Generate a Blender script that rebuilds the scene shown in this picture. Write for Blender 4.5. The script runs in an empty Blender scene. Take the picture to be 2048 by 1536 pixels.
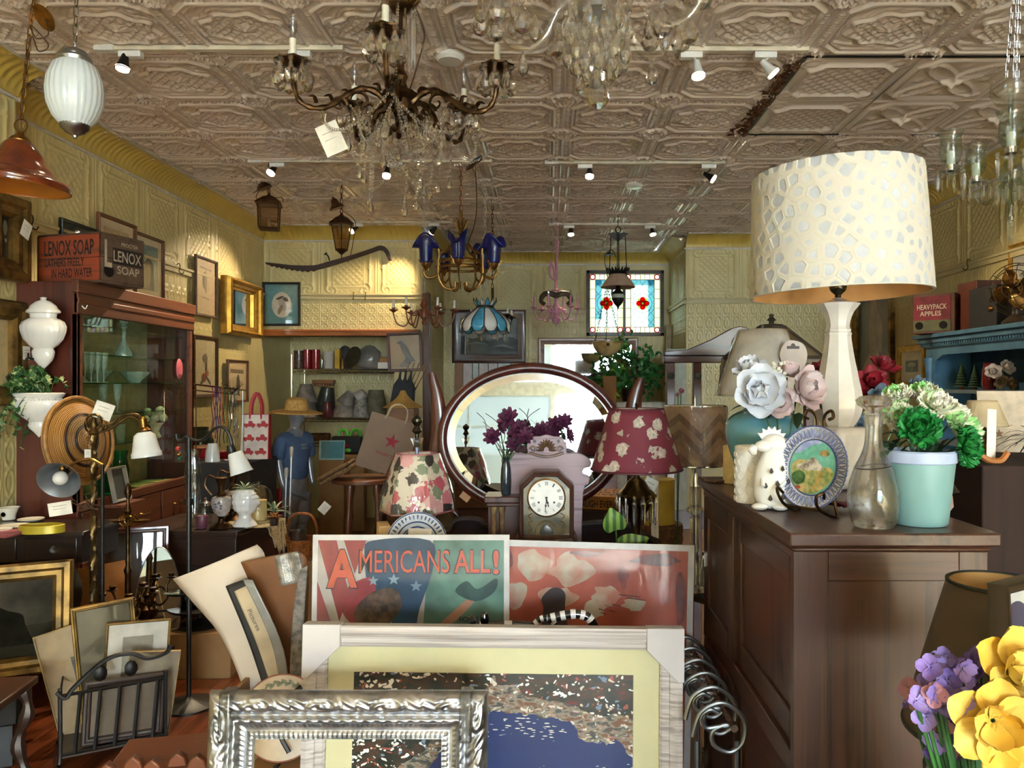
import bpy,math,random
import numpy as np
from mathutils import Vector,Matrix,Euler,noise
SC=bpy.context.scene
COL=SC.collection
pi=math.pi
rnd=random.Random(7)
# ---------------- camera, world, light, exposure ----------------
F,VX,VY,H=1539.0,1100.0,770.0,1.55
cd=bpy.data.cameras.new('camera');cam=bpy.data.objects.new('camera',cd);COL.objects.link(cam)
cam.location=(0,0,H);cam.rotation_euler=(pi/2,0,0)
cd.sensor_width=36;cd.lens=F/2048*36;cd.shift_x=-(VX-1024)/2048;cd.shift_y=(VY-768)/2048
cd.clip_start=0.02;SC.camera=cam
SC.view_settings.view_transform='Standard';SC.view_settings.look='None'
SC.view_settings.gamma=1;SC.view_settings.use_curve_mapping=False
SC.view_settings.exposure=1.0
SC.cycles.transparent_max_bounces=40
wd=bpy.data.worlds.new('world');SC.world=wd;wd.use_nodes=True
wn=wd.node_tree.nodes;bg=wn['Background']
bg.inputs[0].default_value=(0.80,0.92,1.0,1);bg.inputs[1].default_value=36.0
def lamp(kind,name,loc,rot,energy,color=(1,1,1),**kw):
 l=bpy.data.lights.new(name,kind);l.energy=energy;l.color=color
 o=bpy.data.objects.new(name,l);COL.objects.link(o);o.location=loc;o.rotation_euler=rot
 for k,v in kw.items():setattr(l,k,v)
 return o
YF=-8.0
w=lamp('AREA','front_window_daylight',(0.15,YF-.05,1.72),(pi/2,0,0),1,shape='RECTANGLE',size=5.6,size_y=2.5);w.data.cycles.is_portal=True
w=lamp('AREA','back_window_daylight',(.98,10.0,2.43),(-pi/2,0,0),1,shape='RECTANGLE',size=1.0,size_y=.85);w.data.cycles.is_portal=True
lamp('SUN','sun',(0,-6,6),(math.radians(63),0,math.radians(-14)),95,(1,.97,.92),angle=.01)
# ---------------- helpers ----------------
def P(px,py,Y):return Vector(((px-VX)*Y/F,Y,H+(VY-py)*Y/F))
def S(n,Y):return n*Y/F
def YZ(px,py,X):
 Y=X*F/(px-VX);return Y,H+(VY-py)*Y/F
def YonZ(py,Z):return (Z-H)*F/(VY-py)
def lin(c):
 if isinstance(c,str):c=[int(c[i:i+2],16)/255 for i in (0,2,4)]
 return tuple((x/12.92 if x<=.04045 else ((x+.055)/1.055)**2.4)for x in c[:3])
MATS={}
def newmat(name):
 m=bpy.data.materials.new(name);m.use_nodes=True
 nt=m.node_tree;return m,nt,nt.nodes['Principled BSDF']
def N(nt,t,**kw):
 n=nt.nodes.new(t)
 for k,v in kw.items():
  if k in n.inputs:n.inputs[k].default_value=v
  else:setattr(n,k,v)
 return n
def ramp(nt,stops,fac=None,mode='LINEAR'):
 r=nt.nodes.new('ShaderNodeValToRGB');cr_=r.color_ramp;cr_.interpolation=mode
 while len(cr_.elements)<len(stops):cr_.elements.new(.5)
 for e,(p,c)in zip(cr_.elements,stops):e.position=p;e.color=(*lin(c),1)
 if fac is not None:nt.links.new(fac,r.inputs[0])
 return r
def coords(nt,scale=(1,1,1),kind='Object',rot=(0,0,0)):
 tc=nt.nodes.new('ShaderNodeTexCoord');mp=nt.nodes.new('ShaderNodeMapping')
 mp.inputs['Scale'].default_value=scale;mp.inputs['Rotation'].default_value=rot
 nt.links.new(tc.outputs[kind],mp.inputs[0]);return mp.outputs[0]
def bump(nt,b,fac,strength,dist=.002):
 bp=N(nt,'ShaderNodeBump');bp.inputs['Strength'].default_value=strength;bp.inputs['Distance'].default_value=dist
 nt.links.new(fac,bp.inputs['Height']);nt.links.new(bp.outputs[0],b.inputs['Normal'])
def mat(name,c='888888',rough=.5,metal=0,var=.12,scale=12,bmp=0,coat=0,c2=None,emit=0,trans=0,sss=0,alpha=1):
 """paint / metal / cloth: a base colour with slight noise variation"""
 if name in MATS:return MATS[name]
 m,nt,b=newmat(name)
 c=lin(c);d=lin(c2)if c2 else tuple(x*(1-var*2)for x in c)
 nz=N(nt,'ShaderNodeTexNoise',Scale=scale,Detail=5.0)
 nt.links.new(coords(nt),nz.inputs['Vector'])
 mx=N(nt,'ShaderNodeMix',data_type='RGBA');mx.inputs[6].default_value=(*d,1);mx.inputs[7].default_value=(*c,1)
 mr=N(nt,'ShaderNodeMapRange');mr.inputs[1].default_value=.35;mr.inputs[2].default_value=.62
 nt.links.new(nz.outputs[0],mr.inputs[0]);nt.links.new(mr.outputs[0],mx.inputs[0])
 nt.links.new(mx.outputs[2],b.inputs['Base Color'])
 b.inputs['Roughness'].default_value=rough;b.inputs['Metallic'].default_value=metal
 b.inputs['Coat Weight'].default_value=coat;b.inputs['Coat Roughness'].default_value=.04
 if rough>=.9:b.inputs['Specular IOR Level'].default_value=.08
 if trans:b.inputs['Transmission Weight'].default_value=trans
 if emit:
  b.inputs['Emission Color'].default_value=(*c,1);b.inputs['Emission Strength'].default_value=emit
 if bmp:
  n2=N(nt,'ShaderNodeTexNoise',Scale=scale*6,Detail=4.0);nt.links.new(coords(nt),n2 .inputs['Vector'])
  bump(nt,b,n2 .outputs[0],bmp)
 MATS[name]=m;return m
def wood(name,c1,c2,axis='Z',scale=1.0,rough=.35,coat=.15,grain=.25,fine=26):
 if name in MATS:return MATS[name]
 m,nt,b=newmat(name)
 k='XYZ'.index(axis);s=[fine*scale]*3;s[k]=1.3*scale
 nz=N(nt,'ShaderNodeTexNoise',Scale=1.0,Detail=7.0,Distortion=.6);nt.links.new(coords(nt,s),nz.inputs['Vector'])
 s2=[7*scale]*3;s2[k]=.5*scale
 n2=N(nt,'ShaderNodeTexNoise',Scale=1.0,Detail=3.0,Distortion=1.5);nt.links.new(coords(nt,s2),n2 .inputs['Vector'])
 ad=N(nt,'ShaderNodeMath',operation='ADD');nt.links.new(nz.outputs[0],ad.inputs[0]);nt.links.new(n2 .outputs[0],ad.inputs[1])
 hf=N(nt,'ShaderNodeMath',operation='MULTIPLY');hf.inputs[1].default_value=.5;nt.links.new(ad.outputs[0],hf.inputs[0])
 r=ramp(nt,[(.36,c2),(.5,c1),(.62,c1),(.7,c2)],hf.outputs[0])
 nt.links.new(r.outputs[0],b.inputs['Base Color'])
 b.inputs['Roughness'].default_value=rough;b.inputs['Coat Weight'].default_value=coat;b.inputs['Coat Roughness'].default_value=.12
 bump(nt,b,nz.outputs[0],grain,.001)
 MATS[name]=m;return m
def glass(name,c=(1,1,1),rough=0.0,ior=1.5):
 if name in MATS:return MATS[name]
 m,nt,b=newmat(name);b.inputs['Base Color'].default_value=(*lin(c),1)
 b.inputs['Transmission Weight'].default_value=1;b.inputs['Roughness'].default_value=rough;b.inputs['IOR'].default_value=ior
 if name=='cut crystal':
  t=N(nt,'ShaderNodeBsdfTransparent');mx=N(nt,'ShaderNodeMixShader');mx.inputs[0].default_value=.28;nt.links.new(b.outputs[0],mx.inputs[1]);nt.links.new(t.outputs[0],mx.inputs[2]);nt.links.new(mx.outputs[0],nt.nodes['Material Output'].inputs[0])
 MATS[name]=m;return m
def film(name,c=(1,1,1),amount=.0,rough=.02,bmp=0,refl=1.45):
 """thin clear sheet: transparent with Fresnel gloss (panes, wraps, thin-walled glass)"""
 if name in MATS:return MATS[name]
 m,nt,b=newmat(name);nt.nodes.remove(b)
 t=N(nt,'ShaderNodeBsdfTransparent');t.inputs[0].default_value=(*lin(c),1)
 g=N(nt,'ShaderNodeBsdfGlossy');g.inputs['Roughness'].default_value=rough
 fr=N(nt,'ShaderNodeFresnel');ge=N(nt,'ShaderNodeNewGeometry');mr=N(nt,'ShaderNodeMapRange');mr.inputs[3].default_value=refl;mr.inputs[4].default_value=1/refl;nt.links.new(ge.outputs['Backfacing'],mr.inputs[0]);nt.links.new(mr.outputs[0],fr.inputs[0])
 ad=N(nt,'ShaderNodeMath',operation='ADD',use_clamp=True);ad.inputs[1].default_value=amount;nt.links.new(fr.outputs[0],ad.inputs[0])
 mx=N(nt,'ShaderNodeMixShader');nt.links.new(ad.outputs[0],mx.inputs[0]);nt.links.new(t.outputs[0],mx.inputs[1]);nt.links.new(g.outputs[0],mx.inputs[2])
 nt.links.new(mx.outputs[0],nt.nodes['Material Output'].inputs[0])
 if bmp:
  nz=N(nt,'ShaderNodeTexNoise',Scale=30.0,Detail=2.0,Distortion=1.0);nt.links.new(coords(nt,(1,1,.3)),nz.inputs['Vector'])
  bp=N(nt,'ShaderNodeBump');bp.inputs['Strength'].default_value=bmp;bp.inputs['Distance'].default_value=.01
  nt.links.new(nz.outputs[0],bp.inputs['Height'])
  for n_ in (g,fr):nt.links.new(bp.outputs[0],n_.inputs['Normal'])
 MATS[name]=m;return m
def cr(pts,n=6,closed=False):
 """Catmull-Rom through points of any dimension"""
 pts=[np.array(p,float)for p in pts];out=[];L=len(pts);rng=L if closed else L-1
 for i in range(rng):
  p1,p2=pts[i],pts[(i+1)%L]
  p0=pts[i-1]if (closed or i)else p1;p3=pts[(i+2)%L]if (closed or i+2<L)else p2
  for k in range(n):
   t=k/n
   out.append(.5*((2*p1)+(p2-p0)*t+(2*p0-5*p1+4*p2-p3)*t*t+(3*p1-p0-3*p2+p3)*t**3))
 if not closed:out.append(pts[-1])
 return [tuple(p)for p in out]
def RZ(a):return Matrix.Rotation(a,4,'Z')
def RX(a):return Matrix.Rotation(a,4,'X')
def RY(a):return Matrix.Rotation(a,4,'Y')
def T(*v):return Matrix.Translation(Vector(v[0]if len(v)==1 else v))
def aim(d):
 """rotation that turns +Z towards d"""
 return Vector(d).normalized().to_track_quat('Z','Y').to_matrix().to_4x4()
class MB:
 def __init__(s):s.v=[];s.f=[];s.m=[];s.mi=0
 def add(s,vs,fs,M=None):
  o=len(s.v)
  s.v+=[tuple(M@Vector(p))for p in vs]if M is not None else [tuple(p)for p in vs]
  s.f+=[tuple(i+o for i in f)for f in fs];s.m+=[s.mi]*len(fs);return s
 def box(s,c,d,R=None):
  x,y,z=d[0]/2,d[1]/2,d[2]/2
  vs=[(-x,-y,-z),(x,-y,-z),(x,y,-z),(-x,y,-z),(-x,-y,z),(x,-y,z),(x,y,z),(-x,y,z)]
  M=T(c)@(R if R is not None else Matrix())
  return s.add(vs,[(0,3,2,1),(4,5,6,7),(0,1,5,4),(1,2,6,5),(2,3,7,6),(3,0,4,7)],M)
 def bx(s,x0,x1,y0,y1,z0,z1,R=None):return s.box(((x0+x1)/2,(y0+y1)/2,(z0+z1)/2),(x1-x0,y1-y0,z1-z0),R)
 def lathe(s,prof,n=20,c=(0,0,0),M=None,mod=None,sx=1,sy=1,cap=True):
  vs=[];k=len(prof)
  for r,z in prof:
   for i in range(n):
    a=2*pi*i/n;q=r*(mod(a,z)if mod else 1);vs.append((q*math.cos(a)*sx,q*math.sin(a)*sy,z))
  fs=[(j*n+i,j*n+(i+1)%n,(j+1)*n+(i+1)%n,(j+1)*n+i)for j in range(k-1)for i in range(n)]
  if cap:
   if prof[0][0]>1e-5:fs.append(tuple(range(n))[::-1])
   if prof[-1][0]>1e-5:fs.append(tuple((k-1)*n+i for i in range(n)))
  return s.add(vs,fs,T(c)@(M if M is not None else Matrix()))
 def tube(s,pts,r,n=8,closed=False,flat=1):
  pts=[Vector(p)for p in pts];L=len(pts);vs=[];up=None
  for i,p in enumerate(pts):
   a=pts[(i-1)%L]if (closed or i)else p;b=pts[(i+1)%L]if (closed or i<L-1)else p
   t=(b-a);t=t.normalized()if t.length>1e-9 else Vector((0,0,1))
   if up is None:
    up=Vector((0,0,1))if abs(t.z)<.9 else Vector((1,0,0))
   u=(up-t*up.dot(t));u=u.normalized()if u.length>1e-6 else t.orthogonal().normalized();up=u;w_=t.cross(u)
   q=r[i]if hasattr(r,'__len__')else r
   for k in range(n):
    an=2*pi*k/n;vs.append(p+u*(q*math.cos(an))+w_*(q*flat*math.sin(an)))
  fs=[(j*n+k,j*n+(k+1)%n,((j+1)%L)*n+(k+1)%n,((j+1)%L)*n+k)for j in range(L if closed else L-1)for k in range(n)]
  if not closed:fs+=[tuple(range(n))[::-1],tuple((L-1)*n+k for k in range(n))]
  return s.add(vs,fs)
 def ball(s,c,r,n=10,sc=(1,1,1),M=None):
  k=max(4,n//2+1);prof=[(r*math.sin(pi*j/k),-r*math.cos(pi*j/k))for j in range(k+1)];prof[0]=(1e-6,-r);prof[-1]=(1e-6,r)
  return s.lathe(prof,n,c,(M if M is not None else Matrix())@Matrix.Diagonal((*sc,1)),cap=False)
 def prism(s,pts,t,M=None):
  """outline in the XZ plane, thickness from y=-t to y=0"""
  n=len(pts);vs=[(x,-t,z)for x,z in pts]+[(x,0,z)for x,z in pts]
  fs=[tuple(range(n)),tuple(range(2*n-1,n-1,-1))]+[(i,i+n,(i+1)%n+n,(i+1)%n)for i in range(n)]
  return s.add(vs,fs,M)
 def strip(s,a,b):
  """faces between two polylines of the same length"""
  n=len(a);return s.add(list(a)+list(b),[(i,i+1,n+i+1,n+i)for i in range(n-1)])
 def grid(s,fn,nu,nv,M=None):
  vs=[fn(i/nu,j/nv)for j in range(nv+1)for i in range(nu+1)]
  return s.add(vs,[(j*(nu+1)+i,j*(nu+1)+i+1,(j+1)*(nu+1)+i+1,(j+1)*(nu+1)+i)for j in range(nv)for i in range(nu)],M)
 def mesh(s,name,ang=38):
  me=bpy.data.meshes.new(name);me.from_pydata(s.v,[],s.f)
  me.polygons.foreach_set('use_smooth',[True]*len(me.polygons))
  me.polygons.foreach_set('material_index',s.m);me.update()
  me.set_sharp_from_angle(angle=math.radians(ang));return me
 def obj(s,name,mats,parent=None,loc=None,rot=None,bev=0,ang=38,solid=0):
  me=s.mesh(name,ang)
  for m in (mats if isinstance(mats,(list,tuple))else [mats]):me.materials.append(m)
  o=link(name,me,parent,loc,rot)
  if solid:
   md=o.modifiers.new('solid','SOLIDIFY');md.thickness=solid;md.offset=0
  if bev:
   md=o.modifiers.new('bevel','BEVEL');md.width=bev;md.segments=2;md.limit_method='ANGLE';md.angle_limit=math.radians(40)
  return o
def link(name,data,parent=None,loc=None,rot=None):
 o=bpy.data.objects.new(name,data);COL.objects.link(o)
 if parent is not None:o.parent=parent
 if loc is not None:o.location=loc
 if rot is not None:o.rotation_euler=rot
 return o
def thing(name,label,cat,loc=(0,0,0),rot=(0,0,0),group=None,scale=None):
 o=link(name,None,None,loc,rot if hasattr(rot,'__len__')else (0,0,rot));o.empty_display_size=.02
 return tag(o,label,cat,group,scale)
def tag(o,label,cat,group=None,scale=None):
 o['label']=label;o['category']=cat
 if group:o['group']=group
 if scale:o.scale=(scale,)*3 if not hasattr(scale,'__len__')else scale
 return o
def struct(o):o['kind']='structure';return o
def stuff(o):o['kind']='stuff';return o
KIDS={}
def dup(root,loc=None,rot=None,label=None,group=None,scale=None):
 def kids(o):
  return [c for c in o.children]
 def cp(o,par):
  c=o.copy();COL.objects.link(c)
  if par is not None:c.parent=par
  for k in kids(o):cp(k,c)
  return c
 r=cp(root,None)
 if loc is not None:r.location=loc
 if rot is not None:r.rotation_euler=rot if hasattr(rot,'__len__')else (0,0,rot)
 if label:r['label']=label
 if group:r['group']=group
 if scale:r.scale=(scale,)*3 if not hasattr(scale,'__len__')else scale
 return r
def shared(name,me,parent,loc,rot=None,scale=None):
 o=link(name,me,parent,loc,rot)
 if scale:o.scale=scale
 return o
TXT={}
def text(s,w,h,parent,m,loc,rot=(pi/2,0,0),bold=.0,name='lettering',t=.0006,shear=0,space=1.0,base=None):
 """flat lettering scaled to w x h, centred, in its parent's frame (default: facing -Y)"""
 c=bpy.data.curves.new(name,'FONT');c.body=s;c.align_x='CENTER';c.align_y='CENTER';c.extrude=0;c.offset=bold;c.size=1;c.shear=shear;c.space_character=space;c.resolution_u=3
 o=bpy.data.objects.new(name,c);me=bpy.data.meshes.new_from_object(o);bpy.data.objects.remove(o)
 co=np.array([v.co[:]for v in me.vertices]);mn,mx=co.min(0),co.max(0);d=np.maximum(mx-mn,1e-6)
 co=(co-(mn+mx)/2)*np.array([w/d[0],h/d[1],0]);me.vertices.foreach_set('co',co.astype(np.float32).ravel());me.update()
 me.materials.append(m);return link(name,me,parent,loc,rot)
def art(parent,w,h,layers,y=0,x0=0,z0=0,name='print'):
 """flat picture: coloured outlines in 0..1 coordinates, one thin sheet above the other"""
 b=MB();ms=[]
 for i,(m,pts)in enumerate(layers):
  if m not in ms:ms.append(m)
  b.mi=ms.index(m);n=len(pts)
  b.add([(x0+(p[0]-.5)*w,y-.0003*i,z0+p[1]*h)for p in pts],[tuple(range(n))])
 return b.obj(name,ms,parent)
FULL=[(0,0),(1,0),(1,1),(0,1)]
def ell(cx,cy,rx,ry,n=20,a=0):
 return [(cx+rx*math.cos(2*pi*i/n)*math.cos(a)-ry*math.sin(2*pi*i/n)*math.sin(a),cy+rx*math.cos(2*pi*i/n)*math.sin(a)+ry*math.sin(2*pi*i/n)*math.cos(a))for i in range(n)]
def inks(name,c='888888'):return mat('ink_'+name,c,.55,0,.08,30,coat=.35)
def frame_mesh(b,w,h,prof):
 """mitred moulding; prof = [(inset from the outer edge, y)]"""
 ring=[]
 for ins,y in prof:
  ring.append([(-w/2+ins,y,ins),(w/2-ins,y,ins),(w/2-ins,y,h-ins),(-w/2+ins,y,h-ins)])
 vs=[p for r in ring for p in r];n=len(ring)
 fs=[(j*4+i,j*4+(i+1)%4,(j+1)*4+(i+1)%4,(j+1)*4+i)for j in range(n-1)for i in range(4)]
 return b.add(vs,fs)
def picture(label,w,h,fw,fm,loc,rotz=0,tilt=0,mw=0,mm=None,layers=None,bgm=None,d=.025,roll=0,prof=None,cat='picture',name='framed_picture',group=None,glassy=True):
 t=thing(name,label,cat,loc,(0,0,0),group)
 t.rotation_euler=(RZ(rotz)@RX(tilt)@RY(roll)).to_euler()
 b=MB();frame_mesh(b,w,h,prof or [(0,0),(0,-d*.8),(fw*.12,-d),(fw*.4,-d),(fw*.55,-d*.8),(fw*.8,-d*.75),(fw,-d*.5),(fw,-.004)]);b.obj('frame',fm,t,ang=25)
 b=MB();b.bx(-w/2+.002,w/2-.002,-.004,0,.002,h-.002);b.obj('backing',mat('backing board','6b5a45',.8),t)
 iw,ih=w-2*fw,h-2*fw
 if mw:
  b=MB();frame_mesh(b,iw,ih,[(0,-.0065),(mw,-.0065),(mw+.002,-.0045)]);o=b.obj('mat_board',mm,t,(0,0,fw))
 k=fw+mw
 art(t,w-2*k,h-2*k,[(bgm,FULL)]+(layers or []),y=-.0052,z0=k)
 if glassy:
  b=MB();b.add([(-iw/2,0,fw),(iw/2,0,fw),(iw/2,0,h-fw),(-iw/2,0,h-fw)],[(0,1,2,3)]);b.obj('pane',film('picture pane'),t,(0,-.0115,0))
 return t
def tag_card(parent,w,h,loc,rot,name='price_tag',lines=2):
 b=MB();b.bx(-w/2,w/2,-.0006,0,-h,0);o=b.obj(name,mat('tag paper','efe9dc',.8),parent,loc,rot)
 b=MB()
 for i in range(lines):
  z=-h*(.3+.22*i);b.add([(-w*.3,-.0012,z),(w*.28,-.0012,z+.0008*i),(w*.28,-.0012,z+.0016),(-w*.3,-.0012,z+.0018)],[(0,1,2,3)])
 b.obj('scribble',mat('tag ink','6a6060',.8),o);return o
def leaf_fn(L,Wd,curl=.3,fold=.25,pt=1.0):
 def fn(u,v):
  wv=math.sin(pi*min(1,v**.75))**.8*Wd if 0<v<1 else 0
  x=(u-.5)*wv;a=curl*v
  return (x,L*v*math.cos(a),-L*v*math.sin(a)*.8+abs(x)*fold)
 return fn
def leaf_at(b,M,L,Wd,curl=.4,fold=.3,nu=2,nv=4):b.grid(leaf_fn(L,Wd,curl,fold),nu,nv,M)
def petal_fn(L,Wd,cup=.6,ruffle=0,seed=0):
 def fn(u,v):
  wv=Wd*(math.sin(pi*(.08+.84*v)**1.2)*.9+.12);x=(u-.5)*wv;a=cup*(v-.2)
  z=L*v*math.sin(a)+((u-.5)*2)**2*Wd*.18
  rf=ruffle*v*v*math.sin(15*u+seed)*L
  return (x,L*v*math.cos(a*.7),z+rf)
 return fn
def bloom(b,c,axis,r,layers=((5,.9,.3),(5,.6,.8)),wd=.75,ruffle=0,seed=0):
 """petals round an axis; layers = (count, length factor, opening)"""
 A=T(c)@aim(axis);rr=random.Random(seed)
 for li,(n,lf,cup)in enumerate(layers):
  for i in range(n):
   M=A@RZ(2*pi*(i+.5*li)/n+rr.uniform(-.15,.15))@T(0,r*.05,r*.02*li)@RX(cup*.9+rr.uniform(-.12,.12))
   b.grid(petal_fn(r*lf,r*lf*wd,cup*.7,ruffle,rr.uniform(0,6)),*((9,6)if ruffle>.1 else (5,6)if r>.025 else (3,4)),M)
 return b
def chain(parent,p0,p1,m,link_=.03,r=.0022,wd=.010,name='chain'):
 p0,p1=Vector(p0),Vector(p1);L=(p1-p0).length;n=max(1,int(L/(link_*.78)));A=aim(p1-p0);b=MB()
 for i in range(n):
  c=p0 .lerp(p1,(i+.5)/n);q=link_*.5
  pts=[(wd*.5*math.cos(a),0,(q-wd*.5)*(1 if math.sin(a)>0 else -1)+wd*.5*math.sin(a))for a in [2*pi*k/10+.01 for k in range(10)]]
  M=T(c)@A@RZ((i%2)*pi/2)
  b.tube([M@Vector(p)for p in pts],r,5,True)
 o=b.obj(name,m,parent);return o
 # ---------------- common materials ----------------
BRASS=mat('aged brass','a5793f',.32,1,.25,20)
BRONZE=mat('dark bronze','5d4630',.4,1,.3,25)
GOLD=mat('gilt','c9993f',.35,.85,.2,18,.1)
OLDGOLD=mat('worn gilt','8a6a35',.45,.7,.35,14,.2)
CHROME=mat('chrome','d8d8d8',.12,1,.05)
STEEL=mat('brushed steel','b9bcc2',.3,1,.1,14)
BLACK=mat('black paint','15130f',.4,0,.1)
IRON=mat('black iron','1c1815',.45,.4,.2)
WHITE=mat('white enamel','eeeae2',.25,0,.03,coat=.4)
CERAM=mat('white glazed ceramic','eceae6',.14,0,.04,8,coat=.6)
PAPER=mat('white paper','efe8dc',.85,0,.03)
CREAM=mat('cream mat board','e2d3b6',.85,0,.04)
MAHOG=wood('mahogany','4a1d12','2a0e08','X',1,.28,.4)
OAKD=wood('dark oak','7d4a2a','4b2814','Z',1.4,.4,.25,.35,34)
WALNUT=wood('walnut','4a2a18','2a160c','X',1,.35,.3)
BLKWOOD=wood('ebonised wood','231510','120a07','X',1,.3,.4)
BROWNW=wood('brown wood','8c5a34','5e371d','X',1,.4,.2)
CRYSTAL=glass('cut crystal',(1,1,1),0.0,1.55)
CLEAR=film('thin clear glass',(.97,.985,.98),.05)
GLASSY=film('smoky clear glass',(.9,.94,.92),.06)
WRAP=film('cellophane wrap',(.97,.97,.97),.03,.06,.9,1.5)
LEAFG=mat('leaf green','2f6a2c',.4,0,.3,20,c2='1c4420')
CARD=mat('brown cardboard','9c7447',.8,0,.1,8)
GREENS=[mat('ivy green','3d6a35',.45,0,.25,18),mat('variegated leaf','b9bd86',.5,0,.3,40,c2='4f7440')]
# ---------------- the room ----------------
CZ=H+1.68;XL,XLN,XR=-3.05,-2.86,3.32;YB,YA,YR,YBR=8.18,9.05,9.78,8.61;XB,XC=-1.355,1.52
TS=.605
def hf_mesh(name,fn,n,amp,size=TS,m=None):
 u=(np.arange(n+1)/n-.5);U,V=np.meshgrid(u,u);Hh=fn(U,V)*amp
 vs=np.stack([U*size,V*size,Hh],-1).reshape(-1,3)
 idx=np.arange((n+1)**2).reshape(n+1,n+1)
 fs=np.stack([idx[:-1,:-1],idx[:-1,1:],idx[1:,1:],idx[1:,:-1]],-1).reshape(-1,4)
 me=bpy.data.meshes.new(name);me.from_pydata(vs.tolist(),[],fs.tolist())
 me.polygons.foreach_set('use_smooth',[True]*len(fs));me.update();me.materials.append(m);return me
G=lambda x,s:np.exp(-(x/s)**2)
def lattice(U,V,k):
 a=np.abs(((U+V)*k)%1-.5);b=np.abs(((U-V)*k)%1-.5);return np.maximum(G(a-.5,.13),G(b-.5,.13))
def tileA(U,V):
 au,av=np.abs(U),np.abs(V);d=np.maximum(np.maximum(au/.405,av/.405),(au+av)/.68);r=np.sqrt((U/.29)**2+(V/.235)**2);th=np.arctan2(V/.235,U/.29)
 rw=r*(1+.09*np.cos(8*th))
 h=.9*G(d-1,.035)+.55*G(d-.9,.022)+.8*G(rw-1,.07)+.35*G(rw-1.2,.04)
 h+=.5*lattice(U,V,11)*(rw<.93)*(rw>.38)+.8*np.clip(1-rw/.38,0,1)**.7*(1+.4*np.cos(8*th))*(rw<.38)
 out=(d<.87)*(rw>1.25);h+=out*.55*np.clip(np.sin(11*r*2+5*np.sin(3*th))*np.cos(7*th+9*r),0,1)
 e=np.maximum(au,av);s=np.where(au>av,V,U);h+=.5*(e>.43)*(e<.468)*(np.sin(s*2*pi*24)>0)*(d>1.05)+.3*G(e-.425,.006)+.3*G(e-.476,.006)
 c=np.hypot(au-.5,av-.5);h+=.7*G(c-.135,.022)+.4*G(c-.09,.014)*(1+np.cos(12*np.arctan2(av-.5,au-.5)))
 return h+.35*G(e-.5,.01)
def tileB(U,V):
 au,av=np.abs(U),np.abs(V);d=np.maximum(np.maximum(au/.37,av/.34),(au+av)/.62)
 h=1.1*G(d-1,.05)+.55*lattice(U,V,8.5)*(d<.95)+.3*G(np.maximum(au,av)-.47,.012)
 c=np.hypot(au-.37,av-.36);h+=.8*G(c,.06)+.4*G(c-.09,.02);return h+.3*G(np.maximum(au,av)-.5,.01)
def tileC(U,V):
 au,av=np.abs(U),np.abs(V);p=(U+V)/1.414;q=(U-V)/1.414;h=0*U
 for a,b in ((p,q),(q,p)):
  for sg in (1,-1):
   r=np.hypot((a-sg*.24)/.23,b/.085);h+=.8*G(r-1,.12)+.35*G(r-.7,.1)
 d=np.maximum(np.maximum(au/.43,av/.43),(au+av)/.72);h+=.8*G(d-1,.03)+.35*G(d-.93,.02);k=np.maximum(au,av)
 return h+.5*G(np.hypot(au-.3,av-.0),.04)+.5*G(np.hypot(au,av-.3),.04)+.3*G(k-.5,.012)
def panU(U,V):
 au,av=np.abs(U),np.abs(V);d=np.maximum(au/.27,av/.36)
 h=.55*lattice(U,V,9)*(d<.93)*((au+av)<.5)+.5*G(d-1,.03)
 h+=.9*G(au-.37,.018)*(av<.3)+.8*G(np.hypot(au-.37,av-.31),.045)+.6*G(np.hypot(au-.37,av)-.03,.02)*(av<.07)
 c=np.hypot(au-.3,av-.41);th=np.arctan2(av-.41,au-.3);h+=.6*np.clip(np.cos(c*75+2*th),0,1)*(c<.13)
 h+=.5*G(au-.475,.01)+.3*G(av-.48,.01)+.4*np.clip(np.sin(U*60)*np.sin(V*60),0,1)*(av>.4)*(au<.2);return h
def panL(U,V):
 x=np.abs((U*6)%1-.5);y=np.abs((V*4)%1-.5);e=np.hypot(x/.34,y/.45)
 h=.75*G(e-1,.16)+.35*np.clip(1-np.hypot(x/.18,y/.3),0,1)+.6*G(x-.5,.06)
 e2=np.hypot(x/.34,(.5-y)/.2);return h+.4*G(e2-1,.2)*(y>.3)
WALLM=mat('cream painted tin wall','d3c48c',.42,0,.05,3,coat=.15,c2='c9b980')
CEILM=mat('beige painted tin ceiling','e0d2c4',.24,0,.06,2.5,coat=.6,c2='d4c4b4')
CORNM=mat('mustard cornice paint','c7ab50',.4,0,.06,5,coat=.15)
RAILM=mat('cream rail paint','c8b98a',.4,0,.05,6)
DARKM=mat('plain shell','8d8672',.8,0,.05)
MA,MBm,MC=hf_mesh('tile',tileA,96,.023,m=CEILM),hf_mesh('tile',tileB,72,.02,m=CEILM),hf_mesh('tile',tileC,72,.02,m=CEILM)
MU,ML=hf_mesh('panel',panU,80,.009,m=WALLM),hf_mesh('panel',panL,84,.007,m=WALLM)
b=MB();b.bx(-3.5,4,YF-.3,10.4,CZ+.02,CZ+.15);ceil=struct(b.obj('ceiling',CEILM))
b=MB();b.bx(-3.5,4,YF-.3,10.4,-.1,-.01)
FLOORM=wood('floor pine','6e3619','46210f','Y',1,.3,.3)
fl=struct(b.obj('floor',FLOORM))
b=MB();b.bx(-2.6,2.95,YF,.2,-.02,.0);struct(b.obj('floor_bounce',mat('pale bounce floor','c9c2b6',.7)))  # added pale floor out of view, keeps the bounced light neutral
for j in range(26):
 b=MB();x=-2.75+j*.085
 for a0,a1 in ((.205,2.2+.37*(j%4)),(2.203+.37*(j%4),6.5)):b.bx(x,x+.083,a0,a1,-.02,0)
 b.obj('plank',FLOORM,fl)
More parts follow.
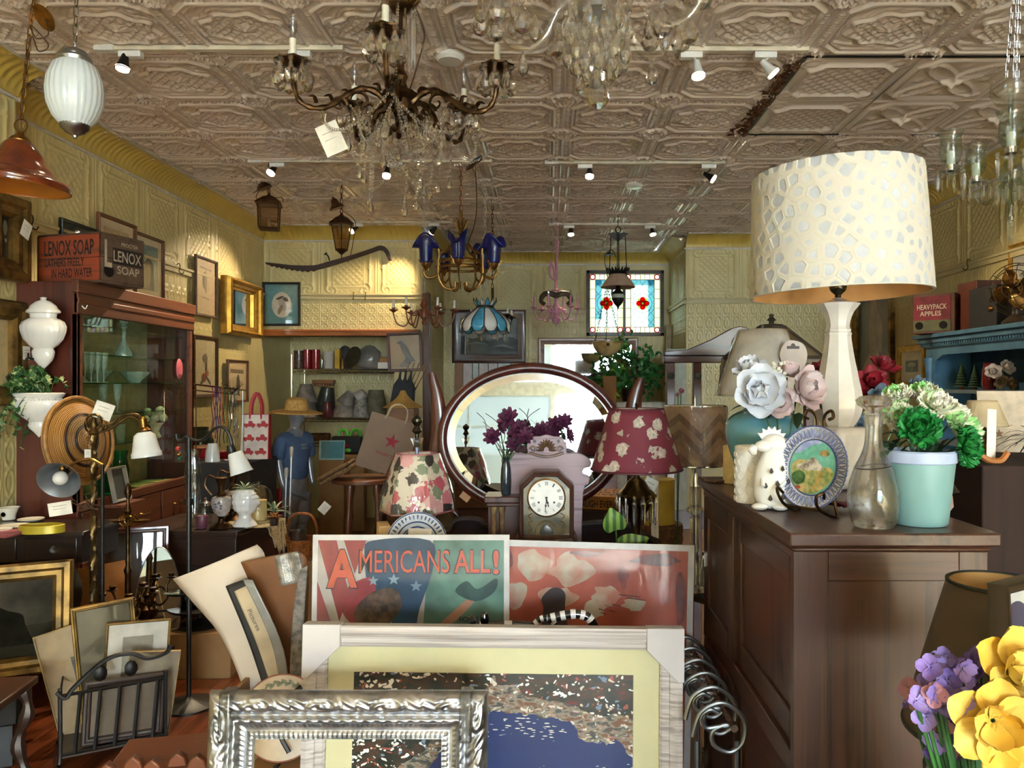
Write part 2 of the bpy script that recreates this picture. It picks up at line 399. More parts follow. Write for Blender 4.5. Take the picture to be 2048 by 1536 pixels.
for r_ in range(12):
 Y=3.917-TS+r_*TS-TS/2
 for c_ in range(-6,6):
  X=.08+c_*TS+TS/2
  if Y>YB and X<XB or (Y>YBR and X>XC):continue
  if X<XL+.05:continue
  me=MA
  if r_ in (2,3)and c_==2:me=MBm
  if r_ in (2,3)and c_ in (3,4):me=MC
  o=shared('tile',me,ceil,(X,Y,CZ+.0),(pi,rnd.uniform(-.004,.004),0))
  if c_ in (2,3)and r_ in (2,3):o.rotation_euler=(pi+rnd.uniform(-.012,.012),rnd.uniform(-.016,.016),0);o.location.z-=.006
  if c_==1 and r_ in (2,3):o.rotation_euler=(pi,.014,0);o.location.z+=.002
RUST=mat('rusted flaking tin','6b4a35',.9,0,.4,60,.6,c2='3a2418')
b=MB();rr=random.Random(3)
b.mi=1;b.bx(1.288,1.312,3.92,5.16,CZ-.016,CZ-.006);b.bx(1.30,1.92,5.115,5.13,CZ-.016,CZ-.006);b.bx(1.3,3.2,3.905,3.917,CZ-.016,CZ-.008);b.mi=0
for i in range(260):
 y=3.95+1.17*rr.random()**.8;x=1.285-abs(rr.gauss(0,.035));q=rr.uniform(.008,.03)
 b.box((x,y,CZ-.014-rr.random()*.012),(q,q*rr.uniform(.6,1.6),.003),Euler((rr.gauss(0,.5),rr.gauss(0,.6),rr.random()*6)).to_matrix().to_4x4())
b.obj('rusted_seam',[RUST,BLACK],ceil)
def panels(wall,p0,d,L,rotz,rows,skip=None):
 """rows of panels along a wall from p0 in direction d"""
 n=int(round(L/TS+.49));d=Vector(d)
 for i in range(n):
  w=min(TS,L-i*TS)
  if w<.05:continue
  for z0,me,sc in rows:
   c=Vector(p0)+d*(i*TS+w/2);o=shared('panel',me,wall,(c.x,c.y,z0+TS*sc/2),(RZ(rotz)@RX(pi/2)).to_euler(),(w/TS,sc,1))
RAILZ=2.49
ROWS=[(RAILZ+.02,MU,.96)]+[(RAILZ-.02-TS*(k+1),ML,1)for k in range(3)]
def wall(name,x0,x1,y0,y1,z0=-.05,z1=CZ):
 b=MB();b.bx(x0,x1,y0,y1,z0,z1);return struct(b.obj(name,WALLM))
wl=wall('wall_left',XL-.12,XL-.002,3.9,9.3);panels(wl,(XL,YB,0),(0,-1,0),YB-4.12,pi/2,ROWS)
wn_=wall('wall_left_near',XLN-.4,XLN-.002,YF-.2,4.12);panels(wn_,(XLN,4.12,0),(0,-1,0),2.0,pi/2,ROWS)
wr=wall('wall_right',XR+.002,XR+.12,YF-.2,8.9);panels(wr,(XR,8.6,0),(0,-1,0),5.4,-pi/2,ROWS)
ALZ=H+S(770-672,YB)
wb=wall('wall_back_left',XL-.1,XB,YB+.002,YB+.14,ALZ,CZ);panels(wb,(XL,YB,0),(1,0,0),XB-XL,0,[(RAILZ+.02,MU,.96),(RAILZ-.02-TS,ML,.86)])
for o in wb.children:
 if o.location.z<RAILZ:o.location.z=ALZ+.06+(RAILZ-.02-ALZ-.06)/2;o.scale.y=(RAILZ-.02-ALZ-.06)/TS
wa=wall('wall_alcove',XL-.1,XB,YA,YA+.1,-.05,CZ);panels(wa,(XL,YA-.002,0),(1,0,0),XB-XL-.1,0,ROWS[1:])
wp=wall('wall_pier',XB-.14,XB-.001,YB+.14,YR+.2);panels(wp,(XB,YB+.05,0),(0,1,0),YR-YB-.05,pi/2,ROWS)
b=MB();b.bx(XB-.3,XB-.001,YB+.002,YB+.2,0,ALZ);b.obj('pier_foot',WALLM,wp)
w2=wall('wall_back_right',XC,XR+.1,YBR+.002,YBR+.12);panels(w2,(XC,YBR,0),(1,0,0),XR-XC,0,ROWS)
w3=wall('wall_recess_right',XC+.002,XC+.12,YBR+.1,YR+.2);panels(w3,(XC,YR,0),(0,-1,0),YR-YBR,-pi/2,ROWS)
# recess back wall with the coloured window
WX0,WX1,WZ0,WZ1=P(1173,0,YR).x,P(1332,0,YR).x-.03,H+S(770-672,YR),H+S(770-541,YR)
b=MB()
b.bx(XB-.1,WX0,YR+.002,YR+.14,-.05,CZ);b.bx(WX1,XC+.1,YR+.002,YR+.14,-.05,CZ);b.bx(WX0,WX1,YR+.002,YR+.14,-.05,WZ0);b.bx(WX0,WX1,YR+.002,YR+.14,WZ1,CZ)
wc=struct(b.obj('wall_back_recess',WALLM))
panels(wc,(XB,YR,0),(1,0,0),WX0-XB,0,ROWS);panels(wc,(WX0,YR,0),(1,0,0),WX1-WX0,0,[(WZ0-TS*(k+1),ML,1)for k in range(2)])
# cornices: a ribbed cove swept along each wall
def cornice(name,p0,p1,nrm):
 p0,p1,nrm=Vector(p0),Vector(p1),Vector(nrm);L=(p1-p0).length;d=(p1-p0).normalized();n=int(L/.011);b=MB();up=Vector((0,0,1))
 def fn(u,v):
  a=v*pi/2;s=u*L
  base=nrm*(.18-.165*math.cos(a))+up*(-.14+.125*math.sin(a))if True else None
  rib=.008*max(0,math.sin(s*2*pi/.055+v*1.6))*math.sin(pi*v)
  return p0+d*s+base-(-nrm*math.cos(a)+up*math.sin(a))*rib
 b.grid(fn,n,9)
 o=struct(b.obj(name,CORNM,ang=180));b=MB()
 for y0,z0,q in ((.008,-.152,.016),(.185,-.012,.02)):
  c=(p0+p1)/2+nrm*y0+up*z0;b.box(c,[abs(d.x)*L+abs(nrm.x)*q+.001,abs(d.y)*L+abs(nrm.y)*q+.001,q])
 b.obj('fillet',[mat('white trim paint','d9d2c6',.4)],o)
 return o
cornice('trim_1',(XLN,-1,CZ),(XLN,4.12,CZ),(1,0,0));cornice('trim_2',(XL,4.12,CZ),(XL,YB,CZ),(1,0,0))
cornice('trim_3',(XL,YB,CZ),(XB,YB,CZ),(0,-1,0));cornice('trim_4',(XB,YB,CZ),(XB,YR,CZ),(1,0,0))
cornice('trim_5',(XB,YR,CZ),(XC,YR,CZ),(0,-1,0));cornice('trim_6',(XC,YR,CZ),(XC,YBR,CZ),(-1,0,0))
cornice('trim_7',(XC,YBR,CZ),(XR,YBR,CZ),(0,-1,0));cornice('trim_8',(XR,YBR,CZ),(XR,-1,CZ),(-1,0,0))
cornice('trim_9',(XL,4.12,CZ),(XLN+.02,4.12,CZ),(0,1,0))
def rail(name,x0,x1,y0,y1):
 b=MB();b.bx(x0,x1,y0,y1,RAILZ-.03,RAILZ+.03);b.bx(x0-(.012 if x1-x0<.1 else 0),x1+(.012 if x1-x0<.1 else 0),y0-(.012 if y1-y0<.1 else 0),y1,RAILZ+.008,RAILZ+.03);return struct(b.obj(name,RAILM,bev=.004))
rail('trim_10',XL,XL+.025,4.12,YB);rail('trim_11',XLN,XLN+.025,0,4.12);rail('trim_12',XL,XB,YB-.025,YB);rail('trim_13',XB,XB+.025,YB,YR)
rail('trim_14',XB,WX0,YR-.025,YR);rail('trim_15',XC-.025,XC,YBR,YR);rail('trim_16',XC,XR,YBR-.025,YBR);rail('trim_17',XR-.025,XR,2,YBR)
b=MB();b.bx(XL,XB-.02,YB-.05,YB+.14,ALZ-.0,ALZ+.06);b.bx(XL,XB-.02,YB-.075,YB+.14,ALZ+.045,ALZ+.065);struct(b.obj('trim_18',wood('orange pine','b5672f','8a4519','X',1,.35),bev=.004))
HOOK=mat('hook steel','4a443c',.4,.9)
def hook(x,y,z,dx,dy,nm='hook'):
 p=Vector((x,y,z));q=Vector((dx,dy,0));b=MB()
 b.tube(cr([p+Vector((0,0,.035)),p+q*.02+Vector((0,0,.045)),p+q*.028+Vector((0,0,.02)),p+q*.02-Vector((0,0,.02)),p+q*.045-Vector((0,0,.04)),p+q*.06-Vector((0,0,.02))],4),.0035,6);return b.obj(nm,HOOK,None)
for px,py,X,lb in ((55,425,XL,'first moulding hook on the left wall, above the dark gilt frame'),(352,525,XL,'moulding hook on the left wall beside the tall narrow sketch'),(1942,540,XR,'moulding hook on the right wall above the table fan')):
 Y,Z=YZ(px,py,X+(.02 if X<0 else -.02));tag(hook(X+(.025 if X<0 else -.025),Y,RAILZ,1 if X<0 else -1,0),lb,'hook')
for px,lb in ((708,'left of two small hooks on the back rail under the curved tool'),(732,'right of two small hooks on the back rail under the curved tool')):tag(hook(P(px,0,YB-.03).x,YB-.025,RAILZ,0,-1),lb,'hook')
# shop front behind the camera (seen in the mirrors) and the street outside
b=MB()
b.bx(-3.3,-2.6,YF-.2,YF,0,CZ);b.bx(2.95,3.5,YF-.2,YF,0,CZ);b.bx(-2.6,2.95,YF-.2,YF,0,.45);b.bx(-2.6,2.95,YF-.2,YF,2.95,CZ);b.bx(.0,.14,YF-.2,YF,.45,2.95)
struct(b.obj('wall_front',mat('front wall paint','a7aca6',.6)))
b=MB()
for x in (-1.6,1.4,2.15):b.bx(x-.02,x+.02,YF-.12,YF-.06,.45,2.95)
for z in (1.2,2.35):b.bx(-2.6,2.95,YF-.12,YF-.06,z-.02,z+.02)
struct(b.obj('window_1',mat('window paint','c9d2d4',.5)))
b=MB();b.add([(-2.6,YF-.09,.45),(2.95,YF-.09,.45),(2.95,YF-.09,2.95),(-2.6,YF-.09,2.95)],[(0,1,2,3)]);struct(b.obj('window_2',film('window pane',(.98,1,1))))
b=MB();b.add([(-2.6,YF-.03,.45),(.0,YF-.03,.45),(.0,YF-.03,2.95),(-2.6,YF-.03,2.95)],[(0,1,2,3)]);SHD,nt,bs=newmat('added blue scrim');nt.nodes.remove(bs);tr=N(nt,'ShaderNodeBsdfTransparent');tr.inputs[0].default_value=(.009,.0115,.0135,1);tl=N(nt,'ShaderNodeBsdfDiffuse');tl.inputs[0].default_value=(.5,.6,.65,1);mx=N(nt,'ShaderNodeMixShader');mx.inputs[0].default_value=.5;nt.links.new(tr.outputs[0],mx.inputs[1]);nt.links.new(tl.outputs[0],mx.inputs[2]);nt.links.new(mx.outputs[0],nt.nodes['Material Output'].inputs[0]);struct(b.obj('added_scrim',SHD))  # added scrim, dims the left window so the mirror reads bluish
b=MB();b.bx(-20,20,-20,YF-.3,-.4,-.15);struct(b.obj('pavement',mat('street concrete','9a9c9c',.9)))
b=MB()
for i in range(9):b.bx(-18+i*4,-17.9+i*4,-16.05,-16,-.2,2.2)
b.bx(-20,20,-16.3,-16,-.2,2.2);b.obj('building',mat('pale brick street front','b9c0c4',.9,0,.1,3));tag(bpy.data.objects['building'],'low pale building across the street, seen only in the mirror','building')
# coloured glass window of the recess
def stained():
 t=MB();w,h=WX1-WX0,WZ1-WZ0
 for a in ((0,.045,0,h),(w-.045,w,0,h),(0,w,0,.045),(0,w,h-.045,h),(w*.475,w*.505,0,h)):t.bx(WX0+a[0],WX0+a[1],YR-.03,YR+.09,WZ0+a[2],WZ0+a[3])
 o=struct(t.obj('window_3',wood('dark window wood','4a4034','352c24','X',1,.5),bev=.004))
 def gl(nm,c,str_=0):
  m,nt,bs=newmat(nm);nt.nodes.remove(bs);tr=N(nt,'ShaderNodeBsdfTransparent');tr.inputs[0].default_value=(*lin(c),1);tl=N(nt,'ShaderNodeBsdfTranslucent');tl.inputs[0].default_value=(*lin(c),1)
  mx=N(nt,'ShaderNodeMixShader');mx.inputs[0].default_value=.35;nt.links.new(tr.outputs[0],mx.inputs[1]);nt.links.new(tl.outputs[0],mx.inputs[2]);nt.links.new(mx.outputs[0],nt.nodes['Material Output'].inputs[0]);return m
 gm={k:gl('glass '+k,c)for k,c in dict(clear='7a8078',blue='a0c8d8',red='e02424',green='cfe8a0',yellow='7c7c66',rose='7e7274').items()}
 lead=mat('lead came','2a2c2c',.5,.4)
 for s in range(2):
  x0=WX0+(.045 if s==0 else w*.505);x1=WX0+(w*.475 if s==0 else w-.045);z0,z1=WZ0+.045,WZ1-.045;W_,H_=x1-x0,z1-z0;k=.07;L=MB()
  def pane(pts,c,y=.03):
   b=MB();b.prism([(x0+p[0],z0+p[1])for p in pts],.004,T(0,YR+y,0));b.obj('pane',gm[c],o)
  rc=lambda a,b_,c_,d_:[(a,c_),(b_,c_),(b_,d_),(a,d_)]
  for cx,cz in ((k/2,k/2),(W_-k/2,k/2),(k/2,H_-k/2),(W_-k/2,H_-k/2)):
   pane(rc(cx-k/2,cx+k/2,cz-k/2,cz+k/2),'clear');b=MB();b.tube([(x0+p[0],YR+.022,z0+p[1])for p in ell(cx,cz,k*.45,k*.45,16)],.007,6,True);b.obj('red_ring',gm['red'],o)
  n=5
  for i in range(n):
   a,b_=k+(H_-2*k)*i/n,k+(H_-2*k)*(i+1)/n
   for xx in (0,W_-k):pane(rc(xx,xx+k,a,b_),'yellow');L.bx(x0+xx,x0+xx+k,YR+.018,YR+.03,z0+a-.0025,z0+a+.0025)
   a,b_=k+(W_-2*k)*i/n,k+(W_-2*k)*(i+1)/n
   for zz in (0,H_-k):pane(rc(a,b_,zz,zz+k),'rose' if i%2 else 'yellow');L.bx(x0+a-.0025,x0+a+.0025,YR+.018,YR+.03,z0+zz,z0+zz+k)
  side=W_*.72 if s else W_*.25
  pane(rc(k,W_-k,k,H_-k),'clear')
  b=MB();b.prism([(x0+p[0],z0+p[1])for p in (rc(W_*.66,W_-k,k,H_-k)if s else rc(k,W_*.36,k+.1,H_-k))],.003,T(0,YR+.036,0));b.obj('pane',gm['blue'],o)
  b=MB();b.prism([(x0+p[0],z0+p[1])for p in rc(k,W_-k,H_-k-.07,H_-k)],.003,T(0,YR+.042,0));b.obj('pane',gm['blue'],o)
  cx,cz,R=W_/2,H_*.5,.075
  for q in range(4):
   a=q*pi/2;c_=(cx+R*.62*math.cos(a),cz+R*.62*math.sin(a));b=MB();b.prism([(x0+p[0],z0+p[1])for p in ell(*c_,R*.5,R*.5,14)],.004,T(0,YR+.018,0));b.obj('petal',gm['red'],o)
   a+=pi/4;c_=(cx+R*.55*math.cos(a),cz+R*.55*math.sin(a));b=MB();b.prism([(x0+p[0],z0+p[1])for p in ell(*c_,R*.62,R*.3,14,a)],.004,T(0,YR+.012,0));b.obj('petal',gm['green'],o)
  pts=[(x0+p[0],YR+.016,z0+p[1])for p in ell(cx,cz,R*1.6,R*1.6,24)];L.tube(pts,.003,5,True)
  for i in range(-4,5):
   for sg in (1,-1):
    seg=[]
    for t_ in np.linspace(-1,1,81):
     x,z=W_/2+t_*.5+i*.105,H_/2+sg*t_*.5*1.15
     if k<x<W_-k and k<z<H_-k and math.hypot(x-cx,z-cz)>R*1.6:seg.append((x,z))
     elif len(seg)>1:L.tube([(x0+seg[0][0],YR+.022,z0+seg[0][1]),(x0+seg[-1][0],YR+.022,z0+seg[-1][1])],.0022,4);seg=[]
     else:seg=[]
    if len(seg)>1:L.tube([(x0+seg[0][0],YR+.022,z0+seg[0][1]),(x0+seg[-1][0],YR+.022,z0+seg[-1][1])],.0022,4)
  for a in (k,W_-k):L.bx(x0+a-.003,x0+a+.003,YR+.016,YR+.03,z0,z0+H_)
  for a in (k,H_-k):L.bx(x0,x0+W_,YR+.016,YR+.03,z0+a-.003,z0+a+.003)
  L.obj('lead_came',lead,o)
stained()
b=MB();b.bx(-3,5,12.4,12.5,-1,1.9);struct(b.obj('exterior_wall',mat('pale outer wall','c8cfd2',.9)))
# smoke detector discs, ceiling hooks
for px,py,Y,r_,lb in ((900,107,None,.075,'white round cover plate on the tin ceiling between the two near light tracks'),(1268,365,None,.08,'white round plate on the far ceiling above the hanging oil lamp')):
 Y=YonZ(py,CZ);b=MB();b.lathe([(r_,0),(r_,-.02),(r_*.8,-.034),(0.0001,-.036)],24);t=b.obj('ceiling_plate',WHITE,None,(P(px,py,Y).x,Y,CZ-.008));tag(t,lb,'ceiling plate')
 # light tracks
TW=mat('track paint','d8cdb6',.4);HEADW=mat('track head white','e4e2dc',.35)
m,nt,bs=newmat('lit bulb');bs.inputs['Emission Color'].default_value=(1,.86,.62,1);bs.inputs['Emission Strength'].default_value=14;BULB=m
def track(py,z,x0,x1,heads,lb,where):
 Y=YonZ(py,z);a,c=P(x0,0,Y).x,P(x1,0,Y).x
 t=thing('light_track',lb,'light track',((a+c)/2,Y,CZ));b=MB();b.bx(-(c-a)/2,(c-a)/2,-.017,.017,-.032,-.008);b.obj('rail',TW,t,bev=.003)
 b=MB();b.bx(-(c-a)/2-.01,-(c-a)/2+.09,-.022,.022,-.036,-.006);b.obj('feed_box',HEADW,t,bev=.003)
 for i,(hx,bx_,by_,en,tgt,white)in enumerate(heads):
  X=P(hx,0,Y).x;bp=P(bx_,by_,Y-.02);on=en>0
  h=thing('track_spotlight',where[i],'spotlight',(X,Y,CZ-.036),0,'track spotlights')
  b=MB();b.bx(-.055,.055,-.02,.02,-.03,0);b.obj('adapter',HEADW,h,bev=.003)
  d=(Vector(tgt)-bp).normalized();L=bp-Vector((X,Y,CZ-.036));q=L-d*.075
  b=MB();b.tube([(L.x-.02,0,-.03),(L.x-.02,0,q.z+.03),q],.006,6);b.obj('stem',HEADW if white else IRON,h)
  b=MB();b.lathe([(.014,-.085),(.018,-.06),(.024,-.03),(.034,.0),(.036,.004)],18,L,aim(d));b.obj('lamp_body',HEADW if white else IRON,h)
  b=MB();b.lathe([(.0335,-.003),(.03,.006),(.0001,.01)],18,L,aim(d));b.obj('bulb',BULB,h)
  if on:
   l=lamp('SPOT','spot_beam',bp+d*.02,d.to_track_quat('-Z','Y').to_euler(),en,(1,.78,.5),spot_size=math.radians(62),spot_blend=.7,shadow_soft_size=.03)
track(97,CZ-.02,195,687,[(262,245,137,60,(-2.3,3.2,.3),0),(600,583,145,0,(-1.3,3.0,0),0)],'nearest cream light track, left run beside the brass crystal chandelier',['near track spotlight beside the ribbed white egg pendant','near track spotlight behind the left cup of the brass chandelier'])
track(99,CZ-.02,1100,1617,[(1382,1397,152,0,(.9,3.2,.5),1),(1530,1547,147,40,(2.9,3.6,1),1),(1196,1199,152,0,(.3,3.0,.5),0)],'nearest cream light track, right run by the rusted ceiling seam',['white track spotlight turned away, right of the glass chandelier','white track spotlight beside the rusted ceiling seam','track spotlight seen through the drops of the clear glass chandelier'])
track(322,CZ-.02,500,985,[(555,541,346,130,(-2.68,4.75,1.5),0),(790,773,352,90,(-1.2,4.6,.8),0)],'middle light track, left run above the two hanging lanterns',['middle track spotlight above the square copper lantern','middle track spotlight below the brass chandelier drops'])
track(325,CZ-.02,1092,1450,[(1170,1179,353,50,(.2,4.8,.6),0),(1417,1427,358,70,(3.2,5.0,1.6),0)],'middle light track, right run in the centre of the ceiling',['middle track spotlight above the pink chandelier','middle track spotlight left of the big patterned lampshade'])
track(444,CZ-.02,692,905,[(715,703,462,70,(-3.05,6.9,2.05),0),(868,862,466,50,(-1.9,8.1,2.4),0)],'farthest light track, left run above the curved wooden tool',['far track spotlight beside the tapered lantern','far track spotlight above the blue glass tulip shades'])
track(448,CZ-.02,1100,1330,[(1138,1142,469,50,(.3,7.2,.5),0),(1300,1306,469,50,(1.5,7.2,.5),0)],'farthest light track, right run in front of the coloured window',['far track spotlight beside the pink chandelier chain','far track spotlight above the coloured window'])
# ---------------- things hanging from the ceiling ----------------
def drop_mesh(L,r,n=8):
 b=MB();b.lathe([(.0001,0),(r*.35,-L*.15),(r*.95,-L*.55),(r,-L*.68),(r*.7,-L*.88),(.0001,-L)],n,cap=False);me=b.mesh('drop',12);me.materials.append(CRYSTAL);return me
def spear_mesh(L,r):
 b=MB();b.lathe([(.0001,0),(r*.6,-L*.04),(r*.6,-L*.16),(r,-L*.22),(r*.8,-L*.85),(.0001,-L)],6,cap=False,sy=.6);me=b.mesh('prism',12);me.materials.append(CRYSTAL);return me
def bead_mesh(r):
 b=MB();b.ball((0,0,0),r,7);me=b.mesh('bead',12);me.materials.append(CRYSTAL);return me
def bead_string(parent,pts,r,gap=1.05,end=None):
 pts=cr(pts,8);b=MB();acc=0;last=Vector(pts[0])
 for p in pts[1:]:
  p=Vector(p);d=(p-last).length;t=0
  while acc+d-t>=2*r*gap:
   t+=2*r*gap-acc;acc=0;b.ball(last.lerp(p,t/d),r,6)
  acc+=d-t;last=p
 return b.obj('bead_string',CRYSTAL,parent,ang=12)
D1,D2,SP1=drop_mesh(.075,.015),drop_mesh(.1,.024,10),spear_mesh(.23,.012)
BULBC=film('candle bulb glass',(.93,.93,.95),.12)
CANDLEW=mat('ivory candle sleeve','e9e4d2',.5)
def candle(parent,z0,h,r,bulb=True,wm=None):
 b=MB();b.lathe([(r*1.3,z0),(r,z0+.006),(r,z0+h),(r*.4,z0+h+.002)],10,mod=lambda a,z:1+.06*math.sin(5*a));b.obj('candle',wm or CANDLEW,parent)
 if bulb:
  z=z0+h;b=MB();b.lathe([(r*.75,z),(r*.75,z+.012)],8);b.obj('socket',BRASS,parent)
  b=MB();b.lathe([(r*.6,z+.012),(r*1.05,z+.025),(r*1.25,z+.04),(r*.9,z+.06),(r*.35,z+.08),(.0001,z+.092)],10,cap=False);b.obj('bulb',BULBC,parent)
def brass_chandelier():
 Y=3.06;c=P(800,205,Y);t=thing('crystal_chandelier','aged brass chandelier with scrolled arms, candle sleeves and masses of glass drops','chandelier',c);k=Y/F
 b=MB();b.lathe([(.02,-.07),(.05,-.05),(.062,-.02),(.055,.005),(.075,.02),(.07,.035),(.03,.05),(.022,.08),(.03,.1),(.016,.13),(.013,.34),(.03,.36),(.05,.37),(.06,.385),(.068,.40),(.05,.43),(.02,.44),(.008,.5),(.006,CZ-c.z)],20,mod=lambda a,z:1+(.08*math.cos(8*a)if z<.37 and z>-.06 else 0));b.obj('stem',BRONZE,t)
 b=MB()
 for i in range(12):
  M=RZ(2*pi*i/12)@T(0,.05,.375);b.grid(lambda u,v:((u-.5)*.03*math.sin(pi*(.25+.7*v)),.026*math.sin(v*2.2),.06*v),3,5,M)
 b.obj('leaf_crown',BRASS,t,solid=.002)
 for i in range(12):a=2*pi*i/12;shared('prism',SP1,t,(.058*math.cos(a),.058*math.sin(a),.36),(0,0,a))
 for i in range(5):
  b=MB();a=2*pi*(i+.5)/5;M=RZ(a)@T(.03,0,-.05)
  b.tube([M@Vector(p)for p in cr([(0,0,0),(.03,0,-.03),(.035,0,-.06),(.015,0,-.075),(.005,0,-.06)],5)],.009,6);b.tube([M@Vector(p)for p in cr([(.02,0,.02),(.055,0,.01),(.07,0,-.02)],4)],[.014,.013,.012,.011,.01,.009,.008,.006,.002],6);b.obj('scroll_leaf',BRONZE,t)
 for i in range(5):
  a=math.radians(-90+72*i+4);Rr=.405
  b=MB();pts=cr([(.05,0,-.01),(.1,0,.03),(.16,0,.03),(.22,0,-.01),(.28,0,-.055),(.34,0,-.065),(.385,0,-.04),(Rr,0,.03),(Rr,0,.055)],7);n=len(pts)
  b.tube(pts,[.014-.006*j/n+.002*math.sin(j*1.1)for j in range(n)],8)
  for (cx,cz,rr0,sg)in ((.155,-.015,.042,1),(.235,-.04,.03,-1),(.12,-.045,.03,1)):
   b.tube([(cx+sg*rr0*(1-j/22)*math.cos(j*.42),0,cz+rr0*(1-j/22)*math.sin(j*.42))for j in range(18)],[.008*(1-j/30)for j in range(18)],6)
  for j in range(5):b.tube(cr([(.08+.06*j,0,.035-.02*j),(.09+.06*j,.012*(-1)**j,.055-.02*j),(.11+.06*j,.018*(-1)**j,.05-.02*j)],4),[.008]*4+[.006,.005,.004,.003,.001],5)
  arm=b.obj('arm',BRONZE,t,(0,0,0),(0,0,a))
  b=MB();b.lathe([(.006,.05),(.018,.06),(.012,.075),(.03,.085),(.06,.098),(.063,.104),(.03,.096),(.008,.095)],24,(Rr,0,0),mod=lambda q,z:1+(.1*math.cos(8*q)if z>.08 else 0));b.obj('drip_cup',BRONZE,arm)
  cnd=MB();q=link('candle_holder',None,arm)
  bpy.data.objects.remove(q)
  r_=.013;z0=.1
  b=MB();b.lathe([(r_,z0),(r_*.95,z0+.085),(r_*.5,z0+.087)],10,(Rr,0,0),mod=lambda q,z:1+.05*math.sin(5*q));b.obj('candle',CANDLEW,arm)
  b=MB();b.lathe([(.010,.187),(.010,.2)],8,(Rr,0,0));b.lathe([(.008,.2),(.016,.215),(.0185,.235),(.014,.262),(.006,.285),(.0001,.297)],12,(Rr,0,0),cap=False);b.obj('bulb',BULBC,arm)
  for j in range(9):
   q=2*pi*j/9;x,y=Rr+.058*math.cos(q),.058*math.sin(q);o=shared('prism',D2,arm,(x,y,.088),(0,0,q),(1,1,.95));shared('bead',BD1,arm,(x,y,.093))
   # strings of beads
 def arc(a0,a1,r0,r1,z0,z1,sag,n=5):return [((r0+(r1-r0)*u)*math.cos(a0+(a1-a0)*u),(r0+(r1-r0)*u)*math.sin(a0+(a1-a0)*u),z0+(z1-z0)*u-sag*4*u*(1-u))for u in [j/n for j in range(n+1)]]
 for i in range(5):
  a=math.radians(-90+72*i+4);a2=a+math.radians(72)
  bead_string(t,arc(a,a2,.3,.3,-.07,-.07,.12),.0065);bead_string(t,arc(a,a2,.16,.2,-.02,-.06,.16),.006)
  bead_string(t,[(.2*math.cos(a),.2*math.sin(a),-.03),(.1*math.cos(a+.3),.1*math.sin(a+.3),-.17),(.03,0,-.2)],.006)
  bead_string(t,[(.066*math.cos(a),.066*math.sin(a),.37),(.1*math.cos(a),.1*math.sin(a),.2),(.13*math.cos(a),.13*math.sin(a),.05)],.006)
  for j in range(3):
   q=a+.5+j*.3;x,y=(.1+.05*j)*math.cos(q),(.1+.05*j)*math.sin(q);shared('prism',D1,t,(x,y,-.1-.02*j));shared('prism',D1,t,(x*.6,y*.6,-.06))
 for px,y0,y1,dy in ((738,262,385,.2),(745,270,398,.15),(732,250,340,.1),(812,330,405,0),(835,260,395,.15),(862,300,372,.2),(880,270,360,.25),(845,290,350,-.1),(722,265,330,0),(902,250,352,.25)):
  Yd=Y+dy;p0,p1=P(px,y0,Yd)-c,P(px+rnd.uniform(-4,4),y1,Yd)-c
  bead_string(t,[p0,p0 .lerp(p1,.5)+Vector((.006,0,0)),p1],.0062);shared('prism',D1,t,p1,None,(.8,.8,.8))
 for (p,q,s_)in (((790,262),(860,300),.04),((700,300),(745,330),.05),((740,385),(860,405),-.1),((905,330),(985,300),.02),((760,300),(830,320),.05)):
  p0,p1=P(*p,Y+.15)-c,P(*q,Y+.2)-c;bead_string(t,[p0,p0 .lerp(p1,.5)-Vector((0,0,s_)),p1],.0062)
 b=MB()
 for dx,ph in ((-.12,0),(.09,2)):
  b.tube(cr([(dx*.5,.0,.42),(dx,.02,.3),(dx*.9,.03,.18+.02*ph),(dx*.4,.02,.06)],6),.003,5)
 b.obj('wire',mat('brown flex','4a3420',.6),t)
 tag_card(t,.085,.12,P(650,248,Y-.16)-c,(0,math.radians(-24),0));b=MB();p=P(650,248,Y-.16)-c;b.tube(cr([p,p+Vector((0,0,.02)),P(652,228,Y-.15)-c],4),.0015,4);b.obj('tag_string',PAPER,t)
 b=MB();b.lathe([(.0001,.01),(.046,.0),(.05,-.006),(.0001,-.004)],24,P(948,324,Y+.3)-c,RY(-.7)@RX(.5));b.obj('loose_canopy',BRONZE,t)
 return t
BD1=bead_mesh(.012)
brass_chandelier()
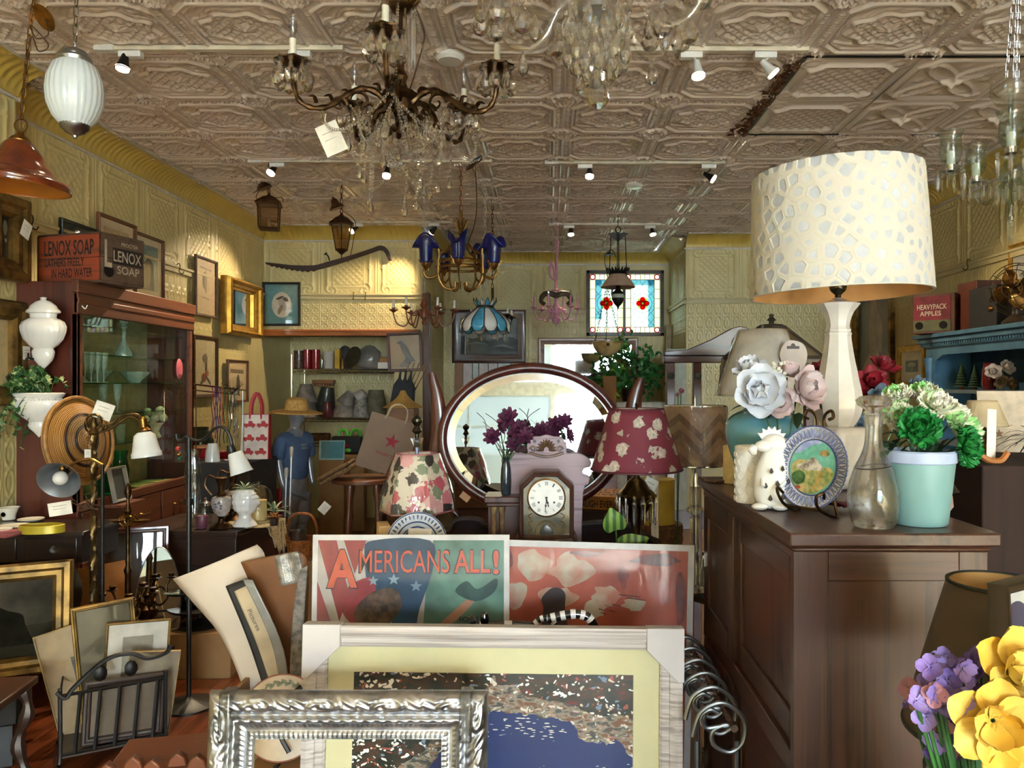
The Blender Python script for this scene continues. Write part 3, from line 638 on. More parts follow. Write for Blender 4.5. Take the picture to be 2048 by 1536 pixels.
def clear_chandelier():
 Y=2.4;c=P(1195,20,Y);t=thing('glass_chandelier','clear glass chandelier with looped tube arms and pear drops at the top of the photo','chandelier',c)
 GL=film('blown clear glass',(1,1,1),.14,.03)
 b=MB();b.lathe([(.02,-.045),(.06,-.035),(.1,-.005),(.117,.04),(.112,.07),(.04,.09)],28,cap=False);b.obj('bowl',GL,t)
 b=MB();b.lathe([(.0001,-.028),(.045,-.026),(.062,-.012),(.064,.03),(.02,.06),(.015,CZ-c.z)],24);b.obj('inner_cup',STEEL,t)
 b=MB();b.lathe([(.012,-.03),(.022,-.05),(.03,-.07),(.02,-.085),(.034,-.1),(.038,-.112),(.02,-.125),(.006,-.15),(.005,-.2)],18);b.obj('finial',film('blown clear glass'),t)
 dm,dl=drop_mesh(.085,.019,9),drop_mesh(.1,.033,10);FR=mat('frosted globe','efe3d6',.35,trans=.3)
 for i in range(6):
  a=math.radians(-20+60*i);b=MB()
  pts=cr([(.09,0,.05),(.13,0,.02),(.17,0,-.05),(.22,0,-.085),(.28,0,-.07),(.32,0,-.02),(.33,0,.05),(.33,0,.08)],7)
  b.tube(pts,.0125,10);arm=b.obj('arm',GL,t,(0,0,0),(0,0,a))
  b=MB();b.lathe([(.01,.07),(.05,.085),(.075,.1),(.078,.104),(.02,.09)],20,(.33,0,0));b.obj('drip_cup',GL,arm)
  b=MB();b.ball((.33,0,.14),.03,14);b.obj('globe',FR,arm)
  for j in range(7):q=2*pi*j/7;shared('bead',BD1,arm,(.33+.07*math.cos(q),.07*math.sin(q),.09));shared('drop',dm if j%2 else dl,arm,(.33+.07*math.cos(q),.07*math.sin(q),.078),(0,0,q))
  shared('drop',dm,arm,(.25,0,-.09));
 for k,(r_,z,n,me)in enumerate(((.085,-.045,9,dm),(.09,-.1,9,dm),(.06,-.13,8,dm),(.04,-.16,6,D1),(.1,-.02,10,D1))):
  for j in range(n):
   q=2*pi*(j+.5*k)/n;shared('drop',me,t,(r_*math.cos(q),r_*math.sin(q),z),(0,0,q));shared('bead',BD1,t,(r_*math.cos(q),r_*math.sin(q),z+.012),None,(.7,.7,.7))
   if k<3:bead_string(t,[(.04*math.cos(q),.04*math.sin(q),z+.06),(r_*math.cos(q),r_*math.sin(q),z+.02)],.005)
 shared('drop',drop_mesh(.12,.036,12),t,(0,0,-.195))
clear_chandelier()
def hurricane_chandelier():
 Y=3.0;c=P(2022,330,Y);t=thing('hurricane_chandelier','clear glass chandelier with flared candle shades at the upper right','chandelier',c)
 b=MB();b.lathe([(.0001,-.24),(.006,-.22),(.012,-.2),(.005,-.17),(.012,-.15),(.03,-.12),(.05,-.08),(.035,-.06),(.045,-.03),(.03,0),(.016,.03),(.012,.1),(.025,.13),(.01,.16),(.008,.3)],14);b.obj('stem',GLASSY,t)
 b=MB();b.lathe([(.02,.23),(.05,.24),(.075,.28),(.07,.34),(.1,.355)],20,cap=False);b.obj('bowl',CLEAR,t);sp=spear_mesh(.07,.009)
 for sx in (-.03,.02,.045):chain(t,(sx*.6,0,.34),(sx*.2+.03,0,CZ-c.z),CHROME,.035,.0018,.012)
 for i in range(5):
  a=math.radians(95+72*i);b=MB();b.tube(cr([(.03,0,-.05),(.08,0,-.1),(.15,0,-.115),(.2,0,-.08),(.215,0,-.02)],7),.009,8);arm=b.obj('arm',CLEAR,t,(0,0,0),(0,0,a))
  b=MB();b.lathe([(.006,-.03),(.03,-.022),(.052,-.012),(.05,-.006),(.012,-.01)],16,(.215,0,0));b.obj('drip_cup',CLEAR,arm)
  b=MB();b.lathe([(.02,-.01),(.021,.012)],12,(.215,0,0));b.obj('collar',CHROME,arm)
  b=MB();b.lathe([(.017,.01),(.016,.06),(.01,.068)],12,(.215,0,0));b.obj('candle',WHITE,arm)
  b=MB();b.lathe([(.024,.012),(.034,.03),(.042,.06),(.038,.1),(.037,.12),(.05,.145)],20,(.215,0,0),cap=False);b.obj('shade',GLASSY,arm)
  for j in range(6):q=2*pi*j/6;shared('prism',sp,arm,(.215+.048*math.cos(q),.048*math.sin(q),-.02),(0,0,q));shared('bead',BD1,arm,(.215+.048*math.cos(q),.048*math.sin(q),-.012),None,(.6,.6,.6))
 for j in range(8):q=2*pi*j/8;shared('prism',sp,t,(.05*math.cos(q),.05*math.sin(q),-.08))
 shared('prism',spear_mesh(.1,.014),t,(0,0,-.2))
hurricane_chandelier()
# ribbed white egg pendant
def egg():
 Y=3.1;c=P(150,186,Y);t=thing('egg_pendant','ribbed white glass egg pendant lamp with silver caps on a chain','pendant lamp',c)
 b=MB();b.lathe([(.045,.135),(.08,.105),(.1,.05),(.105,0),(.1,-.05),(.08,-.1),(.055,-.13),(.05,-.135)],96,mod=lambda a,z:1+.018*math.cos(26*a));b.obj('shade',mat('opal ribbed glass','e4eef4',.2,0,.02,coat=.5,sss=.2),t)
 SLV=mat('satin silver','a9adb5',.32,1,.06)
 b=MB();b.lathe([(.06,.12),(.064,.135),(.06,.142),(.045,.15),(.045,.16),(.04,.168),(.02,.178),(.006,.182),(.006,.2)],40,mod=lambda a,z:1+(.02*math.cos(32*a)if .13<z<.145 else 0));b.obj('cap',SLV,t)
 b=MB();b.lathe([(.0001,-.186),(.008,-.18),(.01,-.172),(.035,-.16),(.04,-.152),(.05,-.145),(.056,-.128),(.058,-.12)],40,mod=lambda a,z:1+(.04*math.cos(22*a)if -.17<z<-.15 else 0));b.obj('finial',SLV,t)
 chain(t,(0,0,.195),(.01,0,CZ-c.z),mat('chain nickel','b5b2ac',.25,1),.045,.0028,.018)
egg()
def amber():
 Y=3.3;c=P(40,280,Y);t=thing('amber_pendant','amber swirled glass bell pendant hanging by a brass chain and loose canopy','pendant lamp',c,(0,.06,0));k=Y/F
 AM=mat('amber swirled glass','7d3517',.12,0,.25,9,coat=.8,c2='54200f');AMI=mat('amber glass inside','b06a20',.3,0,.1,8,emit=0)
 b=MB();pr=cr([(.035,-.005),(.055,-.015),(.085,-.06),(.11,-.11),(.15,-.15),(.19,-.175),(.2,-.205)],7);n=len(pr)
 b.lathe(pr,48,cap=False,mod=lambda a,z:1+.03*math.sin(a+z*95));sh=b.obj('shade',AM,t)
 b=MB();b.lathe([(r-.004,z)for r,z in pr],48,cap=False,mod=lambda a,z:1+.03*math.sin(a+z*95));b.obj('shade_lining',AMI,t)
 b=MB();b.lathe([(.012,.035),(.016,.02),(.03,.012),(.042,-.002),(.042,-.01)],20);b.obj('cap',BRASS,t)
 b=MB();b.tube([(.028*math.cos(a),0,.062+.028*math.sin(a))for a in [2*pi*i/20 for i in range(20)]],.003,6,True);b.obj('ring',BRASS,t)
 b=MB();b.ball((0,0,-.13),.03,12);b.obj('bulb',BULBC,t)
 p1=P(48,40,Y)-c;chain(t,(0,0,.09),p1,BRASS,.04,.003,.018);chain(t,p1,Vector((p1 .x+.01,0,CZ-c.z)),BRASS,.035,.003,.015)
 p=P(76,32,Y)-c;b=MB();b.lathe([(.0001,.02),(.02,.017),(.05,.0),(.056,-.008),(.0001,-.006)],28,p,RY(.5)@RX(-.75));b.obj('canopy',BRASS,t)
 b=MB()
 b.tube(cr([p,p+Vector((.03,-.02,-.08)),p+Vector((-.02,-.02,-.1)),p1+Vector((0,0,-.02)),p1+Vector((.08,0,-.1)),p1+Vector((.04,0,-.13)),p1+Vector((0,0,-.08)),(0,0,.1)],8),.0025,5);b.obj('wire',mat('brown flex','4a3420',.6),t)
amber()
COPPER=mat('weathered copper','6b4a30',.5,.7,.3,30)
LGL=film('lantern glass',(.86,.78,.66),.12)
def lantern(px,py,Y,h,w0,w1,n,label,canx):
 c=P(px,py,Y);t=thing('hanging_lantern',label,'lantern',c);r0,r1=w0/2/math.cos(pi/n),w1/2/math.cos(pi/n);a0=pi/n+.25;b=MB();g=MB()
 for i in range(n):
  a,a2=a0+2*pi*i/n,a0+2*pi*(i+1)/n;p,q=Vector((r1*math.cos(a),r1*math.sin(a),0)),Vector((r0*math.cos(a),r0*math.sin(a),h));p2,q2=Vector((r1*math.cos(a2),r1*math.sin(a2),0)),Vector((r0*math.cos(a2),r0*math.sin(a2),h))
  b.tube([p,q],.005,4);b.tube([p,p2],.006,4);b.tube([q,q2],.006,4);g.add([p*.98,p2*.98,q2*.98,q*.98],[(0,1,2,3)])
 b.lathe([(r1,-.006),(r1*.5,-.012)],n,(0,0,0),RZ(a0));b.obj('frame',COPPER,t);g.obj('pane',LGL,t)
 b=MB();b.lathe([(r0*1.25,h),(r0*1.2,h+.01),(r0*.55,h+.06),(r0*.3,h+.07),(.012,h+.085),(.008,h+.1)],n if n>4 else 4,(0,0,0),RZ(a0));b.obj('roof',COPPER,t)
 if n>4:
  b=MB();b.lathe([(.006,-.085),(.004,-.08),(.005,-.04),(.03,-.02),(r1,0)],10);b.obj('finial',COPPER,t)
 b=MB();b.lathe([(.012,.02),(.013,h*.4),(.006,h*.42)],8);b.obj('candle',mat('old candle','c9b48a',.6),t)
 z2=h+.13;b=MB();b.lathe([(.065,0),(.06,.012),(.035,.04),(.028,.07),(.01,.09),(.006,.1)],18,(canx,-.02,z2),RY(-.35)@RX(.15));b.obj('canopy',COPPER,t)
 chain(t,(0,0,h+.09),(0,0,CZ-c.z),COPPER,.05,.0035,.02)
 b=MB();b.tube(cr([(0,0,h+.12),(w0*.7,0,h+.03),(w0*.62,0,h-.12),(w0*.5,0,-.02),(w0*.35,0,-.1)]if n>4 else [(-w0*.8,0,h+.1),(-w0*.5,0,h+.12),(-w0*.6,0,h+.05),(w0*.6,0,h+.06),(w0*.7,0,h+.02)],6),.003,5);b.obj('wire',mat('brown flex','4a3420',.6),t)
lantern(538,458,6.4,.2,.165,.15,4,'square weathered copper lantern hanging in the back left corner',-.03)
lantern(683,500,6.4,.21,.16,.09,6,'tapered six sided copper lantern hanging over the curved wooden tool',-.03)
# blue tulip chandelier
def tulip():
 Y=5.9;c=P(922,525,Y);t=thing('tulip_chandelier','gold strap chandelier with five cobalt blue glass tulip shades','chandelier',c);k=Y/F
 BL=mat('cobalt frosted glass','17206b',.35,0,.2,20,coat=.25,c2='0f1550');GS=mat('antique gold strap','9a7440',.38,.9,.2,25)
 b=MB();b.tube([(.17*math.cos(a),.17*math.sin(a),0)for a in [2*pi*i/32 for i in range(32)]],.013,6,True,.3);b.tube([(.17*math.cos(a),.17*math.sin(a),-.045)for a in [2*pi*i/32 for i in range(32)]],.01,6,True,.4)
 b.lathe([(.012,.14),(.02,.17),(.012,.2),(.025,.22),(.014,.25),(.011,.4)],12)
 for i in range(6):M=RZ(i*pi/3);b.tube([M@Vector(p)for p in cr([(.01,0,.24),(.035,0,.28),(.045,0,.32),(.06,0,.325)],5)],.007,5,False,.4)
 b.obj('body',GS,t)
 for i in range(5):
  a=math.radians(200+72*i);b=MB()
  b.tube(cr([(.015,0,.2),(.09,0,.1),(.16,0,.06),(.172,0,0),(.17,0,-.12),(.12,0,-.2),(.05,0,-.2),(.04,0,-.15)],6),.011,6,False,.45)
  b.tube(cr([(.17,0,.1),(.165,0,-.02),(.18,0,-.1),(.25,0,-.13),(.285,0,-.09),(.27,0,-.05),(.245,0,-.07)],6),.011,6,False,.45)
  arm=b.obj('arm',GS,t,(0,0,0),(0,0,a));b=MB();b.lathe([(.01,-.07),(.02,-.055),(.035,-.035),(.04,-.01),(.03,-.01)],14,(.27,0,0))
  for j in range(6):M=T(.27,0,-.03)@RZ(j*pi/3);b.tube([M@Vector(p)for p in cr([(.025,0,-.01),(.045,0,.02),(.062,0,.035)],4)],[.01,.01,.009,.009,.008,.006,.005,.004,.001],4,False,.4)
  b.obj('husk',GS,arm)
  b=MB()
  def fn(u,v):
   q=2*pi*u;r=.046+.014*v**2+.05*max(0,v-.75)**1.5*2.6;lob=max(0,v-.6)/.4;rr_=r*(1+lob*.38*max(0,math.cos(2*q+.6)));z=-.02+.19*v-lob*.075*max(0,math.cos(2*q+.6))+lob*.03*max(0,-math.cos(2*q+.6));return (.27+rr_*math.cos(q),rr_*math.sin(q),z)
  b.grid(fn,28,12);b.obj('shade',BL,arm,solid=.003)
 chain(t,(0,0,.4),(0,0,CZ-c.z),mat('copper chain','a06a4a',.4,1),.045,.0035,.02)
 b=MB();b.tube(cr([(.05,0,.15),(.1,0,.28),(.12,0,.45),(.11,0,CZ-c.z)],6),.003,5);b.obj('wire',BRONZE,t)
tulip()
def armed(px,py,Y,label,m,n,R_,hcand,prof,chm,armz,name='candle_chandelier',a0=10,drops=None,beads=0):
 c=P(px,py,Y);t=thing(name,label,'chandelier',c);b=MB();b.lathe(prof,18);b.obj('stem',m,t)
 for i in range(n):
  a=math.radians(a0+360/n*i);b=MB();b.tube(cr([(.025,0,0),(.06,0,.03),(R_*.42,0,-.02),(R_*.62,0,armz),(R_*.88,0,armz*.8),(R_,0,-.005),(R_,0,.02)],7),.006,6)
  b.tube([(R_*.36+.022*math.cos(j*.5),0,-.005+.022*math.sin(j*.5)*(1-j/14))for j in range(11)],.005,5);arm=b.obj('arm',m,t,(0,0,0),(0,0,a))
  b=MB();b.lathe([(.008,.01),(.02,.022),(.038,.032),(.036,.036),(.012,.034),(.014,.05)],14,(R_,0,0));b.obj('drip_cup',m,arm)
  b=MB();b.lathe([(.012,.04),(.011,.04+hcand),(.004,.042+hcand)],8,(R_,0,0));b.obj('candle',CANDLEW if m is not PINK else PINK,arm)
  if m is PINK:b=MB();b.lathe([(.007,.04+hcand),(.012,.06+hcand),(.008,.085+hcand),(.0001,.105+hcand)],8,(R_,0,0),cap=False);b.obj('bulb',BULBC,arm)
  if drops:
   for j in range(4):q=j*pi/2;shared('prism',drops,arm,(R_+.034*math.cos(q),.034*math.sin(q),.03))
 chain(t,(0,0,prof[-1][1]-.005),(0,0,CZ-c.z),chm,.05,.003,.02);return t
PINK=mat('pink paint','c58aa0',.4,0,.08)
WOODB=mat('rust coloured turned wood','8a4a2a',.45,0,.25,25)
armed(848,628,6.4,'rust brown candle chandelier with thin curled arms and ivory candles',WOODB,6,.25,.075,[(.012,-.09),(.02,-.07),(.012,-.05),(.03,-.03),(.032,.02),(.02,.05),(.034,.075),(.02,.1),(.01,.13),(.012,.16),(.004,.18)],mat('white chain','cfcac0',.5),-.1,a0=5)
t=armed(1112,622,7.7,'pink painted chandelier with a dark bow and chain cover near the coloured window',PINK,6,.22,.1,[(.0001,-.17),(.006,-.13),(.03,-.125),(.043,-.1),(.042,-.07),(.02,-.04),(.032,-.01),(.032,.05),(.018,.08),(.018,.2),(.045,.205),(.045,.212),(.015,.22),(.012,.5)],PINK,-.09,'pink_chandelier')
b=MB()
for s in (-1,1):b.tube(cr([(0,-.03,.15),(s*.06,-.05,.17),(s*.12,-.04,.16),(s*.15,-.03,.1),(s*.11,-.03,.06)],6),[.03]*8+[.028]*8+[.022]*9,8,False,.5)
b.obj('bow',mat('dark ribbon','4a3a1f',.5,0,.3),t)
b=MB();b.tube(cr([(0,-.02,.3),(-.06,-.02,.36),(-.05,-.02,.48),(-.02,-.02,.42),(0,-.02,.3),(.01,-.02,.55),(.02,-.01,.7)],6),.012,8);b.obj('cord_cover',PINK,t)
t=armed(985,640,7.2,'small brass chandelier with hanging glass rods behind the blue and white lamp',BRONZE,5,.2,.06,[(.012,-.06),(.03,-.03),(.035,.01),(.015,.04),(.012,.3)],BRONZE,-.06,'prism_chandelier',30)
for i in range(10):a=i*.63;shared('prism',spear_mesh(.13,.007),t,(.13*math.cos(a),.13*math.sin(a),-.07))
b=MB();b.ball((0.02,0,-.16),.022,10);b.obj('crystal_ball',CRYSTAL,t,ang=10)
def tiffany():
 Y=6.6;c=P(970,655,Y);t=thing('panel_glass_lamp','domed hanging lamp of blue and white glass petals with a crown top','pendant lamp',c);ms=[mat('sky blue art glass','5fb4d6',.15,0,.2,14,coat=.6,c2='3f93c0'),mat('milky art glass','e6e6e2',.15,0,.06,14,coat=.6)];lead=mat('lamp lead','33302a',.45,.5);n=12;L=MB()
 for i in range(n):
  a0,a1=2*pi*i/n+.05,2*pi*(i+1)/n-.0+.05;b=MB()
  def R_(v):return .07+.145*math.sin(pi/2*min(1,v*1.05))**1.1
  def fn(u,v):
   a=a0+(a1-a0)*u;e=.045*(1-(2*u-1)**2)**.5*max(0,v-.75)/.25;return (R_(v)*math.cos(a),R_(v)*math.sin(a),.17-.17*v-e)
  b.grid(fn,5,8);b.obj('glass_panel',ms[i%2],t,solid=.003)
  L.tube([Vector(fn(0,j/8))*1.005 for j in range(9)],.004,5);L.tube([Vector(fn(j/5,1))for j in range(6)],.0035,5)
  b=MB();b.add([(.072*math.cos(a0),.072*math.sin(a0),.185),(.072*math.cos(a1),.072*math.sin(a1),.185),(.1*math.cos((a0+a1)/2+.13),.1*math.sin((a0+a1)/2+.13),.22),(.1*math.cos((a0+a1)/2),.1*math.sin((a0+a1)/2),.25),(.1*math.cos((a0+a1)/2-.13),.1*math.sin((a0+a1)/2-.13),.22)],[(0,1,2,3,4)]);b.obj('crown_panel',ms[(i+1)%2],t,solid=.003)
  L.tube([(.073*math.cos(a0),.073*math.sin(a0),.185),(.1*math.cos((a0+a1)/2-.13),.1*math.sin((a0+a1)/2-.13),.22),(.1*math.cos((a0+a1)/2),.1*math.sin((a0+a1)/2),.25),(.1*math.cos((a0+a1)/2+.13),.1*math.sin((a0+a1)/2+.13),.22)],.003,4)
 L.lathe([(.075,.165),(.078,.18),(.072,.19)],24);L.obj('leading',lead,t);chain(t,(0,0,.2),(0,0,CZ-c.z),mat('white chain','cfcac0',.5),.05,.003,.02)
tiffany()
def oil_lamp():
 Y=7.6;c=P(1236,575,Y);t=thing('hanging_oil_lamp','old hanging oil lamp with pale shade, dark font and long rods','oil lamp',c);k=Y/F
 b=MB();b.lathe([(.165,0),(.17,.005),(.085,.12),(.08,.135)],32,cap=False);b.obj('shade',mat('pale oil lamp shade','b89c86',.25,0,.08,coat=.4),t,solid=.004)
 b=MB();b.lathe([(.095,.125),(.088,.15),(.085,.16)],32,cap=False)
 for i in range(20):a=i*pi/10;M=RZ(a)@T(.095,0,.16);b.tube([M@Vector((0,0,0)),M@Vector((.02,0,.03))],[.014,.004],5)
 b.obj('crown',IRON,t)
 b=MB()
 for a in (pi,0,pi/2,-pi/2):b.tube([(.085*math.cos(a),.085*math.sin(a),.16),(.07*math.cos(a),.07*math.sin(a),.52)],.005,5)
 for s in (-1,1):b.tube(cr([(s*.05,0,.0),(s*.06,0,-.06),(s*.04,0,-.1)],5),.01,6)
 b.prism([(-.1,.53),(-.07,.51),(0,.45),(.07,.51),(.1,.53),(.05,.545),(0,.53),(-.05,.545)],.02,T(0,.01,0));b.tube([(.025*math.cos(a),0,.57+.03*math.sin(a))for a in [2*pi*i/14 for i in range(14)]],.006,5,True);b.tube([(0,0,.6),(0,0,CZ-c.z)],.004,5);b.obj('rods',IRON,t)
 b=MB();b.lathe([(.0001,-.22),(.006,-.21),(.012,-.19),(.04,-.16),(.06,-.12),(.062,-.1)],16);b.lathe([(.06,-.07),(.055,-.05),(.025,-.02),(.02,.02)],16);b.obj('font',IRON,t)
 b=MB();b.lathe([(.062,-.105),(.064,-.09),(.06,-.068)],16);b.obj('font_glass',mat('green glass font','aab5a0',.1,0,.05,coat=.5),t)
 b=MB();b.tube(cr([(-.1,0,.1),(-.13,0,.25),(-.12,0,.33),(-.06,0,.37),(-.02,0,.3)],6),.004,5);b.lathe([(.06,0),(.05,.01),(.02,.015),(.01,.03)],14,(-.085,0,.32));b.obj('smoke_bell',IRON,t)
oil_lamp()
def alabaster():
 Y=8.2;c=P(1214,712,Y);t=thing('alabaster_bowl','marbled alabaster bowl lamp hung on chains before the mirror','pendant lamp',c)
 b=MB();b.lathe([(.0001,0),(.05,.005),(.11,.04),(.145,.09),(.152,.135),(.165,.145),(.165,.155),(.14,.15)],32);b.obj('bowl',mat('marbled alabaster','d9c48a',.3,0,.3,6,c2='8a6a35',coat=.3),t)
 for i in range(3):a=i*2.094+.4;chain(t,(.16*math.cos(a),.16*math.sin(a),.14),(.01*math.cos(a),.01*math.sin(a),.72),mat('dark chain','4a4640',.5,.8),.045,.0025,.016)
 b=MB();b.tube([(0,0,.15),(0,0,CZ-c.z)],.0025,5);b.obj('cord',mat('dark chain' and'cord grey','8c8c84',.6),t);b=MB();b.ball((-.0,-.15,.115),.018,8);b.obj('knob',BRONZE,t)
alabaster()
# ---------------- left wall: pictures, cabinet and what stands before it ----------------
OX=mat('walnut frame','5a3a22',.4,0,.2,20,coat=.2);BRF=mat('brown frame','6e4122',.4,0,.15,20,coat=.3)
def onL(px0,px1,py0,py1,X=XL+.03,**kw):
 """picture on the left wall from its image box (top edge py0 at px0 side, bottom py1)"""
 Ya,Yb=X*F/(px0-VX),X*F/(px1-VX);Yc=(Ya+Yb)/2;z1,z0=H+(VY-py0)*Yc/F,H+(VY-py1)*Yc/F
 return dict(w=Yb-Ya,h=z1-z0,loc=(X-.0,Yc,z0),rotz=pi/2,**kw)
SK=inks('sketch','8a7a62');SKD=inks('sketch dark','5f5340');BEI=inks('beige','cdb98f');DGR=inks('dark green','2b332a');OCH=inks('ochre','9a824e')
def grime(label,X,px0,px1,py0,py1,**kw):pass
kw=onL(-40,44,390,560,XLN+.05)
t=picture('large dark gilt framed picture at the upper left edge with a white tag',fw=.11,fm=OLDGOLD,bgm=inks('dim painting','2c2a24'),layers=[(inks('pale glow','8f9484'),ell(.7,.75,.2,.18)),(inks('pale glow 2','b4b8b0'),ell(.75,.45,.08,.05))],d=.06,**kw)
tag_card(t,.07,.09,(kw['w']/2-.06,-.075,kw['h']*.72),(0,.4,0))
kw=onL(-70,40,598,812,XLN+.04)
t=picture('gilt framed beige print low on the left edge with a handwritten tag',fw=.1,fm=OLDGOLD,bgm=BEI,layers=[(SK,ell(.5,.6,.2,.12))],d=.06,**kw)
tag_card(t,.055,.07,(kw['w']/2-.06,-.075,kw['h']*.57),(0,0,0),lines=3)
# the display cabinet
CX0,CX1,CY0,CY1,CZT=XLN+.035,-2.5,4.07,5.40,H+S(770-562,4.07)
CABW=wood('red brown cabinet wood','562519','35130c','Z',1,.35,.3);CABF=wood('cabinet front wood','6a3a22','3d1e11','Y',1,.5,.05)
def cabinet():
 t=thing('display_cabinet','tall dark wood display cabinet with glass front full of glassware','cabinet',((CX0+CX1)/2,(CY0+CY1)/2,0));ox,oy=(CX0+CX1)/2,(CY0+CY1)/2;dx,dy=(CX1-CX0)/2,(CY1-CY0)/2
 zb=H-S(1015-770,4.07);q=lambda b,nm,m,bev=.004:b.obj(nm,m,t,bev=bev)
 b=MB();b.bx(-dx,dx,-dy,-dy+.025,0,CZT);q(b,'side_panel',CABW);b=MB();b.bx(-dx,dx,dy-.025,dy,0,CZT);q(b,'side_panel',CABW)
 b=MB();b.bx(-dx,dx,-dy+.025,dy-.025,CZT-.03,CZT);q(b,'top',CABW);b=MB();b.bx(-dx,dx-.03,-dy+.025,dy-.025,zb-.025,zb);q(b,'floor_board',CABW)
 b=MB();b.bx(-dx,-dx+.01,-dy+.025,dy-.025,.06,CZT-.03);q(b,'back_panel',mat('cabinet back','dccb98',.4),0)
 b=MB();b.bx(dx-.025,dx+.012,-dy-.01,dy+.01,CZT-.06,CZT+.01);b.bx(dx-.02,dx+.004,-dy,dy,CZT-.17,CZT-.06);b.bx(dx-.02,dx+.01,-dy,dy,CZT-.115,CZT-.085);q(b,'cornice',CABF)
 b=MB();b.bx(dx-.03,dx,-dy,-dy+.05,zb,CZT-.17);b.bx(dx-.03,dx,dy-.05,dy,zb,CZT-.17);b.bx(dx-.03,dx+.006,-dy,dy,zb-.03,zb+.02);q(b,'face_frame',CABF)
 for i,(a,c_)in enumerate(((-dy+.05,-.15),(-.17,.28),(.26,dy-.05))):
  b=MB();x_=dx-.02+.005*(i==1);b.add([(x_,a,zb+.02),(x_,c_,zb+.02),(x_,c_,CZT-.17),(x_,a,CZT-.17)],[(0,1,2,3)]);q(b,'sliding_pane',film('cabinet pane',(.93,.97,.95),.04),0)
 for k,z in enumerate((1.88,1.72,1.56,1.38,1.2)):
  b=MB();b.bx(-dx+.012,dx-.05,-dy+.03,dy-.03,z-.004,z+.004);q(b,'glass_shelf',film('glass shelf',(.82,.94,.9),.08),0)
 for k in range(3):
  for r in range(3):
   a=-dy+.03+(2*dy-.06)*k/3;z1=zb-.035-r*.27;b=MB();b.bx(dx-.02,dx+.004,a+.01,a+(2*dy-.06)/3-.01,z1-.25,z1);d_=b.obj('drawer',CABF,t,bev=.004)
   b=MB();yc=a+(2*dy-.06)/6;b.tube(cr([(dx+.003,yc-.05,z1-.1),(dx+.02,yc-.035,z1-.108),(dx+.022,yc+.035,z1-.108),(dx+.003,yc+.05,z1-.1)],4),.005,6);b.obj('pull',BRASS,d_)
 b=MB();b.tube(cr([(dx+.012,-dy+.02,CZT-.13),(dx+.03,-dy+.02,CZT-.145),(dx+.035,-dy+.03,CZT-.125)],4),.003,5);b.obj('hook',WHITE,t)
 b=MB();b.lathe([(.0001,0),(.05,.002),(.07,.04),(.06,.09),(.03,.1)],14,(dx-.012,dy-.2,1.66),RY(pi/2)@Matrix.Diagonal((1,.6,.15,1)));b.obj('pink_sticker',mat('pink sticker','d86a78',.5),t)
 gw=GLASSY
 def it(nm,lb,cat,prof,y,z,x=0,m=None,n=14,mod=None):
  b=MB();b.lathe(prof,n,cap=False,mod=mod);o=b.obj(nm,m or gw,None,(ox+x,oy+y,z+.0045));tag(o,lb,cat,None);return o
 CUT=mat('cut pale glass','dcebe4',.12,0,.1,60,.3,coat=.6,trans=.55);gw=CUT
 gob=[(.03,0),(.004,.006),(.004,.07),(.025,.09),(.032,.13),(.03,.16)];flute=[(.028,0),(.004,.006),(.004,.05),(.016,.08),(.024,.17)];tumb=[(.024,0),(.03,.1)];bowl=[(.03,0),(.05,.02),(.09,.06),(.095,.07)]
 dec=[(.05,0),(.052,.02),(.03,.06),(.012,.1),(.012,.17),(.022,.185),(.012,.19),(.028,.21),(.026,.23),(.0001,.235)];cov=[(.04,0),(.06,.03),(.062,.09),(.05,.1),(.06,.11),(.02,.14),(.02,.16),(.0001,.165)]
 it('glass_jar','cut glass covered jar on the top shelf of the display cabinet','jar',cov,-.55,1.72,0,CUT);it('decanter','glass decanter with ball stopper inside the display cabinet','decanter',dec,.02,1.72,.03,CUT)
 it('glass_bowl','wide cut glass bowl behind the decanter in the display cabinet','bowl',bowl,-.22,1.56,.0,CUT);it('glass_bowl','low glass bowl right of the decanter in the display cabinet','bowl',bowl,.2,1.56,0,CUT)
 for i,(y,z)in enumerate(((-.52,1.38),(-.22,1.38),(-.07,1.38))):it('goblet',['nearest tall goblet at the left end of the display cabinet','first of two cone glasses on the middle cabinet shelf','second of two cone glasses on the middle cabinet shelf'][i],'goblet',gob if i==0 else flute,y,z,.04,CUT)
 for i in range(5):it('tumbler',['nearest','second','middle','fourth','farthest'][i]+' of five clear tumblers on the lowest shelf of the display cabinet','tumbler',tumb,-.45+i*.13,1.2,-.02).__setitem__('group','tumblers on the lowest cabinet shelf')
 for i in range(4):it('stem_glass',['nearest','second','third','farthest'][i]+' of four stem glasses beside the wide bowl in the display cabinet','goblet',flute,-.48+i*.06,1.56,.09).__setitem__('group','stem glasses in the cabinet')
 it('green_vase','turquoise glass vase low in the display cabinet behind the wicker tray','vase',[(.05,0),(.06,.1),(.03,.22),(.05,.26)],-.2,zb+.001,.03,film('turquoise glass',(.2,.8,.7),.1));it('green_vase','second turquoise glass vase beside the first in the display cabinet','vase',[(.04,0),(.05,.12),(.035,.2),(.045,.24)],-.02,zb+.001,.03,film('turquoise glass'))
 rr=random.Random(5);b=MB();b.lathe([(.035,0),(.02,.03),(.03,.06),(.05,.09)],14,cap=False)
 for i in range(12):b.ball((rr.gauss(0,.025),rr.gauss(0,.04),.11+rr.random()*.07),.028,8)
 tag(b.obj('figure_vase',mat('cream porcelain','e6d3a6',.4),None,(ox+.0,oy+.46,1.2045)),'cream porcelain flower ornament at the right end of the display cabinet','ornament')
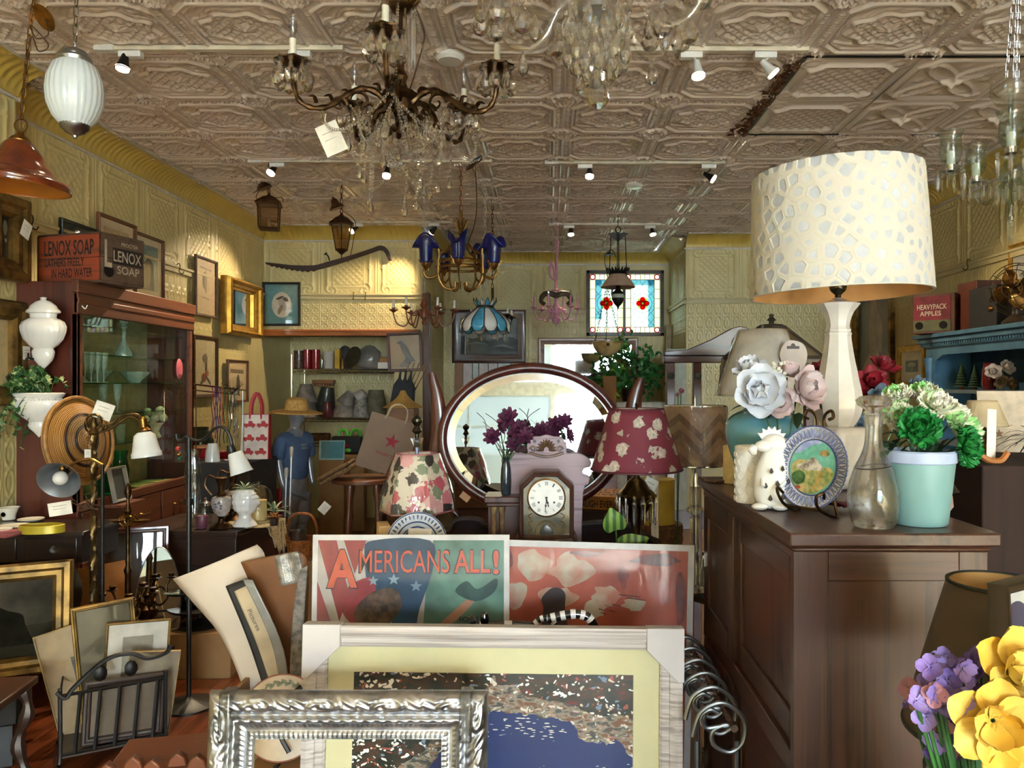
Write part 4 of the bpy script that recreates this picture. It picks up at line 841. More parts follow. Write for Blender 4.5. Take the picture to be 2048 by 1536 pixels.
 for i,(y,a,lb)in enumerate(((-.1,.1,'yellowed paper lying on the display cabinet floor, left one'),(.22,-.2,'yellowed paper lying on the display cabinet floor, middle one'),(.42,.15,'yellowed paper lying on the display cabinet floor, right one'))):
  b=MB();b.box((0,0,0),(.24,.2,.002));tag(b.obj('old_paper',mat('old paper','c9ab6a',.8,0,.15,12),None,(ox+.02,oy+y,zb+.002+.002*i),(0,0,a)),lb,'paper')
 picture('small grey photo frame standing on the cabinet floor behind the floor lamp',.16,.2,.014,mat('grey frame','9a968c',.4),(CX1+.035,4.42,zb-.02),pi/2,-.2,bgm=inks('grey photo','4a5254'))
cabinet()
b=MB();b.bx(CX1+.005,CX1+.11,4.3,4.55,zb_:=H-S(1015-770,4.07)-.04,zb_+.015);o=b.obj('ledge',CABF,bpy.data.objects['display_cabinet'],None);o.location=-bpy.data.objects['display_cabinet'].location
# ornaments hung on the cabinet side
def urn():
 Y=CY0-.004;c=P(103,740,Y);t=thing('wall_urn','white ribbed half urn with lid and small spigot on the cabinet side','wall urn',c);k=Y/F
 half=lambda a,z:1
 b=MB();b.lathe([(r*k,(740-y)*k)for r,y in ((.1,740),(10,730),(17,722),(20,716),(22,705),(19,698),(26,692),(36,680),(41,665),(42,655),(38,646),(30,640))],48,(0,-.0,0),mod=lambda a,z:1+(.06*abs(math.sin(9*a))if .12<z<.26 else 0),sy=.6);b.obj('body',CERAM,t,(0,-.065,0))
 b=MB();b.lathe([(r*k,(740-y)*k)for r,y in ((30,641),(25,638),(26,630),(33,628),(33,624),(28,620),(25,614),(15,606),(6,603),(5,601),(7,598),(.1,596))],32,sy=.6);b.obj('lid',CERAM,t,(0,-.065,0))
 b=MB();b.tube(cr([(-.03,-.1,.055),(-.035,-.135,.06),(-.035,-.145,.045)],4),.006,6);b.tube([(-.035,-.13,.06),(-.035,-.13,.085)],.005,6);b.obj('spigot',IRON,t)
urn()
def ivyplanter():
 Y=CY0-.004;c=P(98,873,Y);t=thing('wall_planter','white fluted wall planter holding trailing variegated ivy','wall planter',c);k=Y/F
 b=MB();b.lathe([(r*k,(873-y)*k)for r,y in ((.1,873),(10,862),(18,855),(20,848),(17,842),(30,832),(43,820),(48,808),(45,798),(43,796),(47,792),(50,787),(46,785),(40,790))],48,mod=lambda a,z:1+(.05*math.cos(16*a)if .06<z<.17 else 0),sy=.6);b.obj('pot',CERAM,t,(0,-.08,0))
 b=MB()
 for i in range(22):a=pi+pi*i/21;b.ball((44*k*math.cos(a),-.08+27*k*math.sin(a),.2),.007,6)
 b.obj('bead_trim',CERAM,t)
 rr=random.Random(11);bs=[MB(),MB()];st=MB()
 def ivy(p,d,q):
  M=T(p)@aim(d)@RZ(rr.random()*6)@RX(-1.2);bb=bs[0]if rr.random()<.72 else bs[1]
  o=[(0,0),(.35,-.1),(.5,.3),(.3,.42),(.42,.75),(.12,.7),(0,1.05),(-.12,.7),(-.42,.75),(-.3,.42),(-.5,.3),(-.35,-.1)];vs=[(x*q,y*q,-abs(x)*q*.35)for x,y in o];bb.add(vs+[(0,.4*q,0)],[(i,(i+1)%12,12)for i in range(12)],M)
 for i in range(34):
  a=rr.uniform(0,2*pi);s=Vector((.06*math.cos(a),-.08+.03*math.sin(a),.23));kd=i%3
  e=s+Vector((rr.uniform(-.14,.12),rr.uniform(-.07,.02),rr.uniform(.0,.14)))if kd else s+Vector((rr.uniform(-.2,-.1),rr.uniform(-.09,-.02),rr.uniform(-.3,-.02)))
  mid=s.lerp(e,.5)+Vector((0,-.02,.06));pts=cr([s,mid,e],5);st.tube(pts,.002,4)
  for p in pts[3:]:ivy(Vector(p),(rr.gauss(0,.6),-1,rr.gauss(.3,.5)),rr.uniform(.022,.042))
 st.obj('vine',LEAFG,t);stuff(bs[0].obj('foliage',GREENS[0],t));stuff(bs[1].obj('pale_foliage',GREENS[1],t))
ivyplanter()
# red soap crate on the cabinet
def crate():
 Y=4.2;k=Y/F;c=Vector((P(203,0,Y).x,Y,CZT+.024));t=thing('soap_crate','weathered red wooden soap crate with black lettering on the display cabinet','crate',c,(0,0,math.radians(-15)));w,h,d=.3,.255,.44
 RED=wood('worn red crate paint','9a4326','6b3a24','X',1.2,.7,.0,.4);GRY=wood('worn grey crate wood','5f4a3a','453328','X',1.3,.75,0,.4);INK=mat('black stencil ink','2a1c16',.8);PALE=mat('pale stencil','b9a68c',.8)
 # local: near vertical edge at origin, red face along -X (towards the left), grey end along +Y
 b=MB();b.bx(-d,0,0,.014,0,h/2-.001);b.bx(-d,0,0,.014,h/2+.001,h);b.bx(-d,0,w-.014,w,0,h);b.obj('side_board',RED,t,bev=.002)
 b=MB();b.bx(-.018,.004,.0,w,0,h/2-.001);b.bx(-.018,.004,.0,w,h/2+.001,h);b.obj('end_board',GRY,t,bev=.002);b=MB();b.bx(-d-.004,-d+.014,0,w,0,h);b.obj('end_board',GRY,t,bev=.002)
 b=MB();b.bx(-d,0,0,w,h,h+.01);b.obj('lid_board',GRY,t,bev=.002);b=MB();b.bx(-d,0,0,w,-.012,0);b.obj('lid_board',GRY,t,bev=.002)
 for s_,ww,hh,x,z in (('LENOX SOAP',.34,.085,-d/2,.185),('LATHERS FREELY',.27,.045,-d/2-.03,.105),('IN HARD WATER',.28,.05,-d/2+.02,.045)):text(s_,ww,hh,t,INK,(x,-.002,z),(pi/2,0,0),.012)
 b=MB();b.add([(.0055,.07,.1),(.0055,.285,.1),(.0055,.285,.19),(.0055,.07,.19)],[(0,1,2,3)]);b.obj('dark_label',INK,t)
 text('LENOX',.2,.062,t,PALE,(.0065,.175,.145),(pi/2,0,pi/2),.012);text('SOAP',.16,.045,t,PALE,(.0065,.18,.07),(pi/2,0,pi/2),.012);text('L',.05,.15,t,PALE,(.0065,.04,.15),(pi/2,0,pi/2),.02);text('PROCTER',.12,.02,t,PALE,(.0065,.19,.215),(pi/2,0,pi/2),.01)
 b=MB();b.lathe([(.0001,0),(.035,0)],20,(.006,.045,.055),RY(pi/2));b.obj('round_stamp',INK,t)
crate()
# pictures on the left wall, from near to far
for a,kw in (((117,192,448,560),dict(label='small black framed dark landscape leaning behind the soap crate',fw=.02,fm=BLACK,bgm=DGR,layers=[(OCH,ell(.5,.5,.22,.3))])),((192,268,438,600),dict(label='brown framed print with a lettered box, behind the soap crate',fw=.025,fm=BRF,bgm=BEI,layers=[(SK,[(.15,.62),(.85,.62),(.85,.8),(.15,.8)]),(BEI,[(.18,.64),(.82,.64),(.82,.78),(.18,.78)])],mw=.05,mm=CREAM)),((266,324,472,600),dict(label='brown framed greenish print above the middle of the display cabinet',fw=.022,fm=BRF,bgm=inks('aqua print','7f9a94'),layers=[(DGR,[(.2,0),(.8,0),(.75,.6),(.5,.75),(.25,.6)])],mw=.05,mm=CREAM)),((388,431,516,634),dict(label='tall narrow brown framed sketch with writing, right of the display cabinet',fw=.022,fm=OX,bgm=inks('buff paper','c4ab88'),layers=[(SKD,ell(.45,.62,.12,.16)),(SK,ell(.5,.6,.06,.22)),(SK,[(.3,.3),(.7,.28),(.72,.3),(.3,.32)]),(SK,[(.2,.84),(.8,.82),(.8,.85),(.2,.87)])])),((384,432,672,795),dict(label='dark framed flower print below the tall sketch on the left wall',fw=.03,fm=OX,bgm=inks('cream print','d6c8a0'),layers=[(inks('red bloom','9a4a38'),ell(.45,.3,.12,.08)),(SKD,ell(.55,.5,.05,.25)),(SK,ell(.5,.65,.12,.08)),(inks('rose','b0705a'),ell(.6,.38,.08,.06)),(SKD,ell(.35,.22,.14,.04,12,.6)),(SKD,ell(.68,.24,.12,.03,12,-.6))])),((452,493,720,805),dict(label='small brown framed plant print low on the left wall by the beads',fw=.022,fm=BRF,bgm=inks('pale print','dcc59a'),layers=[(SK,[(.15,.72),(.85,.7),(.85,.8),(.15,.82)]),(SKD,ell(.55,.4,.1,.28))]))):
 picture(**onL(*a,**kw))
kw=onL(441,509,562,672,XL+.04)
t=picture('deep gold framed mirror on the left wall reflecting the oval print',fw=.1,fm=GOLD,bgm=inks('cool print','7f9a90'),d=.1,prof=[(0,0),(0,-.06),(.015,-.09),(.03,-.1),(.045,-.085),(.05,-.06),(.075,-.05),(.085,-.035),(.1,-.03),(.1,-.006)],glassy=False,cat='mirror',name='gilt_mirror',**kw)
MIRR=mat('mirror silver','e8ecee',.02,1,0)
b=MB();iw,ih=kw['w']-.2,kw['h']-.2;b.bx(-iw/2,iw/2,-.012,-.008,.1,.1+ih);b.obj('mirror_glass',MIRR,t)
# back wall over the alcove
k=YB/F;p=P(564,652,YB-.03);CY=inks('teal mat','5f8f90')
picture('black framed drawing in an oval teal mat on the back left wall',75*k,87*k,.025,BLACK,p,0,.02,bgm=CY,layers=[(inks('oval cream','d9cdb8'),ell(.5,.48,.3,.33)),(inks('pale figure','b9b0a4'),ell(.52,.5,.1,.2,16,.5)),(SKD,ell(.62,.62,.09,.05,12,-.4)),(SKD,ell(.45,.66,.13,.03,12,.3)),(SK,ell(.46,.36,.05,.14,12,-.5))])
def curved_tool():
 c=P(657,520,YB-.03);t=thing('wooden_yoke','long dark curved wooden tool with a serrated edge hung on the back wall','wooden tool',c);k=YB/F;q=lambda pts:[((x-657)*k,0,(520-y)*k)for x,y in pts]
 up=cr([(532,525),(560,528),(590,531),(630,531),(660,523),(700,512),(740,499),(762,492),(776,500),(784,521)],6);lo=cr([(534,529),(560,535),(590,540),(622,542),(662,533),(702,520),(742,507),(760,501),(770,506),(778,523)],6)
 for i,p in enumerate(lo):
  if 2<i<20:lo[i]=(p[0],p[1]+(2.2 if i%2 else -.8))
 up=[((x-657)*k,(520-y)*k)for x,y in up];lo=[((x-657)*k,(520-y)*k)for x,y in lo];b=MB();b.prism(up+lo[::-1],.03);b.obj('shaft',wood('dark tool wood','3a2620','261712','X',1,.5),t,bev=.004)
 b=MB();b.tube(cr(q([(659,521),(656,512),(652,508)]),4),.007,6);b.lathe([(.0001,-.008),(.018,-.006),(.02,0),(.0001,.008)],10,q([(651,507)])[0],RY(-.6));b.obj('peg',IRON,t)
curved_tool()
# wicker tray leaning on the cabinet
def wicker():
 Y=3.9;c=P(170,880,Y);t=thing('wicker_tray','large round woven tray with dark rings tilted against the cabinet','woven tray',c,(0,0,0));R_=S(87,Y)
 t.rotation_euler=(RZ(math.radians(80))@RX(-.12)).to_euler()
 m,nt,bs=newmat('woven straw');tc=coords(nt);sp=N(nt,'ShaderNodeSeparateXYZ');nt.links.new(tc,sp.inputs[0]);ln=N(nt,'ShaderNodeVectorMath',operation='LENGTH');nt.links.new(tc,ln.inputs[0])
 dv=N(nt,'ShaderNodeMath',operation='DIVIDE');dv.inputs[1].default_value=R_;nt.links.new(ln.outputs['Value'],dv.inputs[0])
 r=ramp(nt,[(0,'8a6436'),(.28,'8a6436'),(.3,'2e1d10'),(.36,'2e1d10'),(.38,'8d6635'),(.55,'8d6635'),(.57,'3a2412'),(.62,'3a2412'),(.64,'a87638')],dv.outputs[0]);nt.links.new(r.outputs[0],bs.inputs['Base Color']);bs.inputs['Roughness'].default_value=.5;sn=N(nt,'ShaderNodeMath',operation='SINE');ml=N(nt,'ShaderNodeMath',operation='MULTIPLY');ml.inputs[1].default_value=900;nt.links.new(ln.outputs['Value'],ml.inputs[0]);nt.links.new(ml.outputs[0],sn.inputs[0]);bump(nt,bs,sn.outputs[0],.8,.002)
 b=MB();n=60;pr=[(.0001,.012)]+[(R_*j/22,.012-.02*(j/22)**2+.0025*(j%2)-(.0 if j<14 else .004*(j-13)))for j in range(1,23)]
 b.lathe(pr,n,(0,0,0),RX(pi/2)@RZ(0),mod=lambda a,z:1+.004*math.sin(30*a));b.obj('weave',m,t,solid=.006)
 b=MB();b.tube([(R_*math.cos(a),.025,R_*math.sin(a))for a in [2*pi*i/60 for i in range(60)]],.009,6,True);b.obj('rim',mat('straw rim','a5783f',.5,0,.2,40),t)
wicker()
# bridge floor lamp with frosted shade
AB=mat('antique bronze','6a5433',.38,.9,.3,30);FROST=mat('frosted fluted glass','d8dcde',.3,0,.04,coat=.4)
def bridge():
 Y=3.62;k=Y/F;x0=P(188,0,Y).x;q=lambda x,y,d=0:Vector(((x-188)*k,d,H+(770-y)*k));t=thing('bridge_floor_lamp','twisted bronze bridge floor lamp with one frosted fluted glass shade','floor lamp',(x0,Y,0))
 b=MB();n=110;zt=q(188,862).z
 b.lathe([(.012+.0035*(1 if j%2 else 0),.03+(zt-.03)*j/n)for j in range(n+1)],10,mod=lambda a,z:1+.28*math.cos(2*a+z*42));b.lathe([(.15,0),(.15,.012),(.1,.025),(.04,.045),(.02,.08),(.012,.1)],28);b.obj('pole',AB,t)
 b=MB();b.tube([q(188+15*math.cos(a),843-14*math.sin(a))for a in [2*pi*i/24 for i in range(24)]],.006,6,True)
 for i in range(6):a=i*pi/5;b.tube(cr([q(188,855),q(188-10*math.cos(a),845-3*i%7),q(188-7*math.cos(a),836)],4),.004,5)
 b.lathe([(.02,0),(.025,.01),(.014,.03),(.02,.05),(.012,.07)],12,q(188,870));b.tube(cr([q(170,843),q(172,858),q(182,868)],4),.005,5)
 b.obj('crest',AB,t)
 b=MB();top=cr([q(203,850),q(222,848),q(240,833),q(258,828),q(275,829),q(285,838)],6);bot=cr([q(200,864),q(220,858),q(240,845),q(258,834),q(273,837),q(280,846)],6);b.tube(top,.005,6);b.tube(bot,.005,6)
 for i in range(2,len(top)-2,2):b.tube([top[i],bot[i+1]],.003,4);b.tube([top[i+1],bot[i-1]],.003,4)
 b.obj('arm',AB,t);b=MB();b.lathe([(.012,.02),(.02,.01),(.018,-.03),(.03,-.045)],14,q(286,842),RY(-.12));b.obj('socket',BRASS,t)
 b=MB();b.lathe([(.028,.0),(.045,-.015),(.052,-.05),(.06,-.09),(.066,-.1),(.066,-.118),(.06,-.118)],60,q(288,864),RY(-.12),mod=lambda a,z:1+(.012*math.cos(30*a)if z>-.085 else 0));b.obj('shade',FROST,t)
 b=MB();b.tube([q(182,868,-.02),q(180,900,-.02),q(177,950,-.02)],.0012,4);b.obj('pull_string',BLACK,t);tag_card(t,.03,.042,q(181,898,-.022),(0,0,0))
 tag_card(t,.085,.08,q(208,806,.02),(0,.35,.2),'price_card',2)
 b=MB();rr=random.Random(2)
 for i in range(16):a=rr.uniform(-.9,.9);b.tube(cr([q(182,1000,-.03),q(182+14*math.sin(a),1012,-.03),q(182+rr.uniform(-25,30),1000+rr.uniform(-26,34),-.03+rr.uniform(-.03,0))],4),.0022,4)
 b.obj('twine_bow',mat('twine','4e3623',.8),t)
bridge()
def desk_head():
 Y=3.5;k=Y/F;q=lambda x,y,d=0:Vector(((x-205)*k,d,H+(770-y)*k));t=thing('gooseneck_floor_lamp','grey metal floor lamp whose open shade shows its white bulb','floor lamp',(P(205,0,Y).x,Y,0))
 b=MB();b.lathe([(.12,0),(.12,.012),(.03,.03),(.008,.05),(.008,q(205,930).z)],16);b.obj('stand',IRON,t)
 b=MB();b.tube(cr([q(205,930),q(180,918),q(150,925),q(132,938)],5),.006,6);b.lathe([(.014,0),(.018,.03),(.012,.05)],12,q(130,945),RY(-.5));b.obj('arm',BRASS,t)
 ax=Vector((.15,-.9,-.42));A=T(q(134,940))@aim(ax);b=MB();b.lathe([(.02,-.01),(.03,.01),(.06,.05),(.088,.085),(.09,.09),(.086,.088),(.058,.052),(.03,.014)],32,M=A,cap=False,c=(0,0,0));b.obj('shade',mat('grey enamel','6f7377',.35,.3,.1),t)
 b=MB();b.ball((0,0,.07),.032,14,M=None);bb=MB();bb.add(b.v,b.f,A);bb.obj('bulb',mat('white bulb','dcdad6',.3,coat=.3),t)
 b=MB();b.lathe([(.016,.01),(.017,.045)],12,M=A);b.obj('socket',BLACK,t);tag_card(t,.1,.06,q(135,1000,-.06),(0,-.15,.1))
desk_head()
# black side table on the left with crockery
def ltable():
 Y0,z=3.66,H-S(1062-770,3.66);x1=P(168,0,Y0).x;t=thing('side_table','black painted side table with two glass knobs at the left edge','table',(x1-.35,Y0+.16,0))
 b=MB();b.bx(-.29,.36,-.18,.17,z-.022,z);b.obj('top',BLKWOOD,t,bev=.004);b=MB();b.bx(-.27,.34,-.16,.15,z-.15,z-.022);b.obj('apron',BLKWOOD,t)
 for x in (-.05,.24):
  b=MB();b.bx(x-.17,x+.08,-.168,-.155,z-.138,z-.034);d_=b.obj('drawer',BLKWOOD,t,bev=.003);b=MB();b.lathe([(.008,0),(.02,.012),(.016,.024),(.0001,.026)],8,(x-.02,-.166,z-.085),RX(pi/2));b.obj('glass_knob',CRYSTAL,d_,ang=10)
 for s in (-.22,.24):
  b=MB();b.tube(cr([(s,-.13,z-.15),(s+.05,-.13,z-.3),(s-.01,-.13,z-.5),(s-.05,-.13,.12),(s+.03,-.13,.02)],6),.035,4,False,.5);b.obj('leg',BLKWOOD,t);b=MB();b.bx(s-.02,s+.02,.1,.14,0,z-.15);b.obj('leg',BLKWOOD,t)
 zz=z+.001;PL=mat('white plate','ece6d6',.2,coat=.4,var=.02)
 def plate(px,Y,r_,lb,zoff=0):
  b=MB();b.lathe([(r_*.55,0),(r_*.7,.004),(r_,.014),(r_,.017),(r_*.68,.008),(.0001,.006)],28);tag(b.obj('plate',PL,None,(P(px,0,Y).x,Y,zz+zoff)),lb,'plate')
 plate(28,3.72,.065,'white saucer nearest on the black side table');plate(62,3.9,.06,'white saucer farthest on the black side table');plate(0,3.62,.05,'white saucer at the photo edge on the black side table')
 b=MB();b.lathe([(.022,0),(.03,.004),(.034,.03),(.045,.06),(.05,.066),(.046,.066),(.03,.02)],24,mod=lambda a,z:1+.015*math.cos(6*a));t2=b.obj('teacup',PL,None,(P(18,0,3.95).x,3.95,zz));tag(t2,'white flared cup with small blue print on the black table','cup')
 b=MB();b.lathe([(.0001,0),(.012,0)],10,(.0,-.042,.035),RX(pi/2));b.obj('blue_print',mat('blue print','4a4a66',.4),t2)
 b=MB();b.lathe([(.1,0),(.1,.035),(.094,.038),(.094,.006),(.0001,.006)],36,sy=.55);tag(b.obj('yellow_dish',mat('yellow tin','b9a52e',.3,.2,.12,9,coat=.4),None,(P(95,0,3.66).x+.0,3.62,zz),(0,0,.12)),'low yellow oval tin on the black side table','tin')
 b=MB();rr=random.Random(4)
 for i in range(4):b.box((0,.015*i,.002+.0035*i),(.16,.09,.003),RZ(.2*i-.2))
 tag(b.obj('napkin_stack',mat('dusty pink cloth','8f4a52',.7,0,.2),None,(P(2,0,3.55).x,3.54,zz)),'stack of dusty pink napkins at the front of the black table','napkins')
ltable()
# ---------------- left floor: chest, racks, frames ----------------
DARKW=wood('dark stained wood','33211a','1d110d','X',1,.4,.2)
def carton(name,label,cat,x0,x1,y0,y1,z0,z1,m,rot=0,flaps=0):
 t=thing(name,label,cat,((x0+x1)/2,(y0+y1)/2,z0),rot);w,d,h=(x1-x0)/2,(y1-y0)/2,z1-z0
 b=MB();b.bx(-w,w,-d,d,0,h);b.obj('body',m,t,bev=.004)
 if flaps:
  b=MB();b.bx(-w,-.001,-d,d,h,h+.004);b.obj('flap',m,t);b=MB();b.bx(.001,w,-d,d,h,h+.004);b.obj('flap',m,t)
 return t
 # big landscape on dark boxes
carton('storage_chest','low black chest beneath the big gilt landscape painting','chest',-2.74,-2.22,3.0,3.3,0,.17,BLACK,.45)
t=carton('black_box','flat black box with upside down grey lettering under the landscape painting','box',-2.72,-2.2,3.0,3.28,.171,.3,mat('black box card','1a1a1c',.5),.45)
text('Meridian',.2,.05,t,mat('grey lettering','8f8f8c',.6),(.1,-.1425,.075),(pi/2,pi,0),.01)
picture('big gilt framed landscape painting with dark trees leaning at the lower left',.82,.47,.075,OLDGOLD,(-2.48,3.22,.302),math.radians(27),-.16,bgm=mat('dusk sky canvas','4a443a',.95,0,.3,5,c2='2c2924',),d=.07,glassy=False,layers=[(mat('far bank','2e2a20',.95),[(0,0),(1,0),(1,.42),(.7,.38),(.4,.36),(0,.3)]),(mat('dark tree paint','1a1810',.95,0,.3,20),cr([(.3,.15),(.3,.35),(.4,.48),(.45,.62),(.55,.7),(.66,.72),(.75,.62),(.83,.55),(.85,.4),(.9,.15)],4)),(mat('river paint','46433a',.95),[(.1,.02),(.5,.02),(.42,.16),(.2,.2)]),(mat('dark tree paint'),ell(.1,.28,.14,.1))],cat='painting',name='landscape_painting')
# carved stool at the very left with plates
def stool():
 t=thing('carved_stool','dark carved wooden stool with flat top at the lower left corner','stool',(-2.1,2.78,0),.15);z=.42
 b=MB();b.bx(-.2,.14,-.14,.2,z-.03,z);b.obj('top',WALNUT,t,bev=.006)
 for x,y in ((-.16,-.1),(.1,-.1),(.1,.16),(-.16,.16)):
  b=MB();b.tube(cr([(x,y,z-.03),(x+.02,y,.3),(x-.015,y,.18),(x+.01,y,.06),(x,y,0)],5),[.022+.006*math.sin(j*1.3)for j in range(21)],8);b.obj('leg',DARKW,t)
 b=MB();b.bx(-.17,.11,-.125,-.105,.2,z-.03)
 for i in range(5):b.tube([(-.13+.055*i+.022*math.cos(a),-.13,.3+.05*math.sin(a))for a in [j*.6 for j in range(11)]],.007,5)
 b.obj('carved_apron',DARKW,t)
 for i in range(3):
  b=MB();b.lathe([(.05,0),(.08,.01),(.082,.014),(.05,.006),(.0001,.005)],24);tag(b.obj('plate',WHITE,None,(-2.2,2.80,z+.001+.012*i)),['bottom','middle','top'][i]+' white plate of the small stack on the carved stool','plate')
stool()
# magazine rack and the pictures in it
def magrack():
 c=Vector((P(228,0,3.3).x,3.30,0));A=math.radians(30);t=thing('magazine_rack','black wrought iron magazine rack filled with framed prints','magazine rack',c,A);w,d=.19,.13
 b=MB()
 for x,y in ((-w,-d),(w,-d),(w,d),(-w,d)):b.tube(cr([(x,y,.33),(x,y,.06),(x*1.05,y*1.1,.02),(x*1.12,y*1.2,.004)],5),.008,6)
 for z in (.06,.3):b.tube([(-w,-d,z),(w,-d,z),(w,d,z),(-w,d,z)],.007,4,True)
 b.obj('frame',IRON,t);b=MB();b.bx(-w,w,-d,d,.045,.056);b.obj('base',DARKW,t)
 b=MB();b.tube(cr([(-w-.01,-d-.01,.32),(-w+.02,-d-.01,.29),(-w+.05,-d-.01,.33),(-.03,-d-.01,.42),(.06,-d-.01,.43),(.12,-d-.01,.40),(w,-d-.01,.41),(w+.02,-d-.01,.44)],6),.009,6)
 for i in range(5):x=-w+.05+.07*i;b.tube([(x,-d-.004,.06),(x+.02,-d-.004,.3)],.008,5)
 for s in (-.05,.06):b.ball((s,-d-.015,.37),.026,9,(1,.4,1.3))
 b.obj('scroll_front',IRON,t)
 R_=RZ(A)
 def inrack(lx,ly,label,w_,h_,roll,tilt,fw,fm,bgm,mw=0,mm=None,layers=None):
  p=c+R_.to_3x3()@Vector((lx,ly,.058));picture(label,w_,h_,fw,fm,p,A,tilt,mw,mm,layers,bgm,d=.02,roll=roll,name='framed_print')
 inrack(-.1,.095,'leaning beige print with unpainted edge at the left of the magazine rack',.2,.46,-.22,-.04,.006,inks('raw edge','b09a6c'),mat('tan print','a08866',.7),layers=[(DGR,[(.55,.1),(.9,.1),(.9,.7),(.55,.72)])])
 inrack(.0,.06,'tall gilt framed dim print at the back of the magazine rack',.24,.55,-.08,-.03,.02,OLDGOLD,mat('dim olive print','5c543e',.8))
 inrack(.07,.02,'white matted portrait print with thin gilt frame in the magazine rack',.25,.46,.06,-.03,.01,OLDGOLD,inks('portrait grey','8f8676'),.055,mat('mat grey white','cfc9bd',.8),[(SKD,ell(.5,.4,.16,.22)),(SKD,ell(.5,.7,.08,.1))])
 inrack(.11,-.045,'blank backed canvas at the front of the magazine rack',.2,.34,.14,-.04,.004,mat('canvas edge','c2a877',.7),mat('blank canvas back','8f816c',.8))
 inrack(.03,-.085,'dark wood framed print behind the scrolls of the magazine rack',.3,.26,.05,-.04,.03,DARKW,inks('umber','5a4a38'))
magrack()
# low crate, candelabra, leaning frames
carton('low_crate','low dark wooden crate under the bronze candelabrum','crate',-2.3,-1.95,3.72,4.0,0,.2,DARKW)
def candelabra():
 Y=3.85;k=Y/F;x0=P(256,0,Y).x;t=thing('candelabrum','tall bronze candelabrum with curled arms and shell dishes','candelabrum',(x0,Y,.201));q=lambda x,y,d=0:Vector(((x-256)*k,d,H-.201+(770-y)*k))
 b=MB();b.lathe([(.075,0),(.07,.015),(.045,.025),(.02,.05),(.026,.08),(.05,.11),(.052,.14),(.03,.17),(.018,.2),(.03,.22),(.016,.25),(.014,.4),(.02,.42),(.01,.45),(.01,.7),(.018,.72),(.008,.75),(.006,q(256,985).z)],16,mod=lambda a,z:1+(.06*math.cos(6*a)if z<.2 else 0));z=q(258,985).z
 b.lathe([(.01,z-.03),(.016,z),(.014,z+.03),(.0001,z+.05)],10,mod=lambda a,zz:1+.2*math.cos(4*a+zz*90));b.obj('stem',BRONZE,t)
 for i in range(5):
  a=i*1.257+.2;b=MB();b.tube(cr([(.01,0,.2),(.06,0,.16),(.1,0,.2),(.09,0,.26),(.115,0,.3)],6),.006,6);b.tube([(.06+.02*math.cos(j*.5),0,.24+.02*math.sin(j*.5))for j in range(10)],.005,5);b.lathe([(.008,0),(.028,.01),(.012,.014),(.018,.03),(.014,.032)],12,(.115,0,.3));b.obj('arm',BRONZE,t,None,(0,0,a))
 for s,x in ((-1,238),(1,280)):
  b=MB();p=q(x,1046);b.tube(cr([q(258,1040),q((x+258)/2,1030),p],4),.005,5);b.lathe([(.0001,0),(.03,.004),(.05,.016)],14,p,sy=.6);b.obj('shell_dish',BRASS,t)
 b=MB()
 for r_,dx in ((.028,-.01),(.022,.01)):b.tube([q(256,1040)+Vector((dx+r_*math.cos(a),-.01,r_*math.sin(a)))for a in [i*.4 for i in range(17)]],.004,5)
 b.obj('wreath',BRASS,t)
candelabra()
picture('dark polished empty frame leaning on the drawers behind the candelabrum',.34,.76,.035,MAHOG,(P(272,0,4.25).x,4.22,.0),.35,-.14,bgm=inks('empty dark','2a1f18'),name='empty_picture',cat='frame')
b=MB();b.bx(-.17,.17,-.01,0,0,.6);tag(b.obj('orange_board',mat('orange backing board','b0702f',.6,0,.1),None,(P(205,0,4.0).x,4.03,.0),(-.1,-.16,.2)),'plain orange board leaning left of the dark polished frame','board')
def ovalm():
 t=thing('oval_mirror','frameless oval mirror leaning beside the dark polished frame','mirror',(P(308,0,4.05).x,4.08,.0),(-.1,0,.3));b=MB();b.prism([(.11*math.cos(a),.34+.34*math.sin(a))for a in [2*pi*i/40 for i in range(40)]],.006);b.obj('glass',MIRR,t);b=MB();b.tube([(.11*math.cos(a),-.003,.34+.34*math.sin(a))for a in [2*pi*i/40 for i in range(40)]],.004,5,True);b.obj('edge',STEEL,t)
ovalm()
picture('small unframed sepia harbour print leaning below the candelabrum',.2,.2,.006,OX,(P(290,0,3.72).x,3.7,.0),.25,-.25,bgm=inks('sepia','8a6440'),layers=[(SKD,[(.1,.3),(.9,.32),(.9,.36),(.1,.34)]),(SKD,[(.4,.34),(.42,.8),(.44,.34)]),(SKD,[(.6,.34),(.62,.7),(.64,.34)])],roll=.3)
carton('cardboard_box','closed brown cardboard box with black cake stands on top','box',P(324,0,4.05).x,P(455,0,4.05).x,4.05,4.35,0,.235,CARD,.08,1)
def cake(x,y,z,r,h,lb):
 t=thing('cake_stand',lb,'cake stand',(x,y,z));b=MB();b.lathe([(r*.75,0),(r*.7,.006),(r*.2,.02),(.012,.04),(.01,h-.02),(.03,h-.008)],28);b.obj('foot',BLACK,t);b=MB();b.lathe([(.03,h-.01),(r,h-.004),(r+.004,h+.008),(r,h+.008),(r-.01,h+.001),(.0001,h)],32);b.obj('plate',BLACK,t)
cake(P(400,0,4.2).x,4.2,.241,.16,.1,'black footed cake stand at the front of the cardboard box');cake(P(372,0,4.22).x,4.22,.352,.11,.07,'smaller black cake stand resting on the larger one')
b=MB();b.tube([(.09*math.cos(a),.09*math.sin(a),.02)for a in [i*.3 for i in range(21)]],.003,5,True);b.lathe([(.1,0),(.1,.004),(.0001,.006)],28);tag(b.obj('glass_tray',GLASSY,None,(P(365,0,4.22).x,4.2,.432)),'clear round tray with wire handle on the upper cake stand','tray')
